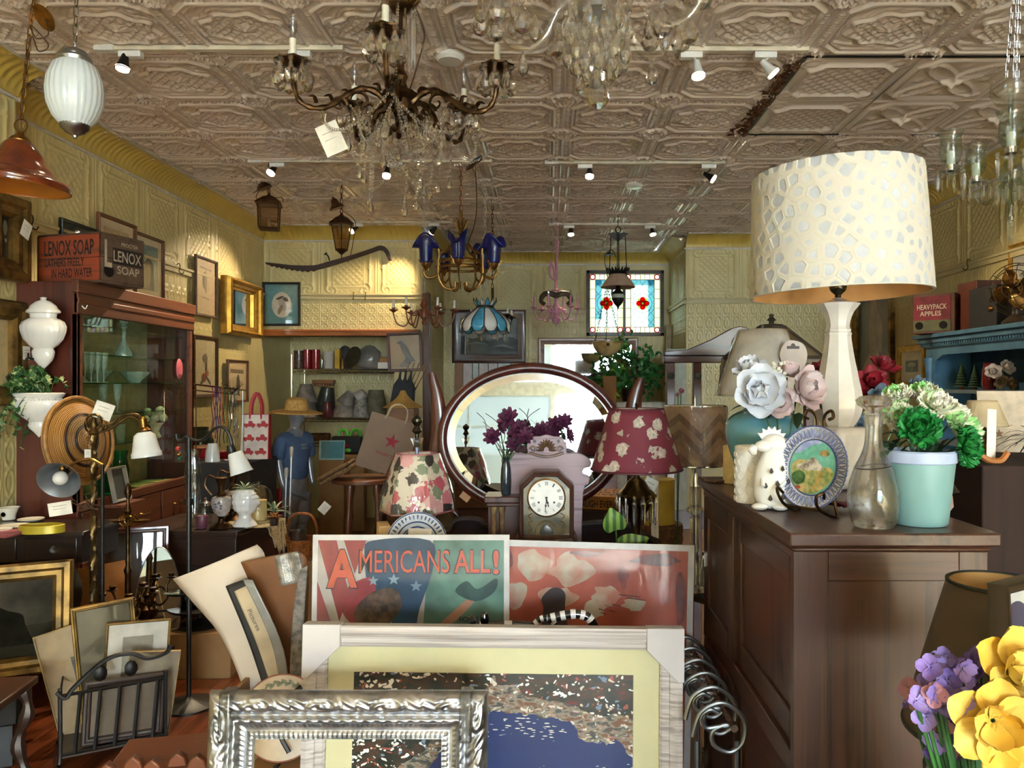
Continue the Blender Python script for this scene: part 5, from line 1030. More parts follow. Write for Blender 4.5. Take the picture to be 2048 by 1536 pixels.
def berries():
 t=thing('berry_spray','dark artificial berry spray lying over the magazine rack corner','artificial berries',P(290,1310,3.42));b=MB();rr=random.Random(9)
 for i in range(40):b.ball((rr.gauss(0,.045),rr.gauss(0,.02),rr.gauss(0,.05)),.011,7)
 stuff(b.obj('berries',mat('black berries','2a1a20',.3,coat=.4),t));b=MB();b.tube([(-.1,0,-.06),(0,0,0),(.06,0,.08)],.004,5);b.obj('stem',BROWNW,t)
berries()
# dark chest and its ornaments
ZC=.706;QC=1.14
t=thing('dark_chest','dark wooden chest with overhanging top carrying vases and a glass dome','chest',(-1.84*QC,4.16*QC,0),-.1);b=MB();b.bx(-.34,.31,-.26,.28,0,ZC-.03);b.obj('body',DARKW,t,bev=.004);b=MB();b.bx(-.36,.33,-.29,.31,ZC-.03,ZC);b.obj('top',DARKW,t,bev=.006);b=MB();b.bx(-.34,.31,-.268,-.26,ZC-.2,ZC-.05);b.obj('drawer',DARKW,t,bev=.003)
on=lambda px,Y,z=ZC:(P(px,0,Y*(QC if z<.9 else 1)).x,Y*(QC if z<.9 else 1),z+.0015)
def lt(name,label,cat,prof,m,loc,n=24,mod=None,sy=1,cap=False,rot=None):
 b=MB();b.lathe(prof,n,mod=mod,sy=sy,cap=cap);return tag(b.obj(name,m,None,loc,rot),label,cat,None,QC if loc[2]<.9 else None)
b=MB();rr=random.Random(8)
def doily(u,v):
 a=2*pi*u;r=.17*v*(1+.05*math.sin(18*a)*v);x,y=r*math.cos(a)*1.25,r*math.sin(a);z=0;ex=x-.1
 if ex>0:z=-max(0,ex-.0)*1.6*(1 if ex>.0 else 0);x=.1+ex*.3
 return (x,y,z)
LACE=mat('cream lace','d9c9a4',.9,0,.35,120,c2='7a6a4c')
b.grid(doily,72,14);d_=tag(b.obj('lace_doily',LACE,None,(P(535,0,4.1).x*QC-.05,4.12*QC,ZC+.004),None,solid=.003),'cream lace doily hanging over the corner of the dark chest','doily')
ZD=ZC+.006
def ewer(px,Y,lb,s=QC):
 t=thing('ewer',lb,'ewer',on(px,Y),0,None,s);b=MB();b.lathe([(.05,0),(.062,.004),(.05,.014),(.02,.03),(.014,.05),(.022,.062)],20,mod=lambda a,z:1+.1*math.cos(6*a)*(z<.012));b.obj('base',BRONZE,t)
 b=MB();b.lathe([(.018,.06),(.04,.085),(.05,.12),(.05,.145),(.044,.16),(.02,.165)],24);b.obj('body',mat('pale painted porcelain','bfb4ae',.2,0,.2,30,coat=.4),t);b=MB();b.lathe([(.02,.16),(.026,.175),(.016,.19),(.02,.23),(.034,.26),(.03,.262)],16)
 b.tube(cr([(-.02,0,.25),(-.07,0,.27),(-.085,0,.22),(-.05,0,.17)],5),.006,5);b.tube(cr([(.02,0,.25),(.05,0,.28),(.06,0,.25),(.03,0,.2)],5),.005,5);b.obj('neck',BRONZE,t)
 b=MB()
 for i in range(7):b.ball((.022*math.cos(i)*.8,-.049,.12+.018*math.sin(i*1.7)),.008,6,(1,.3,.7))
 b.obj('blue_flowers',mat('grey blue print','6a6a80',.4),t)
ewer(443,3.98,'nearer bronze mounted porcelain ewer on the dark chest');ewer(466,4.22,'farther bronze mounted porcelain ewer on the dark chest')
lt('candle','small purple candle at the front of the dark chest','candle',[(.02,0),(.026,.01),(.03,.05),(.026,.065),(.0001,.06)],mat('purple wax','6a3a4a',.4,sss=.2),on(405,3.97))
lt('glass_column','tall twisted clear glass column standing on the dark chest','vase',[(.045,0),(.04,.02),(.025,.04),(.035,.1),(.042,.25),(.03,.36),(.045,.4)],film('twisted glass',(.93,.95,.94),.15),on(386,4.05),40,lambda a,z:1+.06*math.cos(10*a+z*40))
t=thing('sugar_jar','clear glass sugar jar with chrome lid on the dark chest','jar',on(411,4.08),0,None,QC);b=MB();b.lathe([(.03,0),(.032,.03),(.03,.09),(.024,.1)],10,cap=False);b.obj('jar',GLASSY,t);b=MB();b.lathe([(.026,.1),(.027,.115),(.012,.125),(.006,.13),(.008,.14),(.0001,.142)],18);b.obj('lid',CHROME,t)
def head_planter():
 Y=4.0;t=thing('head_planter','white classical head planter in profile with a succulent on top','planter',on(490,Y,ZD),.15,None,.62*QC)
 PR=[(.085,0),(.1,.01),(.075,.045),(.055,.07),(.052,.1),(.07,.125),(.083,.16),(.09,.2),(.092,.235),(.085,.27),(.07,.3),(.055,.31)]
 prof=cr(PR,5);n=40;b=MB()
 def mod(a,z):
  a=(a+pi)%(2*pi)-pi;f=math.exp(-(a/.28)**2);w_=math.exp(-(a/.7)**2);h=0
  h+=f*(.24*math.exp(-((z-.188)/.016)**2)+.13*math.exp(-((z-.212)/.022)**2)+.09*math.exp(-((z-.155)/.008)**2)+.08*math.exp(-((z-.14)/.008)**2)+.09*math.exp(-((z-.118)/.014)**2));h-=.1*w_*math.exp(-((z-.222)/.012)**2)*(1-f*.4);h+=.1*w_*math.exp(-((z-.24)/.01)**2);h+=.2*w_*(.1<z<.26)*.5
  if abs(a)>.95 and z>.13:h+=.09*abs(math.sin(5*a))*abs(math.sin(z*55))+.06
  return 1+h
 b.lathe(prof,56,mod=mod,sy=.86);b.obj('head',CERAM,t,ang=80)
 b=MB();b.tube([(.085*math.cos(a),.075*math.sin(a),.262+.01*math.cos(a))for a in [i*.3 for i in range(21)]],.008,6,True);b.obj('headband',CERAM,t)
 b=MB();rr=random.Random(3)
 for i in range(22):M=T(0,0,.3)@RZ(i*2.4)@RX(.3+.05*i%.9);leaf_at(b,M,.12,.02,.5,.5)
 stuff(b.obj('succulent_leaves',mat('air plant green','9aa884',.5),t))
head_planter()
t=thing('glass_dome','glass dome over a cream pillar candle on the dark chest','cloche',on(517,4.14,ZD),0,None,QC);b=MB();b.lathe([(.085,0),(.085,.008),(.0001,.01)],32);b.obj('base',mat('rope ring base','a89a72',.7,0,.3,50,.5),t);b=MB();b.lathe([(.07,.01),(.07,.13),(.062,.165),(.035,.19),(.0001,.198)],32,cap=False);b.obj('dome',CLEAR,t);b=MB();b.ball((0,0,.205),.012,10);b.obj('knob',CLEAR,t);b=MB();b.lathe([(.044,.011),(.044,.115),(.03,.117),(.0001,.112)],24);b.obj('candle',mat('cream wax','e0c48a',.5,sss=.2),t)
def tuft(px,Y,lb,m,n=16,L=.1,z=ZD,w=.014):
 t=thing('air_plant',lb,'plant',on(px,Y,z),0,None,QC);b=MB()
 for i in range(n):leaf_at(b,T(0,0,.04)@RZ(i*2.4)@RX(.25+(i%5)*.22),L,w,.5,.5)
 stuff(b.obj('leaves',m,t));b=MB();b.lathe([(.02,0),(.025,.04),(.0001,.045)],12);b.obj('pot',DARKW,t)
tuft(549,4.2,'spiky green air plant right of the glass dome',mat('air plant green'),18,.11);tuft(548,4.02,'small orange dried flowers at the right end of the dark chest',mat('dried orange flower','b5783a',.7),14,.05)
# black hook lamp
def hooklamp():
 Y=3.72;k=Y/F;q=lambda x,y,d=0:Vector(((x-378)*k,d,H+(770-y)*k));t=thing('hook_floor_lamp','black floor lamp with curled arm and frosted shade above the dark chest','floor lamp',(P(378,0,Y).x,Y,0))
 b=MB();b.lathe([(.13,0),(.13,.01),(.03,.03),(.0115,.05),(.0115,q(0,880).z),(.006,q(0,872).z)],14);b.lathe([(.02,0),(.02,.03)],10,q(378,1010));b.obj('pole',BLACK,t)
 b=MB();b.tube(cr([q(353,868),q(356,880),q(366,880),q(372,874),q(395,882),q(412,875),q(428,858),q(445,854),q(458,868),q(464,890)],6),.0075,7);b.lathe([(.012,0),(.022,.02),(.016,.05)],12,q(466,910),RY(-.3));b.obj('arm',BLACK,t)
 b=MB();b.lathe([(.03,0),(.034,-.005),(.05,-.09),(.055,-.105),(.052,-.105)],40,q(470,905),RY(-.32),mod=lambda a,z:1+.01*math.cos(20*a),cap=False);b.obj('shade',FROST,t)
 for x,y,m in ((362,908,BRASS),(364,916,mat('green bell','1f5a3a',.3,.4)),(360,897,mat('red bell ribbon','a02a22',.5))):b=MB();b.ball(q(x,y,-.02),.012,9);b.obj('jingle_bell',m,t)
hooklamp()
# cluttered table behind the chest: pots, bead rack, tote bag
carton('display_table','cloth covered table in the back left corner carrying pots, beads and bags','table',-2.95,-2.13,5.45,6.0,0,1.0,mat('dark table cloth','3a3430',.8),0)
REDE=mat('red enamel','b0202a',.2,0,.08,coat=.5)
t=thing('red_pot','red enamel pot with wooden lid behind the black hook lamp','pot',on(408,5.8,1.0));b=MB();b.lathe([(.07,0),(.085,.01),(.088,.07),(.092,.075),(.085,.078)],28);b.obj('body',REDE,t);b=MB();b.lathe([(.09,.078),(.085,.09),(.0001,.1)],28);b.obj('lid',mat('wooden lid','d09a70',.5),t)
lt('red_dish','shallow red dish standing beside the red enamel pot','dish',[(.06,0),(.09,.03),(.095,.05),(.085,.048),(.0001,.015)],REDE,on(436,5.8,1.0))
lt('green_jar','dark green round jar behind the bead rack','jar',[(.05,0),(.1,.06),(.1,.12),(.06,.2),(.065,.22)],mat('dark green glaze','2c3522',.3,coat=.4),on(400,6.0,1.0))
def beadrack():
 Y=5.6;k=Y/F;c=on(438,Y,1.0);t=thing('bead_rack','chrome rail hung with strings of red, blue, orange and green beads','necklace rack',c);q=lambda x,y,d=0:Vector(((x-438)*k,d,H-c[2]+(770-y)*k))
 b=MB();b.tube([q(384,768),q(492,781)],.007,8);b.tube([q(386,780),q(480,790)],.005,8);b.tube([q(392,770),q(392,770)@Matrix.Identity(3)-Vector((0,0,q(392,770).z))],.0035,6);b.tube([q(486,781),q(486,781)-Vector((0,0,q(486,781).z))],.0035,6);b.bx(q(384,0).x,q(492,0).x,-.05,.05,0,.012);b.obj('stand',CHROME,t)
 for j,(x,y1,cc)in enumerate(((426,880,'a8434a'),(430,868,'8a5a8a'),(435,895,'3f4a88'),(441,850,'b0503a'),(447,858,'c9703a'),(450,888,'2f7a4a'),(462,870,'444444'))):
  b=MB();n=int((y1-775)/2.4)
  for i in range(n):b.ball(q(x+1.6*math.sin(i*.3+j),775+i*2.4,-.012),.0048,5)
  for i in range(n):b.ball(q(x+5+1.2*math.sin(i*.25),775+i*2.4,.004),.0048,5)
  b.obj('bead_string',mat('beads '+cc,cc,.3,0,.3,60,coat=.4),t)
 b=MB();rr=random.Random(5)
 for i in range(420):y=782+rr.random()*110;M=T(q(470+rr.gauss(0,3),y,rr.gauss(0,.02)))@RZ(rr.random()*6)@RX(rr.random()*3);b.add([(-.001,0,0),(.001,0,0),(.001,.035,0),(-.001,.035,0)],[(0,1,2,3)],M)
 stuff(b.obj('tinsel',mat('silver tinsel','c5d0cc',.2,.8,.1),t));b=MB()
 for i in range(14):b.tube(cr([q(462,790),q(455+i*2.5,770,-.02),q(452+i*3,752+abs(i-7)*2.5,-.03)],4),.0015,4)
 b.obj('wire_stems',BRONZE,t)
beadrack()
lt('hanging_light','small clear fluted glass shade hanging near the bead strings','lampshade',[(.05,0),(.045,.08),(.03,.13)],FROST,on(425,5.5,1.001),30)
def tote():
 Y=5.7;k=Y/F;c=on(512,Y,1.0);t=thing('tote_bag','white tote bag printed with red pickup trucks and red handles','bag',c,(-.06,0,.1));w,h,d=.2,.33,.1;b=MB()
 b.add([(-w/2,-d/2,0),(w/2,-d/2,0),(w/2,d/2,0),(-w/2,d/2,0),(-w*.48,-.03,h),(w*.48,-.03,h),(w*.48,.03,h),(-w*.48,.03,h)],[(0,3,2,1),(0,1,5,4),(2,3,7,6),(3,0,4,7),(1,2,6,5)]);b.obj('body',mat('white woven bag','e0cfc4',.6),t);RD=mat('red bag print','b22a2e',.6)
 b=MB();b.add([(w/2+.001,-d/2-.001,0),(w/2+.001,d/2,0),(w*.48+.001,.03,h),(w*.48+.001,-.031,h)],[(0,1,2,3)]);b.tube([(w/2,-d/2,0),(w*.48,-.03,h),(-w*.48,-.03,h)],.004,5);b.obj('red_gusset',RD,t)
 tr=[(a*1.35,q*1.4)for a,q in ((0,0),(.06,0),(.06,.014),(.048,.017),(.042,.03),(.024,.03),(.022,.016),(0,.016))]
 for r in range(3):
  for cix in range(2):
   x,z=-w*.44+cix*.092+.004*r,.03+r*.1;b=MB();o=-d/2+.02*(z/h)
   b.add([(x+a,-d/2+.02*(z+q)/h*1.0-.0015,z+q+.01)for a,q in tr],[tuple(range(8))])
   for wx in (.018,.064):b.add([(x+wx+.0085*math.cos(j),-d/2+.02*z/h-.002,z+.009+.0085*math.sin(j))for j in [i*.785 for i in range(8)]],[tuple(range(8))])
   b.obj('truck_print',RD,t)
 b=MB()
 for y in (-.03,.03):b.tube(cr([(-w*.2,y,h-.05),(-w*.18,y,h+.08),(.0,y,h+.16),(w*.18,y,h+.08),(w*.2,y,h-.05)],6),.009,5,False,.3)
 b.obj('handle',RD,t)
tote()
# mannequin in T-shirt, shorts and straw hat
def skin(name,verts,edges,m,parent,sub=2,root=0):
 me=bpy.data.meshes.new(name);me.from_pydata([v[:3]for v in verts],edges,[]);o=link(name,me,parent);me.materials.append(m)
 md=o.modifiers.new('skin','SKIN');md.use_smooth_shade=True;sv=me.skin_vertices[0].data
 for i,v in enumerate(verts):sv[i].radius=(v[3],v[4]if len(v)>4 else v[3]);sv[i].use_root=i==root
 s=o.modifiers.new('sub','SUBSURF');s.levels=sub;s.render_levels=sub;return o
STRAW=mat('plaited straw','c9a05a',.7,0,.3,70,.5,c2='a87c3c')
def straw_hat(parent,M,r,peak=0,name='hat',band=True):
 b=MB();pr=[(.0001,.1),(.05,.096),(.075,.08),(.085,.05),(.09,.0),(.1,-.002)]+[(.1+(r-.1)*i/8,-.002-.02*(i/8)**2+.003*(i%2))for i in range(1,9)]
 if peak:pr=[(.0001,.13),(.02,.125),(.035,.09),(.06,.06)]+[(.06+(r-.06)*i/14,.06-.08*(i/14)**.8+.003*(i%2))for i in range(1,15)]
 b.lathe(pr,40,(0,0,0),M,cap=False,mod=lambda a,z:1+.015*math.sin(3*a));o=b.obj(name,STRAW,parent,solid=.003)
 if band and parent is None:return o
 return o
def mannequin():
 Y=6.25;x=P(588,0,Y).x;t=thing('mannequin','child sized mannequin in blue T-shirt, striped shorts and wide straw hat','mannequin',(x,Y,0),math.radians(-28),None,1.04);MM=mat('chrome grey mannequin','a5a8ae',.3,.45,.2,9)
 V=[(0,0,.70,.1,.08),(0,0,.85,.085,.075),(.01,0,1.0,.1,.09),(.01,0,1.1,.075,.07),(.01,0,1.15,.035,.035),(.025,0,1.2,.05,.05),(.03,0,1.27,.075,.065),(.025,0,1.33,.055,.055),(0,-.06,.6,.065,.065),(.005,-.065,.35,.045,.045),(0,-.065,.1,.03,.03),(.03,-.065,.03,.03,.028),(.1,-.065,.02,.022,.02),(0,.06,.6,.065,.065),(.005,.065,.35,.045,.045),(0,.065,.1,.03,.03),(.03,.065,.03,.03,.028),(.1,.065,.02,.022,.02),(0,-.125,1.07,.042,.042),(-.005,-.155,.92,.033,.033),(.03,-.15,.76,.024,.024),(.05,-.145,.7,.02,.014),(0,.125,1.07,.042,.042),(-.005,.155,.92,.033,.033),(.03,.15,.76,.024,.024),(.05,.145,.7,.02,.014)]
 E=[(0,1),(1,2),(2,3),(3,4),(4,5),(5,6),(6,7),(0,8),(8,9),(9,10),(10,11),(11,12),(0,13),(13,14),(14,15),(15,16),(16,17),(3,18),(18,19),(19,20),(20,21),(3,22),(22,23),(23,24),(24,25)]
 skin('body',V,E,MM,t)
 b=MB();b.ball((.105,0,1.255),.012,8,(1,.7,1.3));b.ball((.1,0,1.222),.01,8,(.6,1.6,.4));b.ball((.095,-.027,1.275),.009,8);b.ball((.095,.027,1.275),.009,8);b.ball((.025,-.075,1.262),.014,8,(.8,.4,1.3));b.ball((.025,.075,1.262),.014,8,(.8,.4,1.3));b.obj('face',MM,t)
 SH=mat('washed blue cotton','4a5f80',.85,0,.12,14,.3)
 S_=[(0,0,.72,.125,.105),(.005,0,.86,.115,.1),(.01,0,1.0,.125,.11),(.01,0,1.09,.1,.085),(.01,0,1.135,.05,.05),(0,-.13,1.075,.058,.058),(-.005,-.16,.96,.056,.056),(.0,-.165,.91,.056,.056),(0,.13,1.075,.058,.058),(-.005,.16,.96,.056,.056),(.0,.165,.91,.056,.056)]
 skin('t_shirt',S_,[(0,1),(1,2),(2,3),(3,4),(3,5),(5,6),(6,7),(3,8),(8,9),(9,10)],SH,t)
 GR=mat('grey shorts','8c8682',.85);skin('shorts',[(0,0,.73,.122,.1),(0,-.06,.6,.085,.085),(0,-.07,.38,.08,.08),(0,.06,.6,.085,.085),(0,.07,.38,.08,.08)],[(0,1),(1,2),(0,3),(3,4)],GR,t)
 RS=mat('red stripe','a01f28',.8);b=MB();b.grid(lambda u,v:(.0+.094*math.sin(-.9+u*1.2),-.065-.088*math.cos(-.9+u*1.2)-.002,.37+.33*v),6,6);b.obj('red_stripe',RS,t,solid=.006)
 h=MB();straw_hat(t,T(.025,0,1.295)@RY(.06),.2)
 b=MB()
 for i in range(2):text(('BEST','FRIENDS')[i],.06,.016,t,mat('shirt print','c5ccc8',.7),(.132,-.02,1.03-.025*i),(pi/2,0,pi/2),name='shirt_lettering')
mannequin()
for px,y0,lb in ((576,893,'taller of two grey metal poles standing before the mannequin'),(567,935,'shorter of two grey metal poles standing before the mannequin')):
 Y=5.2;h=H+(770-y0)*Y/F;t=thing('metal_pole',lb,'pole',(P(px-3,0,Y).x,Y,0),(0,.03,0));b=MB();b.tube([(0,0,0),(0,0,h-.06)],.011,8);b.obj('shaft',STEEL,t);b=MB();b.lathe([(.013,h-.07),(.014,h-.01),(.008,h),(.0001,h)],10);b.obj('grip',mat('grey plastic','a5a09a',.5),t)
 # orange basket with a tin can
carton('low_box','plain brown box under the orange basket','box',P(560,0,5).x,P(660,0,5).x,4.95,5.3,0,.42,CARD)
def basket():
 Y=5.1;c=(P(604,0,Y).x,Y,.421);t=thing('wicker_basket','orange wicker basket with arched handle holding a tin can','basket',c);OR=mat('orange wicker','b5682a',.6,0,.3,60,.6)
 b=MB();pr=[(.085,0)]+[(.085+.02*i/8+.003*(i%2),.11*i/8)for i in range(1,9)]+[(.108,.115),(.1,.115),(.085,.01)];b.lathe(pr,48,mod=lambda a,z:1+.025*math.cos(24*a));b.obj('body',OR,t)
 b=MB();b.tube(cr([(-.1,0,.1),(-.095,0,.2),(-.05,0,.27),(.05,0,.27),(.095,0,.2),(.1,0,.1)],6),.009,6);b.obj('handle',OR,t)
 lt('tin_can','dull tin can standing in the orange basket','can',[(.045,.0),(.045,.12),(.047,.123),(.043,.123),(.043,.01),(.0001,.01)],mat('dull tin','8c8578',.35,.8),(c[0]-.02,Y-.02,.45))
basket()
# wooden stool with bags
def woodstool():
 Y=5.2;z=.92;t=thing('wooden_stool','tall brown wooden stool with turned legs carrying a paper bag','stool',(P(722,0,Y).x,Y+.08,0));b=MB();b.lathe([(.2,z-.035),(.215,z-.03),(.215,z-.008),(.2,z)],36);b.obj('seat',wood('stool wood','6a3a20','43220f','X',1,.35),t)
 for i in range(4):
  a=pi/4+i*pi/2+.2;b=MB();n=14;b.tube([(.12*math.cos(a)*(1+.5*j/n),.12*math.sin(a)*(1+.5*j/n),(z-.035)*(1-j/n))for j in range(n+1)],[.02+.006*math.sin(j*1.9)for j in range(n+1)],10);b.obj('leg',wood('stool wood leg','6a3a20','43220f','Z',1,.35),t)
 b=MB()
 for i in range(4):
  a,a2=pi/4+i*pi/2+.2,pi/4+(i+1)*pi/2+.2;b.tube([(.155*math.cos(a),.155*math.sin(a),.35),(.155*math.cos(a2),.155*math.sin(a2),.35)],.011,8)
 b.obj('stretcher',wood('stool wood leg' and'stool rung wood','6a3a20','43220f','X',1,.35),t);tag_card(t,.06,.075,(-.2,-.16,.76),(0,.7,0));return t
woodstool()
def starbag():
 Y=5.25;c=(P(758,0,Y).x,Y+.02,.955);t=thing('paper_bag','brown paper shopping bag with a red star and cord handles','bag',c,(-.1,.3,.12));w,h,d=.34,.38,.12;m=mat('kraft paper','8c7460',.8,0,.06,8);b=MB()
 b.add([(-w/2,-d/2,0),(w/2,-d/2,0),(w/2,d/2,0),(-w/2,d/2,0),(-w*.5,-d*.4,h),(w*.5,-d*.4,h),(w*.5,d*.4,h),(-w*.5,d*.4,h)],[(0,3,2,1),(0,1,5,4),(2,3,7,6),(3,0,4,7),(1,2,6,5)]);b.obj('body',m,t)
 R5=mat('red star print','a01f30',.7);pts=[((.055 if i%2==0 else .022)*math.sin(2*pi*i/10),(.055 if i%2==0 else .022)*math.cos(2*pi*i/10))for i in range(10)];b=MB();b.add([(x+.02,-d/2-.001+.012*(.22+z)/h,.22+z)for x,z in pts],[tuple(range(10))]);b.obj('red_star',R5,t)
 text("macy's",.16,.036,t,R5,(.02,-d/2+.002,.125),(pi/2-.03,0,0),.0)
 b=MB()
 for y in (-d*.4,d*.4):b.tube(cr([(-.07,y,h-.02),(-.055,y,h+.07),(0,y,h+.1),(.055,y,h+.07),(.07,y,h-.02)],6),.004,5)
 b.obj('handle',mat('paper cord','cdb99a',.8),t)
starbag()
def foldmat():
 t=thing('woven_mat','folded brown woven mat hanging over the left of the wooden stool','mat',(P(672,0,5.1).x,5.16,.94),(0,-.5,.1));b=MB();b.bx(-.1,.13,-.16,.12,0,.03);b.bx(-.1,.13,-.16,.12,.032,.055);b.obj('mat',mat('woven rush','7a5a34',.8,0,.35,80,.8),t,bev=.01)
foldmat()
# ---------------- centre foreground: frames, posters, boards ----------------
t=thing('low_bench','low plain wooden bench under the framed pictures in the foreground','bench',(-.17,1.9,0));b=MB();b.bx(-.62,.46,-.46,.36,.32,.355);b.obj('top',BROWNW,t,bev=.004)
for x,y in ((-.57,-.41),(.42,-.41),(.42,.31),(-.57,.31)):b=MB();b.bx(x-.03,x+.03,y-.03,y+.03,0,.32);b.obj('leg',BROWNW,t)
ZB=.3565
SILV=mat('antique silver leaf','c4c6ca',.36,1,.2,30,.1,c2='8f9196')
def silver():
 Y=1.62;w,h,fw=.60,.535,.098;t=thing('silver_picture','ornate empty silver frame with acanthus scrolls leaning in the foreground','frame',(P(688,0,Y).x,Y,ZB),(-.1,0,0))
 def prof(v):return (.013*min(1,v/.05)**.5+.009*math.sin(pi*min(1,max(0,(v-.05)/.42)))if v<.47 else 0)+(.012+.01*math.sin(pi*(v-.5)/.2)if .5<=v<.7 else 0)+(.008 if .7<=v<.88 else 0)+(.012 if v>=.88 else 0)+.012*(1-v)
 def rel(s,v):
  q=(s%.14)/.14-.5
  if v<.46:
   if v<.06:return 0
   y=(v-.26)/.2;r=math.hypot(q*1.5,y*.62);th=math.atan2(y,q*1.5);e=math.sin(pi*(v-.06)/.4)**.5
   a=.5+.5*math.cos(r*22-2.2*th);c_=.5+.5*math.cos(9*q*pi+5*y*abs(q)*4);return .0062*e*(a if r<.45 else c_*.8)
  if v<.68:return .0035*(.5+.5*math.sin(s*260+v*40))*math.sin(pi*(v-.46)/.22)
  if v>.88 or .69<v<.74:return .003*abs(math.sin(s*300))
  return 0
 for sd in range(4):
  L=w if sd%2==0 else h;n=int(L/.0028);b=MB()
  def fn(u,v):
   ins=fw*v;s=ins+(L-2*ins)*u;yy=-prof(v)-rel(s,v)
   return [(-w/2+s,yy,ins),(w/2-ins,yy,s),(w/2-s,yy,h-ins),(-w/2+ins,yy,h-s)][sd]
  b.grid(fn,n,30)
  o=b.obj('frame_side',SILV,t,ang=180)
 b=MB();frame_mesh(b,w,h,[(0,-.012),(0,-.004),(fw,-.004),(fw,-.02)]);b.obj('back',SILV,t)
 for s in (-1,1):b=MB();b.bx(s*(w/2-.045)-.014,s*(w/2-.045)+.014,-.046,.004,h-.1,h+.006);b.obj('corner_tape',film('corner tape',(.8,.8,.8),.08,.2),t,bev=.006)
silver()
def aerial():
 Y=1.86;w,h,fw=.918,.605,.054;WW,nt,bs=newmat('whitewashed wood');nz=N(nt,'ShaderNodeTexNoise',Scale=1.0,Detail=6.0);nt.links.new(coords(nt,(3,60,160)),nz.inputs['Vector']);r=ramp(nt,[(.35,'958b86'),(.5,'b8afab'),(.7,'cbc4c0')],nz.outputs[0]);nt.links.new(r.outputs[0],bs.inputs['Base Color']);bump(nt,bs,nz.outputs[0],.3,.001);bs.inputs['Roughness'].default_value=.6
 m,nt,bs=newmat('aerial town print');co=coords(nt,(1,1,1));sp=N(nt,'ShaderNodeSeparateXYZ');nt.links.new(co,sp.inputs[0])
 def math_(op,a,b=None,c=None):
  n=N(nt,'ShaderNodeMath',operation=op)
  for i,q in enumerate((a,b,c)):
   if q is None:continue
   if isinstance(q,(int,float)):n.inputs[i].default_value=q
   else:nt.links.new(q,n.inputs[i])
  return n.outputs[0]
 def nz(s,sc=(1,1,1.6),d=4.0):n=N(nt,'ShaderNodeTexNoise',Scale=s,Detail=d);nt.links.new(coords(nt,sc),n.inputs['Vector']);return n.outputs[0]
 tree=ramp(nt,[(.3,'0a0d09'),(.42,'182013'),(.5,'2a2618'),(.57,'4a2818'),(.62,'232c1c'),(.7,'6a1f1a')],nz(26)).outputs[0]
 vo=N(nt,'ShaderNodeTexVoronoi',Scale=62.0);ds=N(nt,'ShaderNodeTexNoise',Scale=16.0,Detail=3.0);nt.links.new(coords(nt),ds.inputs['Vector']);sv=N(nt,'ShaderNodeVectorMath',operation='MULTIPLY_ADD');sv.inputs[1].default_value=(.16,.16,.1);nt.links.new(ds.outputs['Color'],sv.inputs[0]);nt.links.new(coords(nt,(.8,1,1.7)),sv.inputs[2]);nt.links.new(sv.outputs[0],vo.inputs['Vector'])
 sc_=N(nt,'ShaderNodeSeparateColor');nt.links.new(vo.outputs['Color'],sc_.inputs[0]);dens=nz(5.0,(1,1,3))
 house=math_('MULTIPLY',math_('LESS_THAN',math_('ADD',vo.outputs['Distance'],math_('MULTIPLY',nz(120),.5)),.68),math_('GREATER_THAN',math_('ADD',sc_.outputs[0],math_('MULTIPLY',dens,.75)),0.93))
 hc=ramp(nt,[(0,'e8e4dc'),(.45,'d8d8dc'),(.55,'9a4a3c'),(.7,'c9b8a0'),(.85,'6a7f98'),(1,'f0ece6')],sc_.outputs[1],'CONSTANT').outputs[0]
 mx=N(nt,'ShaderNodeMix',data_type='RGBA');nt.links.new(house,mx.inputs[0]);nt.links.new(tree,mx.inputs[6]);nt.links.new(hc,mx.inputs[7])
 # shoreline: water below a wavy line falling to the right
 x,z=sp.outputs[0],sp.outputs[2];sh=math_('ADD',math_('ADD',math_('MINIMUM',math_('MULTIPLY',x,-.31),math_('MULTIPLY',x,.9)),.405),math_('MULTIPLY',math_('SUBTRACT',nz(7,(1,1,1)),.5),.16));wat=math_('LESS_THAN',z,sh)
 band=math_('LESS_THAN',math_('ABSOLUTE',math_('SUBTRACT',z,math_('ADD',sh,.03))),.03);lot=ramp(nt,[(.4,'50504c'),(.5,'b9ad98'),(.6,'8a5a3a')],nz(34,(1,1,2.5))).outputs[0]
 m2=N(nt,'ShaderNodeMix',data_type='RGBA');nt.links.new(math_('MULTIPLY',band,.5),m2 .inputs[0]);nt.links.new(mx.outputs[2],m2 .inputs[6]);nt.links.new(lot,m2 .inputs[7])
 boats=N(nt,'ShaderNodeTexVoronoi',Scale=90.0);nt.links.new(coords(nt,(.5,1,2.2),rot=(0,.35,0)),boats.inputs['Vector']);bo=math_('MULTIPLY',math_('LESS_THAN',boats.outputs['Distance'],.3),math_('GREATER_THAN',nz(6,(1,1,4)),.55))
 wc_=N(nt,'ShaderNodeMix',data_type='RGBA');nt.links.new(bo,wc_.inputs[0]);wc_.inputs[6].default_value=(*lin('16285c'),1);wc_.inputs[7].default_value=(*lin('c9c4b4'),1)
 m3=N(nt,'ShaderNodeMix',data_type='RGBA');nt.links.new(wat,m3 .inputs[0]);nt.links.new(m2 .outputs[2],m3 .inputs[6]);nt.links.new(wc_.outputs[2],m3 .inputs[7]);nt.links.new(m3 .outputs[2],bs.inputs['Base Color']);bs.inputs['Roughness'].default_value=.35
 t=picture('large white washed frame holding an aerial photograph of a harbour town',w,h,fw,WW,(P(981,0,Y).x,Y,ZB),0,-.06,.062,mat('pale yellow mat','cac49c',.8,0,.03),None,m,d=.03,prof=[(0,0),(0,-.03),(.012,-.032),(.03,-.026),(.032,-.022),(.048,-.02),(.054,-.014),(.054,-.006)],name='aerial_photograph',roll=.012,glassy=False)
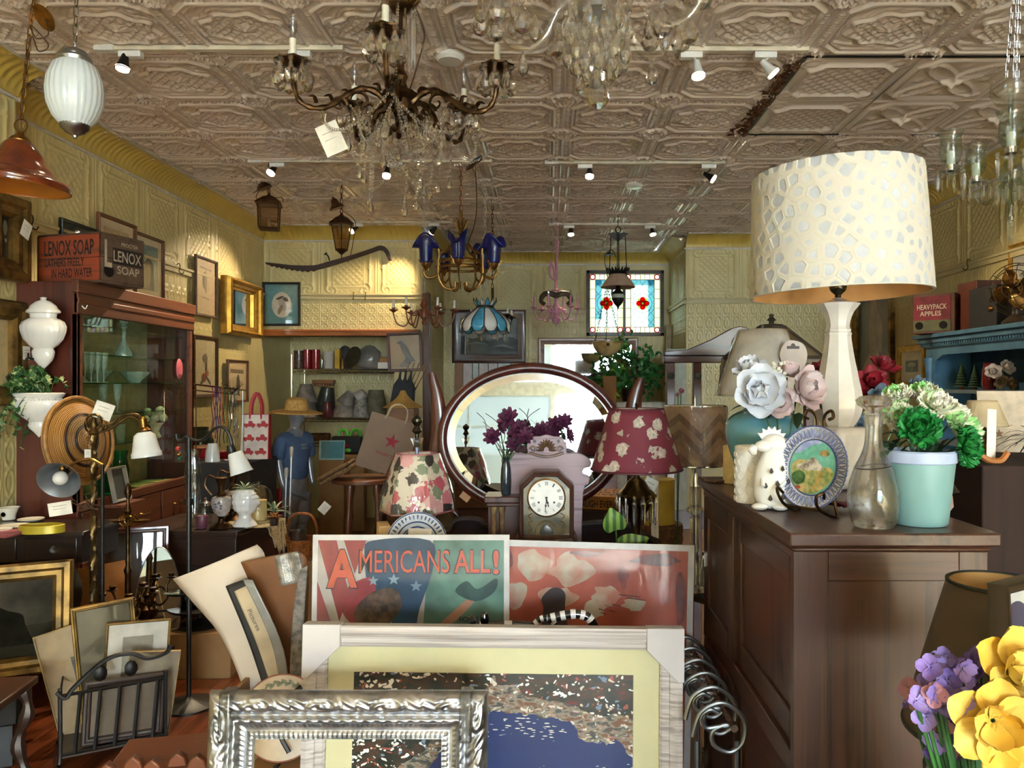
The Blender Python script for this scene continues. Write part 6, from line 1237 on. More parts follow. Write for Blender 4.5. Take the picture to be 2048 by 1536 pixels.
 b=MB();b.add([(-w/2+fw,0,fw),(w/2-fw,0,fw),(w/2-fw,0,h-fw),(-w/2+fw,0,h-fw)],[(0,1,2,3)]);b.obj('pane',film('low glare pane',(1,1,1),0,.02,0,1.18),t,(0,-.0115,0))
 b=MB()
 fs=FULL
 L=[]
 for a,c_,q in ((.3,.08,.16),(.45,.0,.2),(.15,.05,.12)):
  pass
 CP=mat('white corner card','c6c0c0',.8,0,.03)
 for s in (-1,1):
  b=MB();pts=[(s*(w/2+.003),h+.003),(s*(w/2+.003),h-.125),(s*(w/2-.012),h-.125),(s*(w/2-.088),h-.05),(s*(w/2-.088),h+.003)];b.prism(pts if s<0 else pts[::-1],.036);b.obj('corner_protector',CP,t,bev=.002)
aerial()
# posters in clear sleeves
def poster(label,w,h,px,Y,layers,bgm,words=None,edge=.015,roll=0):
 t=thing('poster',label,'poster',(P(px,0,Y).x,Y,ZB),(-.05,roll,0));b=MB();b.bx(-w/2,w/2,-.006,0,0,h);b.obj('board',mat('white poster board','dcd9d6',.6),t)
 art(t,w-2*edge,h-2*edge,[(bgm,FULL)]+layers,y=-.0066,z0=edge)
 b=MB();b.add([(-w/2,-.012,0),(w/2,-.012,0),(w/2,-.012,h),(-w/2,-.012,h)],[(0,1,2,3)]);b.obj('sleeve',film('plastic sleeve',(.97,.97,.98),.02,.12,.15),t);return t
w,h=.55,.775
RD,WH,BL_,GN,SKN,HR=inks('flag red','8f3238'),mat('ink_flag white','b7aea8',.55,0,.15,12,coat=.35),mat('ink_flag blue','274a66',.55,0,.3,7,c2='1a3048',coat=.35),mat('ink_sea green','5f8878',.55,0,.3,9,c2='38564c',coat=.35),mat('ink_tan patch','a3785f',.55,0,.15,9,coat=.35),mat('ink_brown patch','6a5342',.55,0,.4,40,coat=.35)
lay=[(GN,[(.55,0),(1,0),(1,1),(.62,1),(.58,.6)]),(BL_,cr([(.25,.9),(.3,1),(.6,1),(.62,.8),(.55,.5),(.5,.3),(.3,.55)],4,True)),(RD,[(0,1),(.1,1),(.17,.6),(.12,.4),(.06,.7)]),(RD,[(.14,1),(.26,1),(.2,.75)]),(RD,cr([(.13,.5),(.17,.66),(.3,.72),(.3,.5),(.2,.38)],4,True)),(RD,[(0,.7),(.1,.3),(0,.2)])]
sg=lambda cx,cy,r,s=1:[(cx+(r if i%2==0 else r*.42)*math.sin(2*pi*i/10)*.75,cy+(r if i%2==0 else r*.42)*math.cos(2*pi*i/10))for i in range(10)]
lay+=[(mat('ink_pale star','7f98a8',.55),sg(.3,.7,.04)),(mat('ink_pale star'),sg(.41,.71,.045)),(mat('ink_pale star'),sg(.53,.66,.045)),(HR,cr([(.2,.48),(.3,.62),(.42,.64),(.45,.5),(.36,.36),(.24,.36)],4,True)),(SKN,cr([(.6,.3),(.78,.54),(.86,.6),(.8,.48),(.68,.34)],4,True)),(mat('ink_dark wreath','31504a',.55,0,.3,14),cr([(.74,.62),(.8,.7),(.86,.64),(.96,.72),(.95,.62),(.85,.55)],4,True)),(mat('ink_gold star','b08a4c',.55),sg(.83,.43,.03))]
lay=[(m_,[(x,.5+.5*y)for x,y in p_])for m_,p_ in lay]
t=poster('white bordered war poster headed in orange capitals on red, white and blue',w,h,818,2.12,lay,WH)
OR_=mat('orange lettering','c4553c',.5,0,.12,25);OUT=mat('lettering outline','2a2430',.5)
for (s_,ww,hh,x,z,bd)in (('A',.085,.105,-.19,.682,.03),('MERICANS',.25,.062,-.017,.702,.0),('ALL',.1,.062,.172,.702,.015),('!',.016,.066,.238,.7,.02)):
 text(s_,ww+.006,hh+.006,t,OUT,(x,-.0112,z),(pi/2,0,0),bd+.01);text(s_,ww,hh,t,OR_,(x,-.0116,z),(pi/2,0,0),bd)
text('HONOR',.055,.016,t,OUT,(.165,-.0112,.543),(pi/2,0,0),.02)
FL=mat('ink_flame','b75a40',.55,0,.4,7,c2='9a4630',coat=.3);PA,PU=mat('ink_flame pale','b8ab92',.55,0,.3,16,c2='b5705a',coat=.3),mat('ink_flame purple','5a3038',.55,0,.3,20,c2='8a4438',coat=.3);DKP=inks('poster dark','3a2c2e')
rr=random.Random(12);lay=[]
def flame(cx,cy,w_,h_,m):lay.append((m,cr([(cx+rr.uniform(.6,1.1)*w_*math.cos(a)+.1*w_*math.sin(5*a),cy+rr.uniform(.6,1.15)*h_*math.sin(a))for a in [2*pi*i/11 for i in range(11)]],3,True)))
for a in ((.28,.85,.1,.13),(.45,.82,.12,.14),(.2,.6,.06,.12),(.62,.62,.09,.09),(.4,.6,.1,.1),(.57,.5,.06,.08),(.75,.55,.06,.05)):flame(*a,PA)
for a in ((.14,.9,.05,.1),(.52,.96,.08,.03),(.86,.92,.12,.06),(.97,.6,.03,.25),(.7,.78,.03,.1),(.1,.6,.03,.1)):flame(*a,PU)
lay.append((DKP,cr([(.33,.3),(.33,.5),(.32,.58),(.36,.66),(.4,.67),(.43,.62),(.43,.5),(.44,.3)],4,True)))
for x,y,q in ((.73,.62,.05),(.76,.595,.045),(.6,.5,.012),(.63,.53,.015),(.61,.47,.012),(.65,.49,.014),(.67,.54,.02)):lay.append((DKP,[(x-q,y+.006),(x+q,y-.008),(x+q,y-.002),(x-q,y+.014)]))
lay=[(m_,[(x,.5+.5*y)for x,y in p_])for m_,p_ in lay]
poster('landscape war poster of orange flames with a dark shape and tiny aeroplanes',.66,.735,1149,2.22,lay,FL,roll=.03,edge=.018)
carton('narrow_box','narrow box standing between the posters and the aerial photograph','box',-.26,.2,1.945,2.03,ZB,.9,CARD)
def zebra():
 t=thing('striped_figurine','black glazed figurine with white checks peeping over the aerial photograph','figurine',(-.05,1.98,.901));BG,WG=mat('black glaze','17161a',.15,coat=.6),mat('white glaze','dcd8d6',.2,coat=.5);k=1.98/F;q=lambda x,y:Vector(((x-1060)*k,0,.062+(1236-y)*k*.85))
 def striped(pts,r,nm,cut=5):
  p=cr([q(*a)for a in pts],6);b=MB();b.tube(p,r,10);b.obj(nm,BG,t)
  for i in range(2,len(p)-3,cut):b=MB();b.tube([p[i],p[i+1],p[i+2]],r*1.06,10,False,.96);b.obj('white_check',WG,t)
 striped([(1095,1250),(1120,1243),(1150,1238),(1175,1246),(1188,1268)],.012,'body',4);striped([(1066,1265),(1080,1250),(1098,1248),(1110,1265)],.008,'tail',4);striped([(950,1262),(985,1262),(1030,1262),(1062,1265)],.009,'back',7)
 b=MB();b.lathe([(.012,0),(.012,.02),(.008,.035),(.0001,.04)],10,q(968,1268));b.lathe([(.008,0),(.012,.015),(.0001,.03)],10,q(943,1268));b.obj('ears',BG,t);b=MB();b.ball(q(970,1246),.009,8,(.6,.8,1.3));b.obj('white_check',WG,t)
zebra()
# bin with boards and curling paper
t=thing('board_bin','open box holding boards and curling paper left of the posters','box',(-.82,2.42,0));b=MB()
for a in ((-.17,.17,-.16,-.145),(-.17,.17,.145,.16),(-.17,-.155,-.16,.16),(.155,.17,-.16,.16)):b.bx(*a,0,.6)
b.obj('side',CARD,t);b=MB();b.bx(-.155,.155,-.145,.145,0,.01);b.obj('bottom',CARD,t)
def sheet(name,label,cat,L_,R_,Y,m,th=.003,bulge=0,yo=0):
 l=cr([P(*p,Y)for p in L_],6);r=cr([P(*p,Y)for p in R_],6);n=len(l);b=MB();o=Vector(l[-1])
 for (p,q_)in ((l,r),):
  b.grid(lambda u,v:tuple(Vector(p[round(v*(n-1))]).lerp(Vector(q_[round(v*(n-1))]),u)+Vector((0,bulge*math.sin(pi*u)*(1-v)+yo*(1-v),0))-o),8,n-1)
 return tag(b.obj(name,m,None,o,None,solid=th,ang=60),label,cat)
sheet('paper_sheet','large cream wrapping paper curling out to the left of the boards','paper',[(334,1164),(372,1205),(425,1262),(455,1310),(478,1360),(500,1420)],[(505,1094),(523,1118),(533,1200),(543,1290),(556,1350),(565,1420)],2.5,mat('cream paper','d9c8b4',.8,0,.05,5),.0015,-.05,.04)
def boards():
 Y=2.44
 for i,(nm,lb,l,r,m,th)in enumerate((('portfolio','dark portfolio with metal corners leaning among the boards',[(452,1172),(500,1290),(545,1430)],[(492,1157),(545,1275),(585,1430)],mat('black portfolio','2c2a28',.5),.008),('folder','cream card folder with handwriting on its edge',[(470,1182),(520,1300),(560,1430)],[(500,1168),(548,1290),(580,1430)],mat('cream card','c4b090',.8),.012),('print_sleeve','clear sleeved print leaning right of the cream folder',[(486,1158),(545,1290),(568,1430)],[(505,1160),(568,1300),(580,1430)],mat('sleeve grey','8f8c86',.2,coat=.5),.006))):
  o=sheet(nm,lb,'folder' if i<2 else 'print',l,r,Y-.05-.02*i,m,th)
  if i==1:
   p0=P(508,1240,Y-.085);text('Pictures',.07,.014,o,mat('tag ink','6a6060'),p0-o.location,(pi/2,math.radians(64),0),name='handwriting')
 sheet('brown_board','big brown cardboard sheet partly wrapped in plastic behind the folders','board',[(482,1124),(505,1175),(560,1290),(575,1430)],[(592,1102),(616,1130),(612,1290),(600,1430)],2.46,mat('brown board','84542e',.5,0,.12,6),.006)
 sheet('grey_board','stack edge of grey boards standing beside the flag poster','board',[(600,1140),(585,1250),(578,1430)],[(616,1130),(608,1250),(602,1430)],2.34,mat('grey board','8c847c',.7,0,.3,60),.01)
 b=MB();b.grid(lambda u,v:tuple(P(548+50*u+14*v,1112+60*v-10*u,2.452-.003*math.sin(9*u))-P(575,1140,2.44)),10,10);
 tag(b.obj('plastic_wrap',mat('crinkled film','b9b0a4',.15,.3,.3,40,.9),None,P(575,1140,2.44),ang=5,solid=.001),'crinkled clear plastic over the corner of the brown board','plastic')
boards()
def stand_plate(name,label,px,py,Y,r,zsup,m_plate,deco,rotz=0,tilt=-.25,lattice_=None,easel=IRON,roll=0,scrolls=True):
 c=P(px,py,Y);t=thing(name,label,'plate',(c.x,c.y,c.z));t.rotation_euler=(RZ(rotz)@RX(tilt)@RY(roll)).to_euler();b=MB();b.lathe([(r*.6,.008),(r,-.006),(r,-.009),(r*.62,-.0),(r*.58,.003),(.0001,.003)],48,(0,0,0),RX(pi/2)@Matrix.Diagonal((1,1,-1,1)),mod=lambda a,z:1+(.012*abs(math.cos(16*a))if z<0 else 0));b.obj('dish',m_plate,t);deco(t,r);return t,c
def flowerdeco(t,r):
 b=MB();rr=random.Random(4)
 b.tube([(r*.995*math.cos(a),-.008,r*.995*math.sin(a))for a in [2*pi*i/48 for i in range(48)]],.002,5,True);b.obj('pink_rim',mat('pink rim','a8685c',.4),t);b=MB()
 for i in range(12):a=pi*.35+i*.12;M=T(r*.8*math.cos(a),-.009,r*.8*math.sin(a))@RY(-a+.6*(-1)**i)@RX(0);leaf_at(b,M@RX(pi/2)if 0 else T(r*.8*math.cos(a),-.0105,r*.8*math.sin(a))@RY(1.2*i),.014,.007,0,0)if 0 else b.ball((r*.8*math.cos(a),-.008,r*(.8+.03*(-1)**i)*math.sin(a)),.006,6,(.6,.2,1.5),RY(-a+.5*(-1)**i))
 b.obj('leaf_print',mat('sage print','7f8c7c',.5),t);b=MB()
 for i in range(5):a=2.75+.1*i;b.ball((r*.74*math.cos(a),-.0085,r*.74*math.sin(a)),.011,8,(1,.15,1))
 b.obj('flower_print',mat('orange bloom print','b5634a',.5,0,.3,60),t)
carton('small_carton','small carton under the flower rimmed plate','box',-.76,-.6,1.9,2.1,ZB,.585,CARD)
t,c=stand_plate('flower_plate','cream plate with orange flowers and sage leaves behind the silver frame',565,1434,1.98,.105,.585,mat('cream plate','ddccba',.25,coat=.4),flowerdeco)
b=MB();b.tube(cr([(.03,-.02,-.08),(.0,-.03,-.02),(.01,-.03,.04),(.05,-.02,.075)],6),.006,6);b.tube(cr([(.05,-.02,.06),(.03,-.03,.02),(.05,-.03,-.03)],6),.005,6);b.tube([(0,.03,-.118),(.0,.02,.02)],.004,5);b.tube([(0,-.03,-.112),(0,.05,-.118)],.004,5);b.obj('wire_holder',IRON,t)
def carvedseat():
 t=thing('carved_stool','carved reddish brown wooden seat corner left of the silver frame','stool',(-1.17,2.33,0),.2);m=wood('carved reddish wood','7a452a','4a2414','X',1,.35);b=MB();b.bx(-.14,.16,-.14,.14,.4,.43);b.obj('seat',m,t,bev=.008)
 for i in range(5):b=MB();x=-.12+.06*i;b.prism([(x-.028,.43),(x+.028,.43),(x+.02,.455),(x,.472),(x-.02,.455)],.03,T(0,-.09+.03*(i%2),0));b.obj('carved_scallop',m,t,bev=.004)
 for x in (-.11,.13):
  for y in (-.11,.11):b=MB();b.tube(cr([(x,y,.4),(x+.01,y,.3),(x-.01,y,.12),(x+.015,y,0)],5),.018,8);b.obj('leg',m,t)
carvedseat()
def winerack():
 t=thing('wine_rack','grey steel wine rack of looped rods beside the oak cabinet','wine rack',(.39,1.93,0));b=MB();RODM=mat('grey steel rod','8a8e92',.3,.9,.1)
 for i in range(6):
  y=-.2+.09*i;z=.78;b=MB();b.tube(cr([(-.07,y,z-.02),(-.05,y,z+.035),(0,y,z+.055),(.045,y,z+.02),(.045,y,z-.03),(.015,y,z-.055),(-.02,y,z-.04),(-.025,y,z-.01),(.0,y,z+.005),(.018,y,z+.004)],7),.0055,8);b.tube(cr([(.02,y,z+.004),(-.01,y,z+.002),(-.04,y,z+.0),(-.05,y,z+.025),(-.03,y,z+.04),(-.012,y,z+.032)],6),.005,8);b.obj('rod_loop',RODM,t)
 b=MB();n=60;b.tube([(.02,-.22+.52*j/n,.786)for j in range(n+1)],[.006+.003*(j%3==0)for j in range(n+1)],7);b.obj('rope_bar',mat('copper rope','7a6456',.4,.7,.3,40),t)
 for y in (-.2,.25):
  for x in (-.06,.03):b=MB();b.tube([(x,y,.0),(x,y,.75)],.005,6);b.obj('post',RODM,t)
winerack()
# ---------------- centre: table with clocks, lamps, mirror ----------------
ZT=.9
t=thing('long_table','long dark table carrying clocks and lamps behind the posters','table',(-.2,2.64,0));b=MB();b.bx(-.42,.64,-.22,.22,ZT-.03,ZT);b.obj('top',DARKW,t,bev=.005)
for x in (-.38,.59):
 for y in (-.17,.17):b=MB();b.bx(x-.025,x+.025,y-.025,y+.025,0,ZT-.03);b.obj('leg',DARKW,t)
ZT+=.001
CLW=wood('clock walnut','4f3026','331c16','Z',1.2,.35,.3)
def clock():
 Y=2.52;k=Y/F;t=thing('octagon_clock','octagon topped walnut mantel clock with white Roman dial and gilt glass door','clock',(P(1093,0,Y).x,Y,ZT));z0=ZT;q=lambda x,y:((x-1093)*k,H-z0+(770-y)*k)
 out=[q(1040,1075),q(1040,968),q(1068,940),q(1118,940),q(1147,968),q(1147,1075)];b=MB();b.prism(out,.09,T(0,.045,0));b.obj('case',CLW,t,bev=.003)
 inn=[((x)*.86,q(0,1000)[1]+(z-q(0,1000)[1])*.86)for x,z in out];b=MB();n=6
 for s,y in ((1,-.045),(.95,-.062),(.9,-.062),(.86,-.05)):
  pass
 rings=[[(x*s,y,q(0,1005)[1]+(z-q(0,1005)[1])*s)for x,z in out]for s,y in ((1,-.045),(.97,-.064),(.91,-.06),(.89,-.068),(.85,-.06),(.84,-.046))];vs=[p for r in rings for p in r];b.add(vs,[(j*6+i,j*6+(i+1)%6,(j+1)*6+(i+1)%6,(j+1)*6+i)for j in range(5)for i in range(6)]);b.obj('door_moulding',CLW,t)
 b=MB();b.prism(inn,.001,T(0,-.046,0));b.obj('tablet',mat('gilt smoky tablet','4c4636',.2,.1,.3,16,c2='776a4c',coat=.6),t)
 cz=q(0,991)[1];r=36*k;b=MB();b.lathe([(r,0),(r*1.05,.004),(r*1.05,.01),(r*.98,.012),(r*.97,.006)],40,(0,-.047,cz),RX(pi/2),cap=False);b.obj('bezel',BRASS,t);b=MB();b.lathe([(r*.98,0),(r*.98,.004),(.0001,.0045)],40,(0,-.047,cz),RX(pi/2));b.obj('dial',mat('clock dial','e6e4de',.4),t)
 BK=mat('clock black','1a1a1c',.4);NUM=['XII','I','II','III','IIII','V','VI','VII','VIII','IX','X','XI']
 for i,s in enumerate(NUM):a=2*pi*i/12;text(s,.0042*max(1.1,len(s)*.8),.012,t,BK,(r*.78*math.sin(a),-.0525,cz+r*.78*math.cos(a)),(pi/2,a,0),.01,name='numeral')
 b=MB();M=T(0,-.0535,cz)
 for a,L,w_ in ((math.radians(185),r*.78,.0022),(math.radians(167),r*.5,.003)):b.tube([(.2*-L*math.sin(a)*0,-.0535,cz),(L*math.sin(a),-.0535,cz+L*math.cos(a))],w_*.5,5);b.tube([(L*.55*math.sin(a)+.003*math.cos(j),-.0535,cz+L*.55*math.cos(a)+.003*math.sin(j))for j in [i*.9 for i in range(8)]],.0008,4)
 b.lathe([(.004,0),(.004,.003)],10,(0,-.053,cz),RX(pi/2))
 for s in (-1,1):b.lathe([(.0035,0),(.0035,.002)],10,(s*r*.42,-.052,cz-r*.25),RX(pi/2))
 b.obj('hands',BK,t)
 b=MB();zt=q(0,1060)[1];b.tube([(.035*math.cos(a),-.0485,zt+.038*math.sin(a))for a in [i*.25 for i in range(26)]],.0015,5);rr=random.Random(2)
 for s in (-1,1):
  for i in range(5):b.tube(cr([(s*.05,-.0485,zt-.03+.025*i),(s*.058,-.0485,zt-.02+.025*i),(s*.045,-.0485,zt-.012+.025*i)],4),.0014,4)
 b.obj('gilt_tracery',GOLD,t);b=MB();b.ball((0,-.047,zt),.022,10,(1,.1,1.2));b.obj('pendulum_ornament',mat('dark tablet','3a3a2c',.3),t)
 b=MB()
 for s in (-1,1):b.prism([(s*x,z)for x,z in (cr([(.088,0),(.088,.16),(.1,.15),(.096,.13),(.11,.115),(.1,.09),(.115,.07),(.104,.04),(.12,.02),(.12,0)],3))][::s],.05,T(0,.025,0))
 b.obj('carved_side',CLW,t);b=MB();b.bx(-.13,.13,-.06,.05,0,.02);b.obj('base',CLW,t)
clock()
def crest():
 Y=2.72;k=Y/F;t=thing('carved_crest','pale lilac oak shelf back with scalloped edge and shell medallion','carved panel',(P(1093,0,Y).x,Y,ZT));q=lambda p:((p[0]-1093)*k,H-ZT+(770-p[1])*k);m=wood('limed lilac oak','9a8088','6c545c','X',1.6,.5,.1,.9,40)
 o=[(1020,1120),(1016,985),(1022,962),(1006,952),(1020,944),(1017,933),(1006,930),(1004,916),(1018,907),(1034,903),(1055,907),(1054,888),(1066,873),(1080,872),(1093,868),(1108,872),(1122,874),(1133,888),(1134,906),(1150,904),(1168,910),(1181,920),(1180,932),(1168,936),(1165,946),(1178,952),(1176,968),(1166,985),(1162,1120)]
 b=MB();b.prism([q(p)for p in cr(o,3)],.02);b.obj('panel',m,t,bev=.003);b=MB();c=q((1093,893));MED=mat('carved brown medallion','7a5a44',.4,0,.3,30)
 for i in range(11):a=pi*i/10;b.ball((c[0]+.022*math.cos(a),-.023,c[1]-.012+.026*math.sin(a)),.012,8,(.35,.5,1.2),RY(pi/2-a))
 for s in (-1,1):b.tube([(c[0]+s*(.046+.012*math.cos(j*.5)*(1-j/16)),-.024,c[1]-.008+.012*math.sin(j*.5)*(1-j/16))for j in range(14)],.004,6);b.tube(cr([(c[0]+s*.06,-.022,c[1]-.02),(c[0]+s*.03,-.024,c[1]-.03),(c[0],-.024,c[1]-.034)],5),.005,6)
 b.obj('medallion',MED,t)
 b=MB()
 for s in (-1,1):b.lathe([(.006,0),(.006,.003)],10,(c[0]+s*.042,-.0205,c[1]+.02),RX(pi/2))
 b.obj('screw_hole',BLACK,t)
crest()
def mantelclock():
 Y=2.66;k=Y/F;x=P(1006,0,Y).x;t=thing('column_clock','dark mantel clock with paired marbled columns left of the octagon clock','clock',(x,Y+.03,ZT));zt=H-ZT+(770-990)*k;b=MB();b.bx(-.062,.07,-.075,.06,zt-.022,zt);b.bx(-.055,.07,-.065,.055,zt-.035,zt-.022);b.obj('top',CLW,t,bev=.004);b=MB();b.bx(-.05,.07,-.035,.05,.0,zt-.035);b.obj('case',CLW,t);b=MB();b.bx(-.06,.075,-.075,.06,0,.04);b.obj('base',CLW,t,bev=.004)
 for dx in (-.03,-.002):b=MB();b.lathe([(.011,.04),(.011,.05),(.008,.056),(.0085,zt-.06),(.012,zt-.05),(.012,zt-.036)],14,(dx,-.055,0));b.obj('column',mat('marbled column','5f4030',.3,0,.4,30,c2='8f7a50'),t)
 return zt+ZT
zt=mantelclock()
PUR=mat('plum silk petal','5a1f42',.6,0,.3,30,c2='3f142e')
def purple(px,py,Y,zbase,lb,blooms,seed):
 c=Vector((P(px,0,Y).x,Y,zbase+.001));t=thing('plum_bouquet',lb,'artificial flowers',c);b=MB();b.lathe([(.014,0),(.017,.004),(.019,.05),(.017,.09),(.011,.12),(.016,.13),(.013,.128)],18);b.obj('vase',mat('dark glass vase','2c333a',.15,0,.1,coat=.5),t);rr=random.Random(seed);st=MB();lv=MB()
 for x,y,r in blooms:
  p=P(x,y,Y-.03+rr.uniform(-.03,.03))-c;b=MB();ax=Vector((rr.gauss(0,.5),-1,.6));bloom(b,p,ax,r,((9,1,.25),(8,.8,.6),(6,.55,1.0)),.5,.05,seed+x);b.obj('blossom',PUR,t,ang=180);st.tube(cr([(0,0,.1),p*.5+Vector((0,0,.05)),p],5),.002,5)
 for i in range(10):leaf_at(lv,T(rr.uniform(-.02,.03),rr.uniform(-.04,.0),.13+rr.random()*.03)@RZ(rr.random()*6)@RX(.4),.05,.02)
 st.obj('stem',LEAFG,t);stuff(lv.obj('leaves',mat('grey green leaf','4a5a42',.5),t));b=MB()
 for i in range(10):
  x=rr.uniform(-.09,.1);h=rr.uniform(.22,.3);b.tube(cr([(0,0,.12),(x*.3,-.01,h*.6),(x*.8+rr.uniform(-.03,.03),0,h*.75),(x,.0,h*.9),(x+rr.uniform(-.04,.04),0,h)],5),.0011,4)
 b.obj('curly_twigs',mat('curly twig','4a2a34',.6),t)
purple(1012,0,2.66,zt,'plum coloured silk flowers in a dark vase before the oval mirror',[(1018,838,.04),(985,875,.034),(1035,862,.04),(1030,890,.036),(1050,875,.03),(1000,855,.026)],3)
purple(1090,0,2.80,ZT,'second bunch of plum silk flowers rising behind the lilac oak panel',[(1085,862,.034),(1110,852,.036),(1128,845,.034),(1135,872,.03),(1070,868,.03),(1108,874,.03)],8)
b=bpy.data.objects['plum_bouquet.001']
# oval mirror on its stand
MAR=wood('mahogany mirror frame','4d1f1a','35130f','Z',.7,.3,.4)
def ovalmirror():
 Y=3.45;k=Y/F;t=thing('oval_cheval_mirror','large oval mirror with cut-glass edge in a round mahogany frame on curved posts','mirror',(P(1063,0,Y).x,Y,0));TILT=1;cz=H+(770-876)*k;rx,rz=178*k,141*k;E=lambda f,y,g=0:[((rx+g)*f*math.cos(a),y,cz+(rz+g)*f*math.sin(a))for a in [2*pi*i/96 for i in range(96)]]
 b=MB();prof=[(.004,0),(.022,-.012),(.014,-.035),(-.004,-.042),(-.02,-.034),(-.024,-.012)];rings=[E(1,y,g)for g,y in prof];vs=[p for r in rings for p in r];b.add(vs,[(j*96+i,j*96+(i+1)%96,(j+1)*96+(i+1)%96,(j+1)*96+i)for j in range(5)for i in range(96)]);fr=b.obj('frame',MAR,t,ang=180);fr.matrix_local=T(0,0,cz)@RX(math.radians(-4))@T(0,0,-cz)
 b=MB();b.prism([(p[0],p[2])for p in E(1,0,-.058)],.002,T(0,-.015,0));b.obj('mirror_glass',MIRR,fr)
 b=MB();a_,c_=E(1,-.012,-.02),E(1,-.0172,-.058);b.add(a_+c_,[(i,(i+1)%96,96+(i+1)%96,96+i)for i in range(96)]);b.obj('bevel',MIRR,fr)
 b=MB();b.prism([(p[0],p[2])for p in E(1,0,.002)],.008,T(0,.008,0));b.obj('backing',MAR,fr);qq=lambda x,y:((x-1063)*k,H+(770-y)*k)
 for pts in ([(860,745),(872,800),(876,860),(868,910),(862,960),(880,1000),(915,1040)],[(1286,755),(1274,790),(1268,830),(1268,880),(1264,960),(1246,1000),(1215,1040)]):
  p=cr([(qq(*a)[0],.045,qq(*a)[1])for a in pts],6);n=len(p);b=MB();b.tube(p,[.008+.03*math.sin(pi*min(1,(j/n)*1.3+.05))if j/n<.73 else .02 for j in range(n)],10,False,.5);b.obj('post',MAR,t)
 b=MB();b.bx(-.42,.42,.0,.06,.82,.88);b.bx(-.4,-.34,0,.06,.0,.9);b.bx(.34,.4,0,.06,0,.9);b.bx(-.42,-.32,-.17,.25,0,.04);b.bx(.32,.42,-.17,.25,0,.04);b.obj('stand',MAR,t,bev=.006)
 b=MB();x,z=qq(932,991);b.box((x,-.043,z),(.03,.004,.045),RY(-.9));b.obj('tape',mat('masking tape','c9a07c',.8),t)
ovalmirror()
def settee():
 Y=3.02;k=Y/F;t=thing('carved_settee','dark carved settee whose curved back shows behind the clocks','settee',(P(1105,0,Y).x,Y,0));q=lambda p:((p[0]-1105)*k,H+(770-p[1])*k);m=mat('dark plum upholstery','2a171c',.8,0,.15)
 o=[(885,1090),(880,1062),(900,1058),(908,1042),(930,1036),(962,1040),(980,1052),(1100,1058),(1160,1048),(1210,1044),(1260,1050),(1300,1075),(1330,1100),(1330,1240),(885,1240)];b=MB();b.prism([q(p)for p in cr(o,3,True)],.06,T(0,.06,0));b.obj('back',m,t,bev=.01)
 b=MB();b.tube(cr([(q(p)[0],-.01,q(p)[1])for p in o[:13]],5),.011,6);b.obj('carved_rim',DARKW,t);b=MB();b.bx(-.42,.42,-.0,.1,.36,.62);b.obj('seat',m,t,bev=.02)
 for x in (-.38,.38):b=MB();b.bx(x-.025,x+.025,.02,.07,0,.36);b.obj('leg',DARKW,t)
settee()
def lampshade(t,rt,rb,zt,zb,m,n=40,mod=None,bell=0,trim=None,wrap=0,inner='e8dcc0',name='shade'):
 pr=[(rb+(rt-rb)*(i/8)**(1+bell),zb+(zt-zb)*i/8)for i in range(9)];b=MB();b.lathe(pr,n,cap=False,mod=mod);o=b.obj(name,m,t,solid=.002,ang=30 if n<12 else 60)
 b=MB();b.lathe([(r-.003,z)for r,z in pr],n,cap=False,mod=mod);b.obj('shade_lining',mat('lining '+inner,inner,.7),t)
 if trim:b=MB();b.tube([(rb*math.cos(a),rb*math.sin(a),zb)for a in [2*pi*i/n for i in range(n)]],.0035,6,True);b.obj('trim',trim,t);b=MB();b.tube([(rt*math.cos(a),rt*math.sin(a),zt)for a in [2*pi*i/n for i in range(n)]],.003,6,True);b.obj('trim',trim,t)
 if wrap:b=MB();b.lathe([(r*1.03+.004,z)for r,z in pr],36,cap=False,mod=lambda a,z:1+.012*math.sin(7*a+z*60)+.008*math.sin(17*a-z*90));b.obj('wrap',WRAP,t)
def floral(name,bgc,cols,scale=18,thr=.5,stretch=(1,1,1)):
 m,nt,bs=newmat(name);vo=N(nt,'ShaderNodeTexVoronoi',Scale=float(scale));nt.links.new(coords(nt,stretch),vo.inputs['Vector']);sc=N(nt,'ShaderNodeSeparateColor');nt.links.new(vo.outputs['Color'],sc.inputs[0]);n2=N(nt,'ShaderNodeTexNoise',Scale=scale*4.5,Detail=3.0);nt.links.new(coords(nt,stretch),n2 .inputs['Vector'])
 ad=N(nt,'ShaderNodeMath',operation='MULTIPLY_ADD');ad.inputs[1].default_value=.55;nt.links.new(n2 .outputs[0],ad.inputs[0]);nt.links.new(vo.outputs['Distance'],ad.inputs[2]);lt_=N(nt,'ShaderNodeMath',operation='LESS_THAN');lt_.inputs[1].default_value=thr;nt.links.new(ad.outputs[0],lt_.inputs[0])
 r=ramp(nt,[(i/len(cols),c)for i,c in enumerate(cols)],n2 .outputs[0]if len(cols)<4 else sc.outputs[0],'LINEAR' if len(cols)<4 else 'CONSTANT');mx=N(nt,'ShaderNodeMix',data_type='RGBA');mx.inputs[6].default_value=(*lin(bgc),1);nt.links.new(lt_.outputs[0],mx.inputs[0]);nt.links.new(r.outputs[0],mx.inputs[7]);nt.links.new(mx.outputs[2],bs.inputs['Base Color']);bs.inputs['Roughness'].default_value=.7;MATS[name]=m;return m
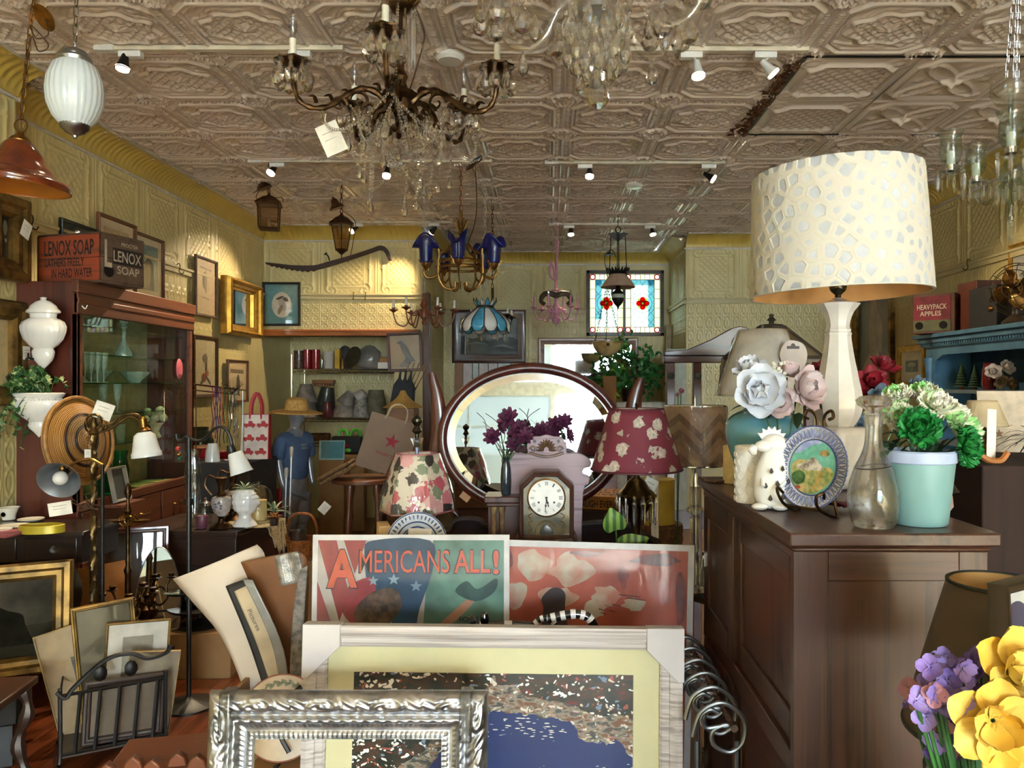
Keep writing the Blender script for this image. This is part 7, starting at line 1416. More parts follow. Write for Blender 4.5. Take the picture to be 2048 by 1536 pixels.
def hexlamp():
 Y=2.66;k=Y/F;t=thing('floral_lamp','table lamp with pleated pink and black floral shade still in cellophane','lamp',(P(834,0,Y).x,Y,ZT));z=lambda y:H-ZT+(770-y)*k
 lampshade(t,42*k,74*k,z(907),z(1020),floral('pink black floral','d9cdbb',['c2707a','2c2626','d8a0a0','7f8a70','b5505c','3a3230'],20,.82),6,None,.35,mat('pink trim','a8686c',.6),1)
 b=MB();b.lathe([(.03,0),(.05,.006),(.06,.06),(.055,.12),(.03,z(1035)),(.02,z(1022)),(.008,z(1010)),(.006,z(880))],24);b.obj('base',mat('cobalt glazed jar','2a3a78',.15,0,.3,20,coat=.5,c2='c9ced8'),t)
 b=MB();b.lathe([(.006,z(900)),(.007,z(885)),(.004,z(878))],10);b.lathe([(.0001,z(829)),(.018,z(838)),(.019,z(843)),(.009,z(852)),(.012,z(856)),(.018,z(862)),(.008,z(868)),(.007,z(878))][::-1],16);b.obj('finial',mat('dark brass','4a4436',.25,.9),t)
 b=MB();b.lathe([(.008,z(896)),(.022,z(880)),(.024,z(876)),(.01,z(878))],12);b.obj('crystal_collar',CRYSTAL,t)
hexlamp()
def blueplatedeco(t,r):
 B=mat('delft blue','2f4478',.25,coat=.5);b=MB()
 for i in range(40):a=2*pi*i/40;b.ball((r*.86*math.cos(a),-.006,r*.86*math.sin(a)),r*.1,6,(1,.12,.28),RY(-a))
 for f in (.68,.98,.52):b.tube([(r*f*math.cos(a),-.004 if f<.9 else -.008,r*f*math.sin(a))for a in [2*pi*i/48 for i in range(48)]],.0022,5,True)
 for i in range(8):
  a=2*pi*i/8;b.ball((r*.4*math.cos(a),-.004,r*.4*math.sin(a)),r*.1,8,(1,.1,.8));b.tube([(r*.4*math.cos(a)+r*.14*math.cos(j*.8),-.004,r*.4*math.sin(a)+r*.14*math.sin(j*.8))for j in range(9)],.0014,4)
 b.obj('blue_print',B,t);b=MB();b.box((.01,-.012,.03),(.075,.001,.03),RY(.03));b.obj('price_card',PAPER,t)
stand_plate('delft_plate','blue and white patterned plate with a card, in front of the floral lamp',834,1086,2.46,.097,ZT,mat('white delft','d8dcE2'.lower(),.2,coat=.5),blueplatedeco)
carton('paper_packet','small cream packet left of the blue and white plate','packet',P(757,0,2.56).x,P(780,0,2.56).x,2.5,2.6,ZT,ZT+.19,mat('cream packet','d8b480',.7),.3)
# red floral lamp with prisms
def redlamp():
 Y=2.6;k=Y/F;t=thing('burgundy_lamp','brass prism lamp with burgundy shade printed with pale roses','lamp',(P(1273,0,Y).x,Y,ZT));z=lambda y:H-ZT+(770-y)*k
 lampshade(t,54*k,91*k,z(818),z(938),floral('burgundy rose print','6d2434',['b9a79c','8f8c7c','d0c0b4'],17,.63),48,None,0,mat('burgundy trim','5a1c2a',.6))
 b=MB();b.lathe([(.05,0),(.055,.006),(.03,.02),(.015,.05),(.02,.1),(.013,.13),(.02,z(1040)),(.05,z(1008)),(.062,z(998)),(.066,z(990)),(.06,z(984)),(.045,z(976)),(.03,z(962)),(.012,z(955)),(.005,z(940)),(.004,z(812)),(.006,z(808)),(.0001,z(803))],28);b.obj('base',mat('smoky brass','7a6a4c',.22,1,.1),t);sp=spear_mesh(.1,.008)
 for i in range(14):a=2*pi*i/14;shared('prism',sp,t,(.066*math.cos(a),.066*math.sin(a),z(990)));shared('bead',BD1,t,(.066*math.cos(a),.066*math.sin(a),z(990)),None,(.5,.5,.5))
 tag_card(t,.05,.06,(.06,.03,z(960)),(0,.5,.3))
redlamp()
def hosta():
 Y=2.46;t=thing('potted_hosta','small potted plant with two broad striped green leaves before the burgundy lamp','plant',(P(1240,0,Y).x,Y,ZT));m,nt,bs=newmat('striped leaf');wv=N(nt,'ShaderNodeTexWave',Scale=14.0,Distortion=1.5);nt.links.new(coords(nt,kind='Object'),wv.inputs['Vector']);r=ramp(nt,[(.3,'35602a'),(.7,'7f9a4a')],wv.outputs[0]);nt.links.new(r.outputs[0],bs.inputs['Base Color']);bs.inputs['Roughness'].default_value=.4;c=P(1240,0,Y);
 b=MB();b.lathe([(.03,0),(.04,.05),(.036,.05),(.0001,.045)],20);b.obj('pot',DARKW,t)
 for px,py,a,L,w_ in ((1232,1060,-.25,.07,.06),(1245,1098,1.15,.085,.062)):
  p=P(px,py,Y-.05)-Vector((c.x,Y,ZT));o=[(0,0),(.35,-.08),(.5,.15),(.45,.5),(.2,.85),(0,1.05),(-.2,.85),(-.45,.5),(-.5,.15),(-.35,-.08)];o=cr(o,3,True);vs=[(x*w_*1.2,-.01*math.sin(y*2)-abs(x)*.02*-1,y*L)for x,y in o];b=MB();n=len(vs);b.add(vs+[(0,.008,.4*L)],[(i,(i+1)%n,n)for i in range(n)],T(p)@RY(a));b.obj('leaf',m,t,solid=.0012,ang=180);b=MB();b.tube(cr([(0,0,.045),p*.6,p],5),.003,6);b.obj('stem',LEAFG,t)
hosta()
t=thing('hall_table','round dark pedestal table behind the oak cabinet carrying three lamps','table',(.83,3.14,0));b=MB();b.lathe([(.34,.72),(.36,.73),(.36,.75),(.0001,.752)],40);b.obj('top',DARKW,t);b=MB();b.lathe([(.2,0),(.2,.02),(.05,.06),(.04,.3),(.06,.5),(.03,.72)],20);b.obj('pedestal',DARKW,t)
def chevron():
 Y=2.96;k=Y/F;t=thing('chevron_lamp','crystal column lamp with a wood chevron drum shade in plastic wrap','lamp',(P(1390,0,Y).x,Y,.753));z=lambda y:H-.753+(770-y)*k;m,nt,bs=newmat('wood chevron');sp=N(nt,'ShaderNodeSeparateXYZ');nt.links.new(coords(nt),sp.inputs[0])
 ab=N(nt,'ShaderNodeMath',operation='PINGPONG');ab.inputs[1].default_value=.075;nt.links.new(sp.outputs[0],ab.inputs[0]);ad=N(nt,'ShaderNodeMath',operation='SUBTRACT');nt.links.new(sp.outputs[2],ad.inputs[0]);nt.links.new(ab.outputs[0],ad.inputs[1]);ml=N(nt,'ShaderNodeMath',operation='MULTIPLY');ml.inputs[1].default_value=34;nt.links.new(ad.outputs[0],ml.inputs[0]);fl=N(nt,'ShaderNodeMath',operation='FLOOR');nt.links.new(ml.outputs[0],fl.inputs[0]);wn2=N(nt,'ShaderNodeTexWhiteNoise',noise_dimensions='1D');nt.links.new(fl.outputs[0],wn2 .inputs['W']);r=ramp(nt,[(0,'6b4f40'),(.3,'947460'),(.6,'b08f74'),(.9,'7f6252')],wn2 .outputs[0]);nt.links.new(r.outputs[0],bs.inputs['Base Color']);bs.inputs['Roughness'].default_value=.6
 lampshade(t,60*k,63*k,z(812),z(928),m,48,None,0,CHROME,1)
 b=MB();b.lathe([(.004,z(928)),(.012,z(950)),(.02,z(968)),(.022,z(972))][::-1],16);b.lathe([(.05,0),(.055,.01),(.03,.018),(.008,.03),(.006,z(940)),(.004,z(800)),(.0001,z(790))],20);b.obj('rod',CHROME,t)
 b=MB();b.lathe([(.02,z(972)),(.024,z(985)),(.022,z(1010)),(.034,z(1018)),(.03,z(1024)),(.012,z(1030)),(.022,z(1036)),(.016,z(1080)),(.02,z(1095)),(.02,z(1100)),(.012,z(1106)),(.024,z(1122)),(.02,.02)][::-1],10);b.obj('crystal_column',CRYSTAL,t,ang=12)
chevron()
# things on the far right of the centre table
t=thing('wicker_hamper','brown wicker hamper below the yellow canister','hamper',(.5,3.62,0));b=MB();pr=[(.12+.004*(i%2),.9*i/40)for i in range(41)];b.lathe(pr,40,mod=lambda a,z:1+.02*math.cos(20*a));b.obj('body',mat('dark wicker','6a4428',.7,0,.35,60,.6),t)
lt('canister','plain yellow round canister on the wicker hamper','canister',[(.085,0),(.085,.2),(.088,.2),(.088,.208),(.08,.208),(.0001,.205)],mat('yellow canister','b99b35',.6),(.5,3.62,.9015),32)
lt('rolled_paper','tall white rolled paper standing right of the burgundy lamp','paper roll',[(.014,0),(.014,1.22),(.012,1.22),(.0001,1.2)],PAPER,(P(1313,0,3.2).x,3.25,0),18)
carton('storage_box','dark storage box behind the oval mirror holding an orange lettered box','box',.15,.4,3.78,4.1,0,.93,DARKW)
t=carton('lettered_box','bright orange box covered with black lettering behind the oval mirror','box',.14,.4,3.8,4.08,.932,1.0,mat('orange lettered card','c9843a',.6),-.25);INKB=mat('black stencil ink')
text('LAUGH EVERY',.19,.035,t,INKB,(0,-.1415,.03),(pi/2,0,0),.01)
for i,s in enumerate(('LOVE','EVERY','LIFE')):text(s,.16,.05,t,INKB,(0,-.08+.08*i,.0685),(0,0,0),.01)
# ---------------- right: oak cabinet and what stands on it ----------------
OX0,OX1,OY0,OY1,OZ=.452,.852,1.45,2.36,1.27
OAK=wood('red oak','482c1e','25140c','Z',1.5,.42,.15,.6,44);OAKH=wood('red oak rail','482c1e','25140c','X',1.5,.42,.15,.6,44);OAKY=wood('red oak long','472b1e','25140d','Y',1.2,.4,.15,.5,40)
def oak():
 cx,cy=(OX0+OX1)/2,(OY0+OY1)/2;t=thing('oak_cabinet','large dark oak cabinet with panelled sliding doors and panelled end','cabinet',(cx,cy,0));x0,x1,y0,y1=OX0-cx,OX1-cx,OY0-cy,OY1-cy
 b=MB();b.bx(x0,x1,y0,y1,OZ-.026,OZ);b.obj('top',OAKY,t,bev=.004);b=MB();b.bx(x0+.012,x1-.012,y0+.012,y1-.012,OZ-.038,OZ-.026);b.obj('cove',OAKH,t,bev=.006)
 b=MB();b.bx(x0+.035,x1-.02,y0+.03,y1-.02,0,OZ-.038);b.obj('carcass',OAKD,t)
 b=MB();b.bx(x0+.013,x0+.032,y0+.017,y0+.04,0,OZ-.038);b.obj('corner_post',OAK,t)
 y=y0+.02
 for (a,c_)in ((x0+.02,x0+.08),(x1-.07,x1-.015)):b=MB();b.bx(a,c_,y,y+.012,0,OZ-.038);b.obj('stile',OAK,t,bev=.002)
 for (a,c_)in ((OZ-.095,OZ-.038),(.55,.62),(0,.1)):b=MB();b.bx(x0+.08,x1-.07,y,y+.012,a,c_);b.obj('rail',OAKH,t,bev=.002)
 b=MB();b.bx(x0+.08,x1-.07,y+.007,y+.011,.1,OZ-.095);b.obj('end_panel',OAK,t)
 ZR=.84
 b=MB();b.bx(x0+.015,x0+.036,y0+.02,y1-.02,ZR-.05,ZR);b.obj('middle_rail',OAKY,t,bev=.003);b=MB();b.bx(x0+.015,x0+.036,y0+.02,y1-.02,OZ-.055,OZ-.038);b.obj('top_rail',OAKY,t,bev=.002);b=MB();b.bx(x0+.015,x0+.036,y0+.02,y1-.02,0,.08);b.obj('plinth',OAKY,t)
 ym=.08
 for k,(a,c_,za,zb,dx)in enumerate(((y0+.03,ym,ZR,OZ-.055,.008),(ym-.02,y1-.03,ZR,OZ-.055,-.004),(y0+.03,ym,.08,ZR-.05,.008),(ym-.02,y1-.03,.08,ZR-.05,-.004))):
  X=x0+.018+dx;d_=MB();d_.bx(X+.008,X+.012,a,c_,za,zb);d_=d_.obj('door',OAK,t)
  for (p,q,r,s)in ((a,a+.055,za,zb),(c_-.055,c_,za,zb)):b=MB();b.bx(X,X+.012,p,q,r,s);b.obj('stile',OAK,d_,bev=.003)
  for (r,s)in ((za,za+.06),(zb-.06,zb)):b=MB();b.bx(X,X+.012,a+.055,c_-.055,r,s);b.obj('rail',OAKY,d_,bev=.003)
  if k in (1,3):b=MB();b.bx(X-.006,X,c_-.03,c_-.005,(za+zb)/2-.02,(za+zb)/2+.02);b.tube([(X-.008,c_-.02,(za+zb)/2+.01),(X-.012,c_-.02,(za+zb)/2-.03)],.004,6);b.obj('latch',CHROME,d_)
oak()
ZO=OZ+.001
def big_lamp():
 Y=2.1;k=Y/F;c=(P(1676,0,Y).x,Y,ZO);t=thing('white_lamp','tall white ceramic lamp with a huge cream shade cut in a lace pattern','lamp',c);z=lambda y:H-ZO+(770-y)*k
 o=14*k;zt,zb=z(350),z(590);rt,rb=160*k,171*k;sh=link('shade',None,t);bpy.data.objects.remove(sh)
 m,nt,bs=newmat('cream fretwork felt');bs.inputs['Base Color'].default_value=(*lin('cac5ba'),1);bs.inputs['Roughness'].default_value=.9;bs.inputs['Subsurface Weight'].default_value=.1
 M=T(o,0,0)@RY(-.03);pr=[(rb+(rt-rb)*i/6,zb+(zt-zb)*i/6)for i in range(7)];b=MB();b.lathe(pr,72,M=M,cap=False);sh=b.obj('shade',mat('white lamp linen','c4c8ce',.9),t,solid=.002);b=MB();b.lathe([(r-.004,zz)for r,zz in pr],72,M=M,cap=False);b.obj('shade_lining',mat('peach lining','d8a466',.7),t)
 # fretwork: bands round the cells of a scattered point set wrapped on the drum
 rr=random.Random(21);cells=[];W_=2*pi*rb;Ht=zt-zb;n=210
 pts=[]
 for i in range(n*12):
  p=(rr.random()*W_,rr.random()*Ht)
  if all(min(abs(p[0]-q[0]),W_-abs(p[0]-q[0]))**2+(p[1]-q[1])**2>.031**2 for q in pts):pts.append(p)
 b=MB()
 for p in pts:
  poly=[(-.06,-.06),(.06,-.06),(.06,.06),(-.06,.06)]
  for q in pts:
   dx=q[0]-p[0];dx-=W_*round(dx/W_);dy=q[1]-p[1];d2=dx*dx+dy*dy
   if 0<d2<.0144:
    out=[];L=len(poly)
    for i in range(L):
     a,e=poly[i],poly[(i+1)%L];fa,fe=a[0]*dx+a[1]*dy-d2/2,e[0]*dx+e[1]*dy-d2/2
     if fa<=0:out.append(a)
     if fa*fe<0:s=fa/(fa-fe);out.append((a[0]+(e[0]-a[0])*s,a[1]+(e[1]-a[1])*s))
    poly=out
  if len(poly)<3:continue
  f=rr.choice((.5,.55,.62,.45,.35));inner=[(x*f,y*f)for x,y in poly];L=len(poly)
  def w(q,e):
   x,y=p[0]+q[0],min(max(p[1]+q[1],0),Ht);r=rb+(rt-rb)*y/Ht+.0005+e;a=x/rb;return tuple(M@Vector((r*math.cos(a),r*math.sin(a),zb+y)))
  mid=[(x*(.5+f*.5),y*(.5+f*.5))for x,y in poly];vs=[w(q,.0022)for q in poly]+[w(q,.0034)for q in mid]+[w(q,.0006)for q in inner];b.add(vs,[(i,(i+1)%L,L+(i+1)%L,L+i)for i in range(L)]+[(L+i,L+(i+1)%L,2*L+(i+1)%L,2*L+i)for i in range(L)])
 b.obj('fretwork',m,sh,ang=50)
 b=MB();b.lathe([(rb+.002,zb),(rb+.003,zb+.004),(rb-.004,zb)],72,M=M,cap=False);b.obj('rim',m,sh)
 b=MB();b.lathe([(.008,z(612)),(.008,z(590)),(.02,z(582)),(.023,z(576)),(.023,z(564)),(.01,z(562)),(.004,z(545)),(.004,z(360))],16);b.obj('socket',mat('dark brass','4a4436',.25,.9),t)
 V=[(c_,z(y))for c_,y in ((.046,868),(.052,862),(.05,850))]
 b=MB();b.lathe([(r*k,z(y))for r,y in cr([(30,852),(42,832),(47,810),(46,790),(40,760),(32,720),(27,690),(25,672)],4)]+[(r*k,z(y))for r,y in ((26,670),(26,666),(24,664),(25,660),(22,655))]+[(r*k,z(y))for r,y in cr([(22,650),(24,640),(30,625),(40,612),(42,608),(36,606),(22,602),(12,598),(9,596)],4)],9,ang if False else (0,0,0),RZ(.2));b.obj('body',mat('cream crackle glaze','d9d4ce',.12,0,.04,30,coat=.7),t,ang=30)
 b=MB();hb=z(852);b.box((0,0,hb/2),(.125,.125,hb),RZ(.5));b.obj('foot',mat('cream crackle glaze'),t,bev=.02)
big_lamp()
def decanter():
 Y=1.52;k=Y/F;t=thing('cut_decanter','cut glass decanter with broad stopper at the cabinet front','decanter',(P(1747,0,Y).x,Y,ZO));z=lambda y:max(0,(1054-y)*k);mod=lambda a,zz:1+(.03*abs(math.cos(6*a+zz*90))if .02<zz<.09 else .02*math.cos(10*a))
 pr=[(r*k,z(y))for r,y in cr([(36,1054),(44,1040),(48,1015),(48,985),(40,945),(26,915),(18,890),(16,860),(19,838),(21,832)],4)];b=MB();b.lathe(pr+[(r-.003,zz)for r,zz in pr[::-1]if zz>.008]+[(.0001,.008)],40,mod=mod);b.obj('bottle',CRYSTAL,t);b=MB();b.lathe([(.012,z(850)),(.014,z(834)),(.02,z(828)),(.014,z(822)),(.03,z(812)),(.034,z(802)),(.025,z(794)),(.0001,z(790))],20,mod=lambda a,zz:1+.04*math.cos(10*a));b.obj('stopper',CRYSTAL,t,ang=20)
 b=MB();b.tube([(.032*math.cos(a),.032*math.sin(a),z(935)+.004*math.cos(a))for a in [i*.3 for i in range(21)]],.0012,5,True);b.obj('neck_ring',IRON,t)
decanter()
FOL=mat('dark silk leaf','2c4428',.5,0,.25)
def flowers(name,label,loc,blooms,leaves,seed=1,z0=.0,stemm=LEAFG,cat='artificial flowers',parent=None,twig=None):
 t=parent or thing(name,label,cat,loc);rr=random.Random(seed);st=MB();lv=MB()
 for (p,r,ax,m,lay,wd,rf)in blooms:
  b=MB();v=Vector(p)-Vector(loc);bloom(b,v,ax,r,lay,wd,rf,seed+len(st.v));b.obj('blossom',m,t,ang=180);st.tube(cr([(0,0,z0),(v.x*.5,v.y*.5,(v.z+z0)*.55),v-Vector(ax).normalized()*r*.1],4),.0022,5)
 for (p,L,d)in leaves:leaf_at(lv,T(Vector(p)-Vector(loc))@aim(d)@RX(-pi/2),L,L*.45,.5,.3)
 st.obj('stem',stemm,t)
 if leaves:stuff(lv.obj('leaves',FOL,t))if len(leaves)>12 else lv.obj('leaves',FOL,t)
 return t
CARN=((12,1,.2),(11,.82,.55),(10,.62,.9),(8,.45,1.2));GRN=mat('bright green carnation','1f8a3c',.6,0,.3,40,c2='12682a');WGR,nt,bs=newmat('white carnation edged green');nz=N(nt,'ShaderNodeTexNoise',Scale=22.0);nt.links.new(coords(nt),nz.inputs['Vector']);r_=ramp(nt,[(.4,'8fcf7a'),(.5,'e4e8cc'),(.62,'e2dcd0')],nz.outputs[0]);nt.links.new(r_.outputs[0],bs.inputs['Base Color']);bs.inputs['Roughness'].default_value=.7
def greenpot():
 Y=1.555;k=Y/F;c=(P(1838,0,Y).x,Y,ZO);t=thing('green_pot','pale aqua pot of green and white carnations on the oak cabinet','flower pot',c);z=lambda y:(1052-y)*k;b=MB();b.lathe([(50*k,0),(53*k,.004),(66*k,z(930)),(66*k,z(930)+.001),(62*k,z(930))],40,cap=True);b.obj('pot',mat('aqua plastic pot','789f9e',.45,0,.03),t);b=MB();b.lathe([(66*k,z(930)),(69*k,z(928)),(69*k,z(908)),(66*k,z(905)),(62*k,z(906)),(60*k,z(925)),(.0001,z(925))],40,cap=False);b.obj('rim',mat('pale blue rim','b4c2e0',.5),t)
 bl=[(P(x,y,Y+d),r,ax,m,CARN,.8,.16)for x,y,d,r,ax,m in ((1835,858,-.06,.042,(-.1,-1,.45),GRN),(1925,893,-.02,.042,(.6,-.9,.1),GRN),(1798,838,.0,.034,(-.4,-.8,.5),WGR),(1872,818,.0,.04,(0,-.7,.8),WGR),(1905,842,.02,.042,(.5,-.8,.5),WGR),(1795,795,.05,.03,(-.4,-.6,.8),WGR),(1850,792,.05,.034,(.0,-.5,1),WGR),(1935,860,.05,.034,(.9,-.4,.4),WGR))]
 lv=[(P(1780+i*11,900-(i%3)*12,Y-.03+.02*(i%3)),.05,(rnd.gauss(0,.7),-.7,rnd.gauss(.2,.4)))for i in range(12)];flowers('','',c,bl,lv,4,.09,parent=t)
greenpot()
def plaque():
 Y=1.66;r=.089;
 def deco(t,r):
  BLU=mat('cobalt line','56629c',.3);b=MB()
  for f in (1.0,.68):b.tube([(r*f*math.cos(a),-.010 if f>.9 else -.003,r*f*math.sin(a))for a in [2*pi*i/60 for i in range(60)]],.0016,5,True)
  for i in range(44):a=2*pi*i/44;b.tube([(r*(.84+.12*math.cos(j))*math.cos(a)-r*.045*math.sin(j)*math.sin(a),-.0075,r*(.84+.12*math.cos(j))*math.sin(a)+r*.045*math.sin(j)*math.cos(a))for j in [q*.9 for q in range(7)]],.0011,4,True)
  for i in range(56):a=2*pi*i/56;b.ball((r*1.0*math.cos(a),-.009,r*1.0*math.sin(a)),.0022,5)
  b.obj('blue_lattice',BLU,t);m=lambda n,c,c2:mat('pl '+n,c,.35,0,.3,70,c2=c2,coat=.4)
  art(t,2*r,2*r,[(m('sea','5fae96','7fc0b0'),[(.5+.33*math.cos(a),.5+.33*math.sin(a))for a in [2*pi*i/40 for i in range(40)]]),(m('sky','8f9fd0','c4cce4'),cr([(.22,.66),(.34,.79),(.5,.83),(.6,.8),(.45,.76),(.33,.68)],4,True)),(m('land','c9b27a','6f8a4a'),cr([(.2,.5),(.3,.58),(.45,.57),(.6,.5),(.72,.52),(.81,.45),(.76,.33),(.6,.2),(.4,.19),(.25,.3)],4,True)),(m('town','d8d0c4','7a6a5a'),cr([(.26,.5),(.38,.55),(.5,.62),(.6,.56),(.66,.48),(.5,.46),(.35,.46)],3,True)),(m('wood','4f7a44','2f5030'),cr([(.22,.38),(.32,.45),(.42,.4),(.4,.3),(.28,.28)],3,True)),(m('isle','c9a070','4a6a3a'),ell(.66,.68,.07,.04)),(m('road','c9a45a','a8843f'),[(.62,.46),(.66,.45),(.6,.24),(.55,.22)]),(m('roof','b5523a','8a3a2a'),ell(.34,.24,.04,.02))],y=-.0048,z0=-r)
 t,c=stand_plate('souvenir_plate','blue edged pierced plate painted with a coastal town, on a bronze easel',1627,927,Y,r,0,mat('white porcelain','dcdde4',.15,coat=.6),deco,math.radians(-56),-.2,roll=.0);t.location.z=ZO+r+.012
 b=MB();zz=-r-.01
 for s in (-1,1):b.tube(cr([(s*.05,.035,zz+.0),(s*.045,.0,zz+.005),(s*.045,-.03,zz+.015),(s*.05,-.045,zz+.035),(s*.058,-.035,zz+.045),(s*.052,-.022,zz+.035)],6),.0035,6);b.tube(cr([(s*.05,.035,zz),(s*.03,.02,-.02),(s*.01,.008,r*.9),(s*.012,.0,r+.025),(s*.03,-.004,r+.035),(s*.036,-.004,r+.022),(s*.026,-.004,r+.016)],6),.0035,6)
 b.tube([(-.045,-.02,zz+.01),(.045,-.02,zz+.01)],.003,6);b.tube(cr([(0,.01,r*.7),(.0,.07,-.02),(0,.095,zz-.002+.02)],5),.0035,6);b.obj('easel',BRONZE,t)
plaque()
def scallop():
 Y=1.84;k=Y/F;t=thing('scalloped_pot','white cylinder pot with raised scale pattern on the oak cabinet','pot',(P(1503,0,Y).x,Y,ZO));r=33*k;h=(1002-890)*k;b=MB();b.lathe([(r*.96,0),(r,.006),(r,h),(r*.93,h),(r*.93,.01),(.0001,.01)],40);b.obj('body',CERAM,t);b=MB()
 for row in range(7):
  for i in range(14):
   a0=2*pi*(i+.5*(row%2))/14;z=h*(.12+row*.13);b.tube([((r+.0008)*math.cos(a0+.2*math.cos(j)),(r+.0008)*math.sin(a0+.2*math.cos(j)),z+.011*math.sin(j)-.002)for j in [pi+q*pi/6 for q in range(7)]],.0011,4)
 b.obj('scale_relief',CERAM,t)
scallop()
def frog():
 Y=1.74;k=Y/F;t=thing('pierced_animal','white ceramic crested animal lantern pierced with teardrop holes','ceramic figure',(P(1548,0,Y).x,Y,ZO),math.radians(-10));z=lambda y:max(0,(1008-y)*k*.98);b=MB();b.lathe([(r*k,z(y))for r,y in cr([(26,1006),(38,990),(41,965),(37,930),(27,905),(22,893),(26,880),(24,868),(12,858),(.1,856)],4)],32,sy=.85);b.ball((-.022,-.012,z(880)),.018,12,(1.25,1,.75));b.lathe([(.012,0),(.013,.01),(.004,.018),(.0001,.018)],12,(-.04,-.014,z(888)),RY(-pi/2));b.obj('body',CERAM,t,ang=80)
 b=MB();pts=[]
 for i in range(9):a=-.6+i*.36;pts+=[(.03*math.cos(a)-.005,z(878)+.034*math.sin(a)),(.041*math.cos(a+.18)-.005,z(878)+.043*math.sin(a+.18))]
 b.prism(cr(pts,2)+[(-.01,z(890))],.008,T(0,.01,0));b.obj('frill',CERAM,t,bev=.002);b=MB()
 for x,y,q in ((-.01,930,1),(.014,925,1),(-.022,960,1),(.003,955,1.2),(.027,950,1),(-.012,985,1.1),(.015,982,1.3),(.032,978,1)):
  yy=-math.sqrt(max(1e-6,1-(x/.045)**2))*.039*(.9+.3*math.sin((1008-y)/110*3));b.lathe([(.0001,-.004),(.0045*q,.0),(.003*q,.005),(.0001,.01*q)],8,(x,yy,z(y)),sy=.3)
 b.obj('pierced_holes',mat('hole shade','4a4038',.8),t);b=MB()
 for s in (-1,1):b=MB();b.ball((s*.022-.012,-.03,.008),.016,10,(1.2,1,.5));b.obj('foot',CERAM,t);b=MB();b.tube([(s*.026,-.026,z(945)),(s*.018-.01,-.04,z(960))],.006,8);b.obj('arm',CERAM,t)
frog()
def bluevase():
 Y=2.02;k=Y/F;c=(P(1527,0,Y).x,Y,ZO);t=thing('blue_vase','ribbed blue glazed vase behind the white pots','vase',c);z=lambda y:max(0,(982-y)*k);b=MB();b.lathe([(r*k,z(y))for r,y in cr([(38,982),(50,950),(66,900),(74,870),(72,845),(56,826),(40,818)],4)]+[(40*k,z(816)),(40*k,z(800)),(44*k,z(796)),(38*k,z(798))],60,mod=lambda a,zz:1+(.025*abs(math.cos(11*a))if zz<.2 else 0));b.obj('body',mat('blue vase glaze','5f9fb4',.15,0,.12,6,coat=.7),t)
 Y2=1.93;k=Y2/F;c2=(P(1545,0,Y2).x+.02,Y2,ZO);t=thing('peony_bouquet','white and blush silk peonies with berries in a clear glass vase','artificial flowers',c2);b=MB();b.lathe([(.035,0),(.04,.02),(.03,.09),(.028,.13),(.036,.155)],28,cap=False);b.obj('vase',CLEAR,t);PE=mat('blush peony','e2d2d2',.6,0,.1,20,c2='d8b8b8');PW=mat('white peony','dfe2ea',.6,0,.06,20);PY=((6,1,.3),(6,.9,.65),(5,.7,1.0),(4,.5,1.35))
 bl=[(P(x,y,Y2+d),r,ax,m,PY,.95,.03)for x,y,d,r,ax,m in ((1520,785,-.05,.068,(-.2,-1,.2),PW),(1502,745,.02,.045,(-.4,-.5,.9),PW),(1600,778,0,.062,(.6,-.9,.2),PE),(1552,800,-.04,.045,(.1,-1,-.2),PE),(1575,752,.03,.04,(.2,-.4,1),PE))]
 lv=[(P(1490+i*9,825-(i%4)*14,Y2-.02+.015*(i%3)),.055,(rnd.gauss(0,.8),-.6,rnd.gauss(0,.5)))for i in range(16)];flowers('','',c2,bl,lv,7,.03,parent=t);b=MB();rr=random.Random(3)
 for i in range(26):b.ball(P(1552+rr.gauss(0,9),745+rr.gauss(0,8),Y2-.01+rr.gauss(0,.01))-Vector(c2),.0055,7)
 stuff(b.obj('berries',mat('pearl berries','dcdccb',.4),t))
bluevase()
lt('pillar_candle','cream pillar candle at the far left corner of the oak cabinet','candle',[(.028,0),(.028,.105),(.02,.107),(.0001,.1)],mat('cream wax'),(P(1466,0,2.2).x,2.2,ZO),24)
b=MB();b.box((0,0,.004),(.06,.06,.008));tag(b.obj('slate_coaster',mat('brown slate','5a4a40',.7),None,(P(1440,0,2.2).x,2.22,ZO),(0,0,.4),bev=.002),'small brown slate coaster left of the cream pillar candle','coaster')
REDP,GRB=mat('crimson silk','8f1626',.6,0,.25),mat('slate blue silk','5a6a7a',.6,0,.2)
Y=2.28;c=(P(1745,0,Y).x,Y,ZO);flowers('crimson_bouquet','crimson and slate blue silk flowers behind the decanter',c,[(P(x,y,Y+d),r,ax,m,((6,1,.3),(5,.8,.7),(4,.5,1.1)),.8,.03)for x,y,d,r,ax,m in ((1740,765,0,.05,(0,-1,.4),REDP),(1712,800,-.02,.045,(-.4,-1,.1),REDP),(1765,740,.02,.05,(.2,-.6,1),REDP),(1645,745,.03,.04,(-.5,-.6,.6),REDP),(1720,850,-.04,.04,(-.2,-1,0),GRB),(1755,800,-.05,.05,(.2,-1,.2),GRB),(1830,785,0,.05,(.5,-.8,.4),GRB),(1720,895,-.05,.04,(-.2,-1,-.2),REDP))],[(P(1700+i*8,840+(i%5)*14,Y-.02),.06,(rnd.gauss(0,.8),-.6,rnd.gauss(0,.6)))for i in range(14)],9,.02)
b=MB();b.grid(lambda u,v:(.14*(u-.5),.05*(v-.5)+.02*math.sin(7*u),.006+.012*abs(math.sin(9*u+3*v))),20,6);tag(b.obj('red_ribbon',mat('wine ribbon','6a2430',.5),None,(P(1665,0,1.72).x,1.74,ZO),None,solid=.001),'wine red ribbon lying under the plate easel','ribbon')
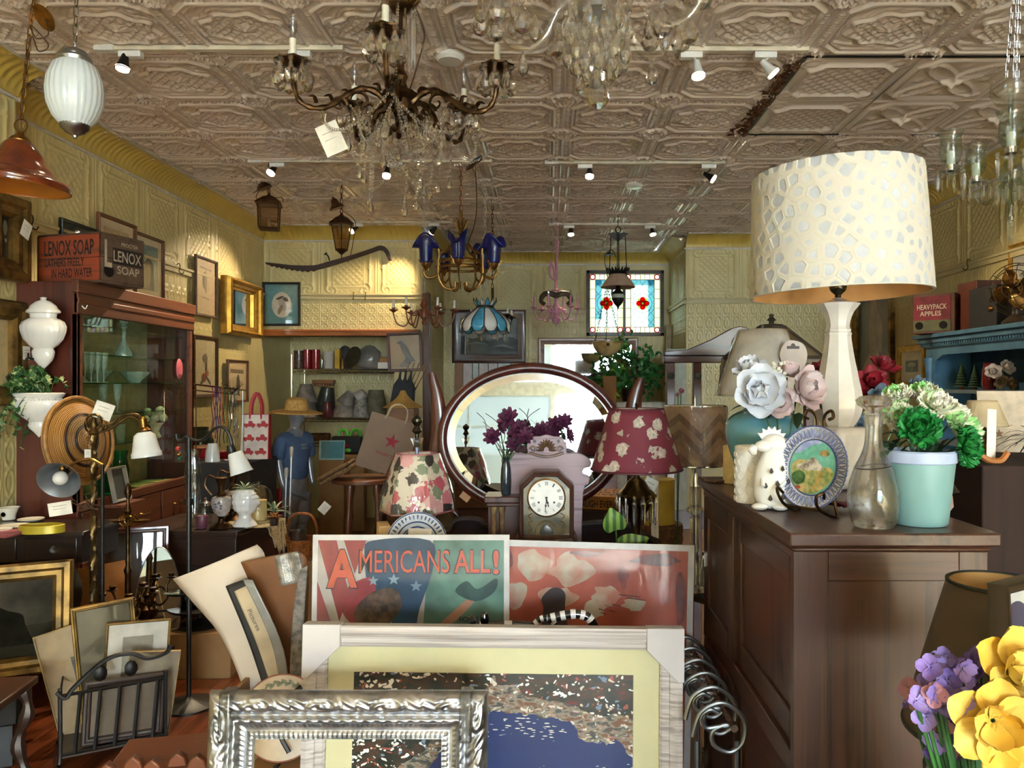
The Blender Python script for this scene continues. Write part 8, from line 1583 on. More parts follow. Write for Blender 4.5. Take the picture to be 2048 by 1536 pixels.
t=thing('toadstool_lamp','small pink base lamp with black flared shade behind the aqua pot','lamp',(P(1888,0,1.70).x-.01,1.70,ZO));b=MB();b.lathe([(.02,0),(.028,.012),(.026,.035),(.012,.05),(.006,.075)],24);b.obj('base',mat('pink stone','b59088',.4,0,.15),t);b=MB();b.lathe([(.04,.045),(.036,.05),(.014,.085),(.006,.11),(.0001,.112)],24);b.obj('shade',BLACK,t)
# lamps on the table behind the cabinet
def wrapped():
 Y=2.86;k=Y/F;t=thing('wrapped_lamp','lamp with cellophane wrapped grey white cone shade and bulb shaped card','lamp',(P(1525,0,Y).x,Y,.753));z=lambda y:H-.753+(770-y)*k;lampshade(t,46*k,88*k,z(660),z(792),mat('grey white shade','e0dcd6',.7),40,None,0,None,1);b=MB();b.lathe([(.07,0),(.075,.01),(.03,.03),(.05,.15),(.06,.25),(.03,.38),(.012,z(800)),(.005,z(770)),(.005,z(650))],24);b.obj('base',mat('grey lamp base','6f6a66',.3),t)
 b=MB();q=lambda x,y:((x-1525)*k,(770-y)*k+H-.753);pts=cr([q(1552,686),q(1580,690),q(1590,710),q(1585,735),q(1570,762),q(1553,760),q(1545,735),q(1538,710)],4,True);b.prism(pts,.001,T(0,-.135,0));b.obj('bulb_card',mat('card pink white','d2c4bc',.7),t);b=MB();x,zz=q(1563,698);b.bx(x-.022,x+.022,-.1375,-.1362,zz-.006,zz+.004);b.lathe([(.008,0),(.008,.001)],12,(x,-.136,zz+.006),RX(pi/2));b.obj('card_logo',mat('tag ink'),t)
wrapped()
def panel_lamp():
 Y=3.34;k=Y/F;t=thing('panel_lamp','lamp with dark framed pyramid shade of pale panels with animal figures','lamp',(P(1552,0,Y).x-.02,Y,.753));ox=.12;z=lambda y:H-.753+(770-y)*k;DK=mat('dark shade metal','4a4036',.5,.4);n=6;fr=MB();R1,R2,R3=.06,.235,.255;z1,z2,z3=z(655),z(718),z(788)
 for i in range(n):
  a,a2=2*pi*i/n+.3,2*pi*(i+1)/n+.3;p=lambda r,q,zz:(r*math.cos(q),r*math.sin(q),zz);v=[p(R1,a,z1),p(R1,a2,z1),p(R2,a2,z2),p(R2,a,z2)];w=[p(R2,a,z2),p(R2,a2,z2),p(R3,a2,z3),p(R3,a,z3)]
  b=MB();b.add(v,[(0,1,2,3)]);b.obj('upper_panel',mat('brown slag glass','7a6a50',.3,coat=.3),t,solid=.002);b=MB();b.add(w,[(0,1,2,3)]);b.obj('panel',mat('pale slag glass','a59c8e',.4,coat=.3),t,solid=.002)
  for e in ((v[0],v[3]),(v[2],v[3]),(w[0],w[3]),(w[2],w[3]),(v[0],v[1])):fr.tube(e,.008,5)
  cx=[(w[0][j]+w[1][j]+w[2][j]+w[3][j])/4*1.012 for j in range(3)];tt=Vector((-math.sin((a+a2)/2),math.cos((a+a2)/2),0));b=MB();b.tube(cr([Vector(cx)+tt*.07+Vector((0,0,-.03)),Vector(cx)+tt*.03+Vector((0,0,.03)),Vector(cx)-tt*.02+Vector((0,0,-.02)),Vector(cx)-tt*.06+Vector((0,0,.03))],4),.014,6,False,.3);b.obj('animal_figure',DK,t)
 fr.lathe([(R1,z1),(R1*.8,z1+.012),(.012,z1+.016),(.01,z1+.026),(.02,z1+.032),(.008,z1+.045),(.012,z1+.055),(.0001,z1+.06)],14);fr.obj('frame',DK,t);b=MB();b.lathe([(.07,0),(.08,.02),(.03,.05),(.02,.2),(.03,.4),(.012,.5),(.008,z1)],18);b.obj('base',DK,t)
panel_lamp()
def hallstand():
 Y=4.3;k=Y/F;t=thing('pediment_stand','dark wood hall stand frame with arched pediment, round boss and knobbed posts','hall stand',(P(1478,0,Y).x,Y,0));q=lambda x,y:((x-1478)*k,H+(770-y)*k);m=MAHOG;o=[(1328,712),(1328,703),(1372,700),(1420,680),(1462,657),(1478,653),(1494,657),(1536,680),(1584,700),(1628,703),(1628,712)];b=MB();b.prism([q(*p)for p in o],.05,T(0,.02,0));b.obj('pediment',m,t,bev=.004);b=MB();x,z=q(1478,688)
 for r in (.05,.035,.02):b.lathe([(r,0),(r,.006),(r*.8,.008),(r*.75,.002)],28,(x,-.03,z),RX(pi/2))
 b.obj('boss',MAHOG,t);b=MB();a_,c_=q(1326,712),q(1630,726);b.bx(a_[0],c_[0],-.04,.03,c_[1],a_[1]);b.obj('cornice',m,t,bev=.004)
 for px in (1340,1393,1563,1616):
  x=q(px,0)[0];b=MB();b.bx(x-.022,x+.022,-.03,.02,0,q(0,726)[1]);b.obj('post',MAR,t,bev=.003);b=MB();b.lathe([(.008,0),(.018,.012),(.02,.02),(.0001,.026)],12,(x,-.03,q(0,752)[1]),RX(pi/2));b.obj('knob',BLACK,t)
 b=MB();b.bx(q(1340,0)[0],q(1616,0)[0],-.02,.01,.75,.85);b.obj('rail',m,t)
hallstand()
# right wall pictures and the teal overmantel
def onR(px0,px1,py0,py1,X=XR-.035):Ya,Yb=X*F/(px0-VX),X*F/(px1-VX);Yc=(Ya+Yb)/2;z1,z0=H+(VY-py0)*Yc/F,H+(VY-py1)*Yc/F;return dict(w=Ya-Yb,h=z1-z0,loc=(X+.03,Yc,z0),rotz=-pi/2)
FL1,FL2=mat('ink_flesh','a8836a',.55,0,.2,10,coat=.3),mat('ink_drape','b08a6a',.55,0,.3,8,c2='7a4a38',coat=.3)
picture('tall gilt framed painting of a draped standing woman on the right wall',fw=.06,fm=OLDGOLD,bgm=mat('ink_umber ground','6a4034',.55,0,.3,4,c2='4a403a',coat=.3),d=.06,layers=[(inks('dark ground','3f3c38'),[(0,0),(.22,0),(.22,1),(0,1)]),(FL1,cr([(.38,.84),(.38,.7),(.32,.55),(.36,.35),(.42,.15),(.6,.15),(.66,.35),(.68,.55),(.6,.7),(.55,.84)],4,True)),(FL1,ell(.46,.9,.08,.06)),(inks('dark hair','3a2a24'),ell(.47,.95,.1,.05)),(FL2,cr([(.1,.02),(.25,.2),(.45,.33),(.6,.28),(.75,.2),(.9,.02)],4,True)),(FL1,cr([(.62,.7),(.74,.55),(.72,.3),(.67,.3),(.66,.5),(.58,.62)],4,True))],cat='painting',**onR(1708,1784,560,770))
picture('small gold framed white flower picture on the right wall beside the mantel',fw=.06,fm=GOLD,mw=.08,mm=CREAM,bgm=inks('night green','33372a'),layers=[(inks('white blooms','b9b79a'),ell(.5,.62,.3,.22)),(inks('leaf shade','6f7a50'),ell(.5,.3,.1,.25))],**onR(1792,1846,690,775))
picture('gold framed pale picture at the upper right edge above the fan',fw=.03,fm=GOLD,bgm=inks('pale grey','b5b5ac'),layers=[(SKD,ell(.4,.1,.25,.12))],**onR(2014,2110,478,560))
TEAL=mat('teal blue paint','4f7a94',.4,0,.15,10,coat=.1,c2='3f627c')
def mantel():
 X1=XR-.03;t=thing('teal_overmantel','teal blue painted overmantel with arched shelf on the right wall','overmantel',(X1-.15,5.2,0));ox,oy=X1-.15,5.2;ZM=1.94;y1,y0=.9,-1.0;fx=-.17;b=MB();b.bx(fx-.07,.14,y0-.06,y1+.06,ZM-.03,ZM);b.obj('top',TEAL,t,bev=.004);b=MB();b.bx(fx-.045,.14,y0-.03,y1+.03,ZM-.07,ZM-.03);b.obj('cornice',TEAL,t,bev=.008);b=MB();b.bx(fx-.02,.14,y0,y1,ZM-.1,ZM-.07);b.obj('frieze',TEAL,t,bev=.004);b=MB()
 for i in range(60):b.bx(fx-.034,fx-.02,y0+i*.032,y0+i*.032+.016,ZM-.088,ZM-.072)
 stuff(b.obj('dentils',TEAL,t))
 b=MB();b.bx(.12,.14,y0,y1,0,ZM-.1);b.obj('back',mat('deep teal','2f5068',.5),t)
 for y in (y1-.08,y0+.08):b=MB();b.bx(fx,.12,y-.06,y+.06,0,ZM-.1);b.obj('pilaster',TEAL,t,bev=.003);b=MB();b.lathe([(.04,1.3),(.03,1.32),(.032,1.7),(.045,1.74),(.045,1.76)],14,(fx-.0,y,0));b.obj('column',TEAL,t)
 pts=[(y1-.14,ZM-.1),(y0+.14,ZM-.1),(y0+.14,ZM-.3),(y0+.18,ZM-.2),(y0+.28,ZM-.16),(y1-.28,ZM-.16),(y1-.18,ZM-.2),(y1-.14,ZM-.3)];b=MB();b.prism(pts[::-1],.03,T(fx,0,0)@RZ(pi/2));b.obj('arch',TEAL,t)
 b=MB();b.bx(fx-.02,.12,y0+.14,y1-.14,1.49,1.515);b.obj('shelf',mat('grey teal','66747a',.5),t);b=MB();b.bx(fx,.12,y0+.14,y1-.14,1.1,1.13);b.obj('lower_shelf',mat('grey teal'),t)
 zz=ZM+.001;X=ox+fx+.06
 def pl(px,Y):return P(px,0,Y)
 t2=carton('apple_crate','red labelled wooden apple crate on the end of the teal mantel','crate',X-.19,X+.11,5.78,6.05,zz,zz+.3,wood('crate pine','5a3a2a','3f2618','X',1,.7),-.75);LB=mat('crate label red','7a2028',.7,0,.25,12)
 b=MB();b.bx(-.14,.12,-.138,-.136,.02,.28);b.obj('label',LB,t2);b=MB();b.bx(-.14,.12,-.1395,-.1385,.02,.1);b.obj('label_band',mat('crate label olive','5a5a38',.7),t2);CRM=mat('crate cream ink','c9b89a',.7);text('HEAVYPACK',.21,.04,t2,CRM,(-.01,-.1405,.2),(pi/2,0,0),.01);text('APPLES',.15,.036,t2,CRM,(-.02,-.1405,.15),(pi/2,0,0),.01)
 for s in (-.09,.08):b=MB();b.lathe([(.0001,0),(.03,0)],12,(s-.01,-.1405,.06),RX(pi/2));b.obj('badge',BLACK,t2)
 t2=carton('brown_case','old reddish brown leather case standing behind the apple crate','suitcase',X+.02,X+.2,5.5,5.76,zz,zz+.36,mat('red brown leather','5f2f20',.5,0,.15),0);b=MB();b.tube(cr([(-.05,-.13,.24),(-.03,-.15,.27),(.03,-.15,.27),(.05,-.13,.24)],5),.008,6);b.obj('handle',IRON,t2)
 t2=carton('black_case','boxy black instrument case with brass clasp between crate and fan','case',X-.07,X+.2,5.1,5.44,zz,zz+.28,mat('black case cloth','1f1f20',.7),0);b=MB();b.lathe([(.02,0),(.015,.008),(.006,.012)],10,(-.138,-.1,.12),RY(-pi/2),sy=1.8);b.obj('clasp',BRASS,t2)
 # fan
 t2=thing('table_fan','old brass bladed table fan with wire cage on the teal mantel','fan',(X-.05,4.92,zz),math.radians(-50));R_=.165;b=MB();b.lathe([(.08,0),(.085,.012),(.05,.04),(.025,.06),(.02,.12)],20);b.obj('base',mat('brown enamel','4a3a2c',.4,.3),t2);hz=.22;b=MB();b.lathe([(.03,0),(.05,.02),(.052,.08),(.03,.11),(.0001,.115)],18,(0,.02,hz),RX(-pi/2));b.obj('motor',mat('brown enamel'),t2)
 for i in range(4):
  b=MB();M=T(0,-.02,hz)@RX(pi/2)@RZ(i*pi/2+.4);b.grid(lambda u,v:((u-.5)*.11*math.sin(pi*(.15+.8*v)),.02+.125*v,(u-.5)*.05),6,8,M);b.obj('blade',BRASS,t2,solid=.002)
 b=MB()
 for y,r in ((-.07,.06),(-.055,.12),(-.02,R_),(.02,R_*.95)):b.tube([(r*math.cos(a),y,hz+r*math.sin(a))for a in [2*pi*i/36 for i in range(36)]],.003,5,True)
 for i in range(12):a=2*pi*i/12;b.tube(cr([(.03*math.cos(a),-.075,hz+.03*math.sin(a)),(.1*math.cos(a+.3),-.065,hz+.1*math.sin(a+.3)),(R_*math.cos(a+.4),-.02,hz+R_*math.sin(a+.4)),(R_*.95*math.cos(a+.4),.02,hz+R_*.95*math.sin(a+.4))],4),.0022,5)
 b.obj('cage',mat('cage wire','5a4a34',.4,.9),t2)
 # shelf goods
 zs=1.516;BB=mat('bottle brush green','2a4a2e',.8,0,.3,60,.8)
 for px,Y,s,lb in ((1918,5.78,1,'taller green bottle brush tree on the teal shelf'),(1944,5.6,.9,'shorter green bottle brush tree on the teal shelf')):
  t2=thing('brush_tree',lb,'ornament tree',(pl(px,Y).x+.02,Y,zs),0,None,s);b=MB()
  for i in range(9):b.lathe([(.055*(1-i/9.5),.02+i*.02),(.03*(1-i/9.5),.045+i*.02)],14,mod=lambda a,zz:1+.2*math.sin(7*a))
  b.obj('needles',BB,t2);b=MB();b.lathe([(.02,0),(.02,.02)],10);b.obj('base',BROWNW,t2)
 lt('red_vase','deep red glass vase on the teal shelf','vase',[(.04,0),(.05,.05),(.045,.14),(.035,.18),(.04,.19)],mat('ruby glass','6a1018',.1,coat=.6),(pl(1970,5.42).x+.03,5.42,zs))
 Y=5.2;c=(pl(1998,Y).x,Y,zs);flowers('cream_bouquet','cream and tan silk roses on the teal shelf',c,[(P(x,y,Y),r,ax,m,PYL,.9,.02)for x,y,r,ax,m in ((1985,745,.06,(-.4,-1,.3),CRP),(2010,738,.06,(.2,-1,.5),CRP),(1998,762,.055,(0,-1,-.1),TNP),(2018,768,.05,(.4,-1,0),TNP))],[],5,.0)
 for i,(px,Y)in enumerate(((1950,5.5),(1975,5.35),(2005,5.15))):lt('glass_bowl',['left','middle','right'][i]+' footed glass bowl on the lower teal shelf','bowl',[(.04,0),(.012,.01),(.012,.05),(.05,.09),(.07,.16)],GLASSY,(pl(px,Y).x+.05,Y,1.1315))
PYL=((6,1,.35),(5,.8,.8),(4,.5,1.2));CRP,TNP=mat('cream silk','d4c0ac',.6,0,.1),mat('tan silk','9a7850',.6,0,.2)
mantel()
# dark chest and small things at the right edge
t=carton('travel_chest','dark worn wooden trunk standing right of the oak cabinet','trunk',1.18,1.85,2.1,2.6,0,1.33,wood('worn dark wood','2c1810','180c08','Z',1.2,.85,0),0)
ZK=1.3315
t=thing('pleated_lamp','small lamp with cream pleated shade on the dark trunk','lamp',(1.36,2.42,ZK));b=MB();b.lathe([(.03,0),(.035,.01),(.01,.03),(.02,.06),(.008,.09)],16);b.obj('base',BRASS,t);lampshade(t,.04,.072,.17,.09,mat('cream pleated silk','cdb892',.7),60,lambda a,z:1+.02*math.cos(28*a))
b=MB();b.bx(-.013,.013,-.001,0,0,.15);tag(b.obj('paper_strip',PAPER,None,(1.26,2.2,ZK),(-.1,.08,0)),'narrow white paper strip standing on the dark trunk','paper')
b=MB();b.tube(cr([(-.05,0,.03),(-.02,0,.008),(.015,0,.006),(.035,0,.03)],5),.009,6);tag(b.obj('bentwood_tray',mat('orange bentwood','b06a2c',.4),None,(1.25,2.16,ZK)),'orange bent wood piece in front of the white paper strip','wooden tray')
t=thing('wooden_sign','cream wooden sign with a small star leaning on the dark trunk','sign',(1.47,2.5,ZK),(-.15,0,-.1));b=MB();b.bx(-.07,.1,-.008,0,0,.2);b.obj('board',mat('cream planks','c9b8a0',.8,0,.15,30),t);b=MB();b.add([(-.01+(.016 if i%2==0 else .007)*math.sin(pi*i/5),-.009,.06+(.016 if i%2==0 else .007)*math.cos(pi*i/5))for i in range(10)],[tuple(range(10))]);b.obj('star',mat('tan star','9a7a5a',.8),t)
t=thing('palm_leaves','dark feathery palm leaves at the right edge above the trunk','artificial plant',(1.42,2.22,ZK));b=MB()
for i in range(46):leaf_at(b,T(0,0,.05)@RZ(.4+i*.137)@RX(.3+(i%6)*.12),.13+.02*(i%3),.008,.7,.4,1,5)
stuff(b.obj('leaves',mat('dark palm','2a2c24',.6),t));b=MB();b.lathe([(.03,0),(.035,.05),(.0001,.048)],14);b.obj('pot',BLACK,t)
# lower right corner: shade, frame, flowers
t=carton('near_table','small dark table at the lower right corner under the flowers','table',.42,.86,.66,1.32,0,.72,DARKW);ZN=.7215
t=thing('painted_lamp','lamp with dark hand painted shade in the lower right corner','lamp',(P(1995,0,1.16).x,1.16,ZN));lampshade(t,.068,.13,H-ZN-S(1165-770,1.16),H-ZN-S(1462-770,1.16),floral('dark painted parchment','4a3c2c',['5a3a28','2c3020','3a3a28'],9,.6),56,None,0,mat('green black braid','23261e',.7),0,'b58a50');b=MB();b.lathe([(.07,0),(.075,.015),(.03,.04),(.035,.2),(.01,.3),(.006,.5)],20);b.obj('base',BRONZE,t)
t=picture('small dark framed flower print behind the yellow flowers',.13,.17,.016,BLKWOOD,(P(2062,0,.98).x,1.0,1.13),.55,-.05,bgm=inks('pale bloom ground','c2c4c0'),layers=[(inks('navy','2f3050'),ell(.4,.7,.3,.2)),(inks('yellow print','c9b06a'),ell(.5,.4,.25,.2)),(inks('rosy','a06a70'),ell(.4,.2,.3,.12))])
carton('book_stack','block holding the small dark framed print at the right corner','box',.555,.67,.965,1.03,ZN,1.129,BLKWOOD)
YEL=mat('yellow silk petal','e0b23c',.55,0,.2,14,c2='e6cf72',sss=.2);LIL=mat('lilac silk petal','7a5fa8',.6,0,.3,30,c2='9a86c4');PNK=mat('pink silk petal','c08a94',.6,0,.2)
Y=.82;c=(P(2000,0,Y).x,Y,ZN);HY=((4,1,.3),)
t=flowers('yellow_bouquet','big yellow silk blooms with lilac hydrangea in the lower right corner',c,[(P(x,y,Y+d),r,ax,YEL,lay,.85,.04)for x,y,d,r,ax,lay in ((2025,1345,-.02,.048,(.1,-1,.35),((6,1,.25),(5,.8,.7),(3,.5,1.2))),(1985,1440,-.07,.045,(-.3,-1,.1),((6,1,.25),(5,.75,.7))),(2050,1470,-.05,.05,(.3,-1,-.1),((6,1,.3),(5,.75,.7))),(1990,1510,-.06,.03,(0,-1,-.4),((5,1,.4),)))]+[(P(1880+rnd.gauss(0,26),1410+rnd.gauss(0,48),Y-.02+rnd.gauss(0,.015)),.014,(rnd.gauss(-.3,.5),-1,rnd.gauss(.1,.5)),LIL if rnd.random()<.8 else PNK,HY,1.0,.03)for i in range(60)]+[(P(1930+rnd.gauss(0,14),1330+rnd.gauss(0,16),Y),.012,(rnd.gauss(0,.5),-1,.3),LIL,HY,1,.03)for i in range(12)],[(P(1920+i*10,1480-(i%4)*30,Y+.03),.07,(rnd.gauss(0,.7),-.6,rnd.gauss(.2,.5)))for i in range(12)],6,.1)
b=MB();b.lathe([(.04,0),(.05,.02),(.055,.15),(.04,.22),(.045,.23)],24);b.obj('vase',CERAM,t)
# ---------------- alcove shelving and the far recess ----------------
def wireshelf():
 Yf,Yb=8.32,8.76;x0,x1=P(583,0,Yf).x,-1.42;t=thing('wire_shelving','chrome wire shelving unit in the alcove under the orange header','shelving',((x0+x1)/2,(Yf+Yb)/2,0));hx,hy=(x1-x0)/2,(Yb-Yf)/2
 for x in (-hx,hx):
  for y in (-hy,hy):b=MB();b.tube([(x,y,0),(x,y,1.88)],.014,8);b.obj('post',CHROME,t)
 for z in (.92,1.19,1.72):
  b=MB()
  for y in (-hy,hy):
   b.tube([(-hx,y,z),(hx,y,z)],.006,5);b.tube([(-hx,y,z-.035),(hx,y,z-.035)],.005,5);n=46;b.tube([(-hx+2*hx*i/n,y,z-.017+.016*(-1)**i)for i in range(n+1)],.003,4)
  for i in range(30):b.tube([(-hx+2*hx*i/29,-hy,z),(-hx+2*hx*i/29,hy,z)],.003,4)
  b.obj('wire_shelf',CHROME,t)
wireshelf()
ZS1,ZS2,ZS3=1.727,1.197,.927
def sh(px,Y,z):return (P(px,0,Y).x,Y,z)
cyl=lambda r,h:[(r*.98,0),(r,.006),(r,h),(r*.92,h),(r*.9,h-.01),(.0001,h-.012)]
RJ=mat('red lacquer','8f1a26',.2,.2,.1,coat=.5)
lt('potpourri_jar','clear jar of brown potpourri at the left end of the top wire shelf','jar',cyl(.055,.2),mat('potpourri','6a4a38',.5,0,.4,40,coat=.5),sh(598,8.45,ZS1));lt('red_candle','left of two tall red candles on the top wire shelf','candle',cyl(.045,.21),RJ,sh(615,8.42,ZS1));lt('red_candle','right of two tall red candles on the top wire shelf','candle',cyl(.045,.21),RJ,sh(632,8.42,ZS1))
lt('small_jar','small clear jar right of the red candles on the top wire shelf','jar',cyl(.03,.1),GLASSY,sh(644,8.4,ZS1));lt('floral_canister','white floral canister in the middle of the top wire shelf','canister',cyl(.055,.19),floral('grey sprig','c9c2b8',['7a6a60','8a5a5a','6a6a5a'],22,.42),sh(657,8.45,ZS1))
carton('yellow_box','slim bright yellow box on the top wire shelf','box',sh(670,8.4,0)[0],sh(680,8.4,0)[0],8.38,8.46,ZS1,ZS1+.21,mat('yellow card','c9a02a',.5));lt('small_jar','small gold topped jar right of the yellow box','jar',cyl(.025,.11),OLDGOLD,sh(685,8.4,ZS1))
b=MB();b.lathe([(.06,0),(.12,.015),(.125,.02),(.06,.008),(.0001,.006)],30);tag(b.obj('silver_plate',STEEL,None,(sh(708,8.5,0)[0],8.5,ZS1+.125),(1.25,0,-.6)),'grey plate standing on edge on the top wire shelf','plate')
GB=mat('grey plastic bag','8c857e',.35,0,.2,7,.5,coat=.3)
def blob(name,lb,cat,px,Y,z,r,h,m,seed=1,lean=0):
 rr=random.Random(seed);o=[rr.uniform(-.12,.12)for _ in range(8)];b=MB();b.lathe([(r*.7,0),(r*.95,h*.12),(r,h*.4),(r*.8,h*.75),(r*.35,h*.95),(.0001,h)],20,mod=lambda a,zz:1+o[int(zz*30)%8]*math.sin(3*a+seed)+.05*math.sin(7*a+zz*40),sy=.7);return tag(b.obj(name,m,None,sh(px,Y,z),(0,lean,0),ang=70),lb,cat)
blob('stuffed_bag','large grey plastic bag leaning on the top wire shelf','bag',736,8.55,ZS1,.14,.27,GB,2,.1);blob('dark_bag','dark plastic bag between plate and grey bag on the top wire shelf','bag',690,8.66,ZS1,.1,.27,mat('dark plastic','4a4648',.4),5);carton('white_box','small white box at the right end of the top wire shelf','box',sh(757,8.4,0)[0],sh(783,8.4,0)[0],8.36,8.5,ZS1,ZS1+.07,PAPER);carton('tan_box','small tan box on the white box of the top wire shelf','box',sh(760,8.4,0)[0],sh(780,8.4,0)[0],8.37,8.49,ZS1+.071,ZS1+.125,CARD)
GS=mat('grey wrapped shade','8f887f',.3,0,.25,14,.4,coat=.3)
def wrapshade(px,Y,z,rt,rb,h,lb,m=GS,rot=(0,0,0),n=24):
 b=MB();b.lathe([(rb,0),(rb+.004,.004),(rt,h),(rt*.9,h)],n,mod=lambda a,zz:1+.03*math.sin(9*a)+.02*math.sin(15*a+zz*50));tag(b.obj('lampshade',m,None,sh(px,Y,z),rot,ang=60),lb,'lampshade')
wrapshade(612,8.45,ZS2,.09,.14,.16,'pleated grey shade at the left end of the middle wire shelf',GS);wrapshade(612,8.45,ZS2+.165,.06,.12,.2,'taller grey shade stacked on the pleated one on the middle shelf',GS);wrapshade(648,8.6,ZS2,.07,.12,.33,'dark green wrapped shade on the middle wire shelf',mat('dark wrapped shade','44453c',.3,0,.3,coat=.3),(0,.12,0));wrapshade(655,8.42,ZS2,.04,.07,.17,'small dark red shade on the middle wire shelf',mat('dark red shade','5a1c22',.4,coat=.3))
wrapshade(690,8.5,ZS2,.1,.15,.13,'wide grey wrapped shade low on the middle wire shelf');wrapshade(690,8.5,ZS2+.14,.05,.1,.15,'grey shade lying tilted on the wide wrapped shade',GS,(0,.5,0));wrapshade(722,8.45,ZS2,.06,.09,.2,'striped grey shade right of centre on the middle wire shelf',mat('striped grey shade','a09a90',.5,0,.3,30));wrapshade(715,8.45,ZS2+.21,.05,.07,.1,'small pale shade on top of the striped grey shade',mat('pale grey shade','b4aea6',.5),(0,.9,0));wrapshade(752,8.55,ZS2,.08,.13,.3,'dark olive cloth bundle shade near the umbrella stand',mat('olive cloth','6f6a50',.7,0,.2))
t=carton('wooden_rake_head','toothed wooden block lying on the stacked grey shades','wooden tool',sh(626,8.4,0)[0],sh(668,8.4,0)[0],8.36,8.48,ZS2+.366,ZS2+.41,BROWNW);b=MB()
for i in range(8):b.box((-.1+.028*i,0,-.012),(.012,.1,.024))
stuff(b.obj('teeth',BROWNW,t))
t=thing('black_toy_bag','black bag with green handles and red and lime dots on the low wire shelf','bag',sh(695,8.3,ZS3));t.location.z=.86;b=MB();b.bx(-.16,.16,-.06,.06,-.05,.14);b.obj('body',BLACK,t,bev=.02);b=MB();b.tube(cr([(-.1,0,.13),(-.08,0,.2),(-.02,0,.2),(0,0,.15)],4),.016,7);b.tube(cr([(.02,0,.13),(.06,0,.2),(.12,0,.2),(.14,0,.14)],4),.016,7);b.obj('handle',mat('lime plastic','4fae2a',.4),t);b=MB();b.lathe([(.032,0),(.0001,.006)],16,(.0,-.061,.04),RX(pi/2),sy=.6);b.obj('red_dot',RJ,t);b=MB();b.lathe([(.034,0),(.0001,.006)],16,(.02,-.061,-.01),RX(pi/2),sy=.6);b.obj('lime_dot',mat('lime plastic'),t)
carton('bag_stand','brown carton under the black toy bag','box',sh(668,8.2,0)[0],sh(730,8.2,0)[0],8.16,8.29,0,.8,CARD)
b=MB();b.tube([(-.14,0,.05),(.14,0,.05)],.045,14);tag(b.obj('rolled_rug',mat('brown rug','6a4a34',.9,0,.3,30,.5),None,sh(634,8.5,ZS3)),'rolled brown rug on the lower wire shelf','rug')
picture('small aqua framed picture leaning below the wire shelves',.26,.2,.015,mat('pale aqua frame','9fc4c0',.5),(sh(664,7.9,0)[0],7.9,.78),0,-.12,bgm=inks('deep aqua','4f8f98'),name='aqua_picture');carton('low_carton','low carton holding the aqua framed picture','box',sh(640,7.9,0)[0],sh(690,7.9,0)[0],7.86,8.1,0,.779,CARD)
# hat, umbrellas and the bird print before the pier
t=carton('hat_pedestal','tall dark pedestal carrying the straw hat behind the paper bag','pedestal',P(778,0,6.7).x,P(832,0,6.7).x,6.6,6.85,0,1.35,BROWNW)
b=MB();straw_hat(None,Matrix(),.175,1,'straw_hat',False);h_=bpy.data.objects['straw_hat'];h_.location=(P(806,0,6.7).x,6.7,1.374);tag(h_,'conical yellow straw hat on the dark pedestal','hat')
t=thing('umbrella_bundle','bundle of folded dark umbrellas leaning behind the straw hat','umbrellas',(P(768,0,7.1).x,7.1,0),(0,.12,0));DU=mat('dark umbrella cloth','2c2e33',.7,0,.2)
for i in range(3):b=MB();x=-.05+.05*i;b.lathe([(.004,.75),(.03,.8),(.065,1.3),(.05,1.55),(.012,1.62),(.008,1.7)],14,(x,0,0),mod=lambda a,zz:1+.15*math.sin(5*a));b.obj('umbrella',DU,t)
for i in range(5):b=MB();b.tube([(-.03+.03*i,.02,1.5),(.02+.045*i,.02,1.78)],.005,5);b.obj('shaft',CHROME,t)
b=MB();b.lathe([(.1,0),(.11,.02),(.12,.76),(.11,.76)],24);b.obj('stand',DARKW,t)
Y=YB-.06;picture('dark framed print of a big brown bird on a rock, hung by the pier',S(70,Y),S(78,Y),.03,MAHOG,P(812,743,Y),0,.03,roll=-.04,bgm=mat('ink_tan paper','a88f66',.55,0,.1,5,coat=.3),layers=[(inks('bird','4a4236'),cr([(.38,.2),(.48,.25),(.5,.36),(.42,.5),(.36,.62),(.34,.74),(.28,.78),(.36,.82),(.46,.78),(.6,.62),(.7,.4),(.84,.22),(.74,.22),(.64,.12),(.5,.14)],4,True)),(inks('bird'),ell(.36,.78,.075,.06)),(inks('bird'),[(.31,.81),(.2,.77),(.31,.75)]),(inks('bird'),ell(.5,.2,.06,.09)),(inks('bird wing','6a6050'),cr([(.4,.5),(.48,.58),(.66,.38),(.8,.24),(.6,.32)],4,True)),(inks('rock','7a6a52'),cr([(.3,.06),(.34,.16),(.42,.22),(.52,.16),(.6,.06)],4,True))])
t=carton('tall_case','narrow dark upright case against the pier right of the bird print','case',P(846,0,8.0).x,P(858,0,8.0).x,8.0,8.12,0,H+S(770-585,8),wood('case wood','5a3524','3a2015','Z',1,.4))
# recess: ship painting, leaded panel, mirror, plant
Y=YR-.03;k=Y/F
picture('dark framed stormy sea painting with a faint ship on the recess wall',147*k,106*k,.11,MAHOG,P(978,726,Y),0,.02,bgm=mat('ink_storm sky','8a9290',.5,0,.25,4,c2='5f6a6c',coat=.5),layers=[(mat('ink_dark sea','38454a',.5,0,.4,9,c2='1f2a2e',coat=.5),cr([(0,0),(1,0),(1,.4),(.8,.5),(.6,.42),(.4,.5),(.2,.44),(0,.5)],3,True)),(inks('ship shape','4a5054'),cr([(.3,.5),(.36,.68),(.46,.74),(.56,.66),(.54,.5)],4,True)),(mat('ink_wave crest','6f7c80',.5),cr([(.1,.28),(.3,.36),(.5,.26),(.3,.3)],4,True)),(mat('ink_wave crest'),cr([(.55,.2),(.75,.28),(.95,.16),(.75,.22)],4,True))],name='sea_painting',cat='painting')
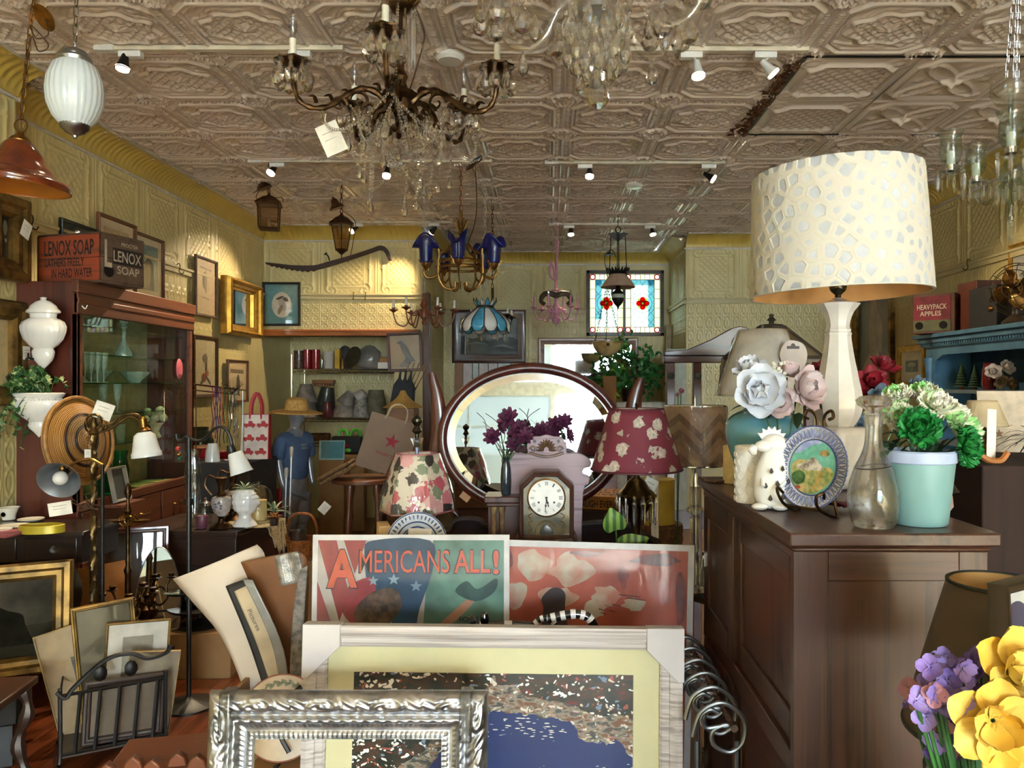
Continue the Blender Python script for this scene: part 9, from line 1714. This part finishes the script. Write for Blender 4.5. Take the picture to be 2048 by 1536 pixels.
picture('orange wood framed mirror on the recess wall below the coloured window',200*k,112*k,.08,wood('orange oak frame','8f5a34','65391c','X',1,.4),P(1176,788,Y),0,0,bgm=MIRR,name='wall_mirror',cat='mirror',glassy=False)
def leaded():
 Y=YR-.06;k=Y/F;t=thing('leaded_panel','leaded glass panel in an orange wood frame below the sea painting','leaded panel',(P(966,0,Y).x,Y,1.2));x0,x1=-56*k,56*k;z1=H-1.2+(770-726)*k;b=MB();b.bx(x0,x0+.1,-.02,.02,-.0,z1);b.obj('stile',wood('orange oak upright','9a6436','6a3f1e','Z',1,.4),t);b=MB();b.bx(x0,x1,-.02,.02,-.1,0);b.obj('sill',BROWNW,t);PANE=[mat('milky pane '+c,c,.25,0,.1,coat=.4)for c in ('d8dcd6','d2c4c4','c4d0cc')];L=MB();xs=[x0+.1,x0+.22,x0+.3,x0+.42,x0+.54,x1];zs=[0,.1,.16,.24,z1];rr=random.Random(6)
 for i in range(5):
  for j in range(4):b=MB();b.bx(xs[i]+.004,xs[i+1]-.004,-.004,.004,zs[j]+.004,zs[j+1]-.004);b.obj('pane',PANE[rr.randrange(3)],t)
 for x in xs:L.bx(x-.005,x+.005,-.008,.008,0,z1)
 for z in zs:L.bx(x0+.1,x1,-.008,.008,z-.005,z+.005)
 L.obj('lead_came',mat('lead came'),t)
 b=MB();b.bx(x0,x1,-.02,.04,-1.2,-.1);b.obj('base_board',BROWNW,t)
leaded()
carton('white_cabinet','white painted cabinet under the leafy plant','cabinet',P(1232,0,8.7).x,P(1332,0,8.7).x,8.72,9.2,0,H-S(804-770,8.7),mat('white cabinet paint','d2d4cc',.5))
def ficus():
 Y=8.95;c=(P(1262,0,Y).x,Y,H-S(34,8.7)+.001);t=thing('leafy_plant','bushy dark green leafy plant on the white cabinet below the coloured window','plant',c);rr=random.Random(14);bs=[MB(),MB()];st=MB()
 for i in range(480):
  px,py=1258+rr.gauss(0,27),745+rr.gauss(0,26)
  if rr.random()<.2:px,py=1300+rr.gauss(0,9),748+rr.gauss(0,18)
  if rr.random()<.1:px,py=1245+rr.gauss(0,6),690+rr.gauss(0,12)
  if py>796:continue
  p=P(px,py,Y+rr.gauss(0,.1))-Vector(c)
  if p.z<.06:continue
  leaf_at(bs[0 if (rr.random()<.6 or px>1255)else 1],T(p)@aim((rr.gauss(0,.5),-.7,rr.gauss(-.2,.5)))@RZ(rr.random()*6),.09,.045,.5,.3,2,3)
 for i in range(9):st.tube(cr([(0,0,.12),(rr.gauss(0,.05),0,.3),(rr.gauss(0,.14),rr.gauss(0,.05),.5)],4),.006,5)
 stuff(bs[0].obj('leaves',mat('deep green foliage','33803c',.4,0,.35,9,c2='1c5426'),t));stuff(bs[1].obj('bright_leaves',mat('sunlit tint foliage','7fc04a',.4,0,.2,9),t));st.obj('stem',BROWNW,t);b=MB();b.lathe([(.1,0),(.13,.15),(.12,.15),(.0001,.14)],20);b.obj('pot',DARKW,t)  # bright leaves have sunlight put into their colour
 carton('label_box','small tan box with white label before the leafy plant','box',P(1205,0,8.75).x,P(1232,0,8.75).x,8.68,8.715,1.1,H-S(-18,8.75),CARD)
ficus()
carton('box_plinth','plain brown plinth under the small labelled box','plinth',P(1200,0,8.75).x,P(1232,0,8.75).x,8.62,8.715,0,1.098,BROWNW)
b=MB();b.bx(-.11,.11,-.015,.015,0,1.95);tag(b.obj('white_board',mat('pale board','b9c0b4',.6),None,(P(1352,0,8.5).x,8.45,0),(-.03,0,0),bev=.004),'tall pale board leaning on the wall behind the hall stand','board')
b=MB();b.bx(-.03,.03,-.015,.015,0,2.3);tag(b.obj('wood_strip',mat('bare lath','c0ad8a',.7),None,(P(1326,0,9.6).x,9.5,0),(-.03,.03,0)),'bare wooden lath leaning beside the coloured window','lath')
Y=3.0;c=(P(1362,0,Y).x,Y+.1,.753);flowers('pink_sprig','thin stem with small pink flowers by the chevron shade',c,[(P(1362,783,Y+.1),.014,(0,-1,.5),mat('dusty pink petal','8f4a58',.6),((5,1,.4),),.8,0),(P(1356,790,Y+.1),.01,(-.5,-1,.3),mat('dusty pink petal'),((5,1,.4),),.8,0)],[],2,.05)
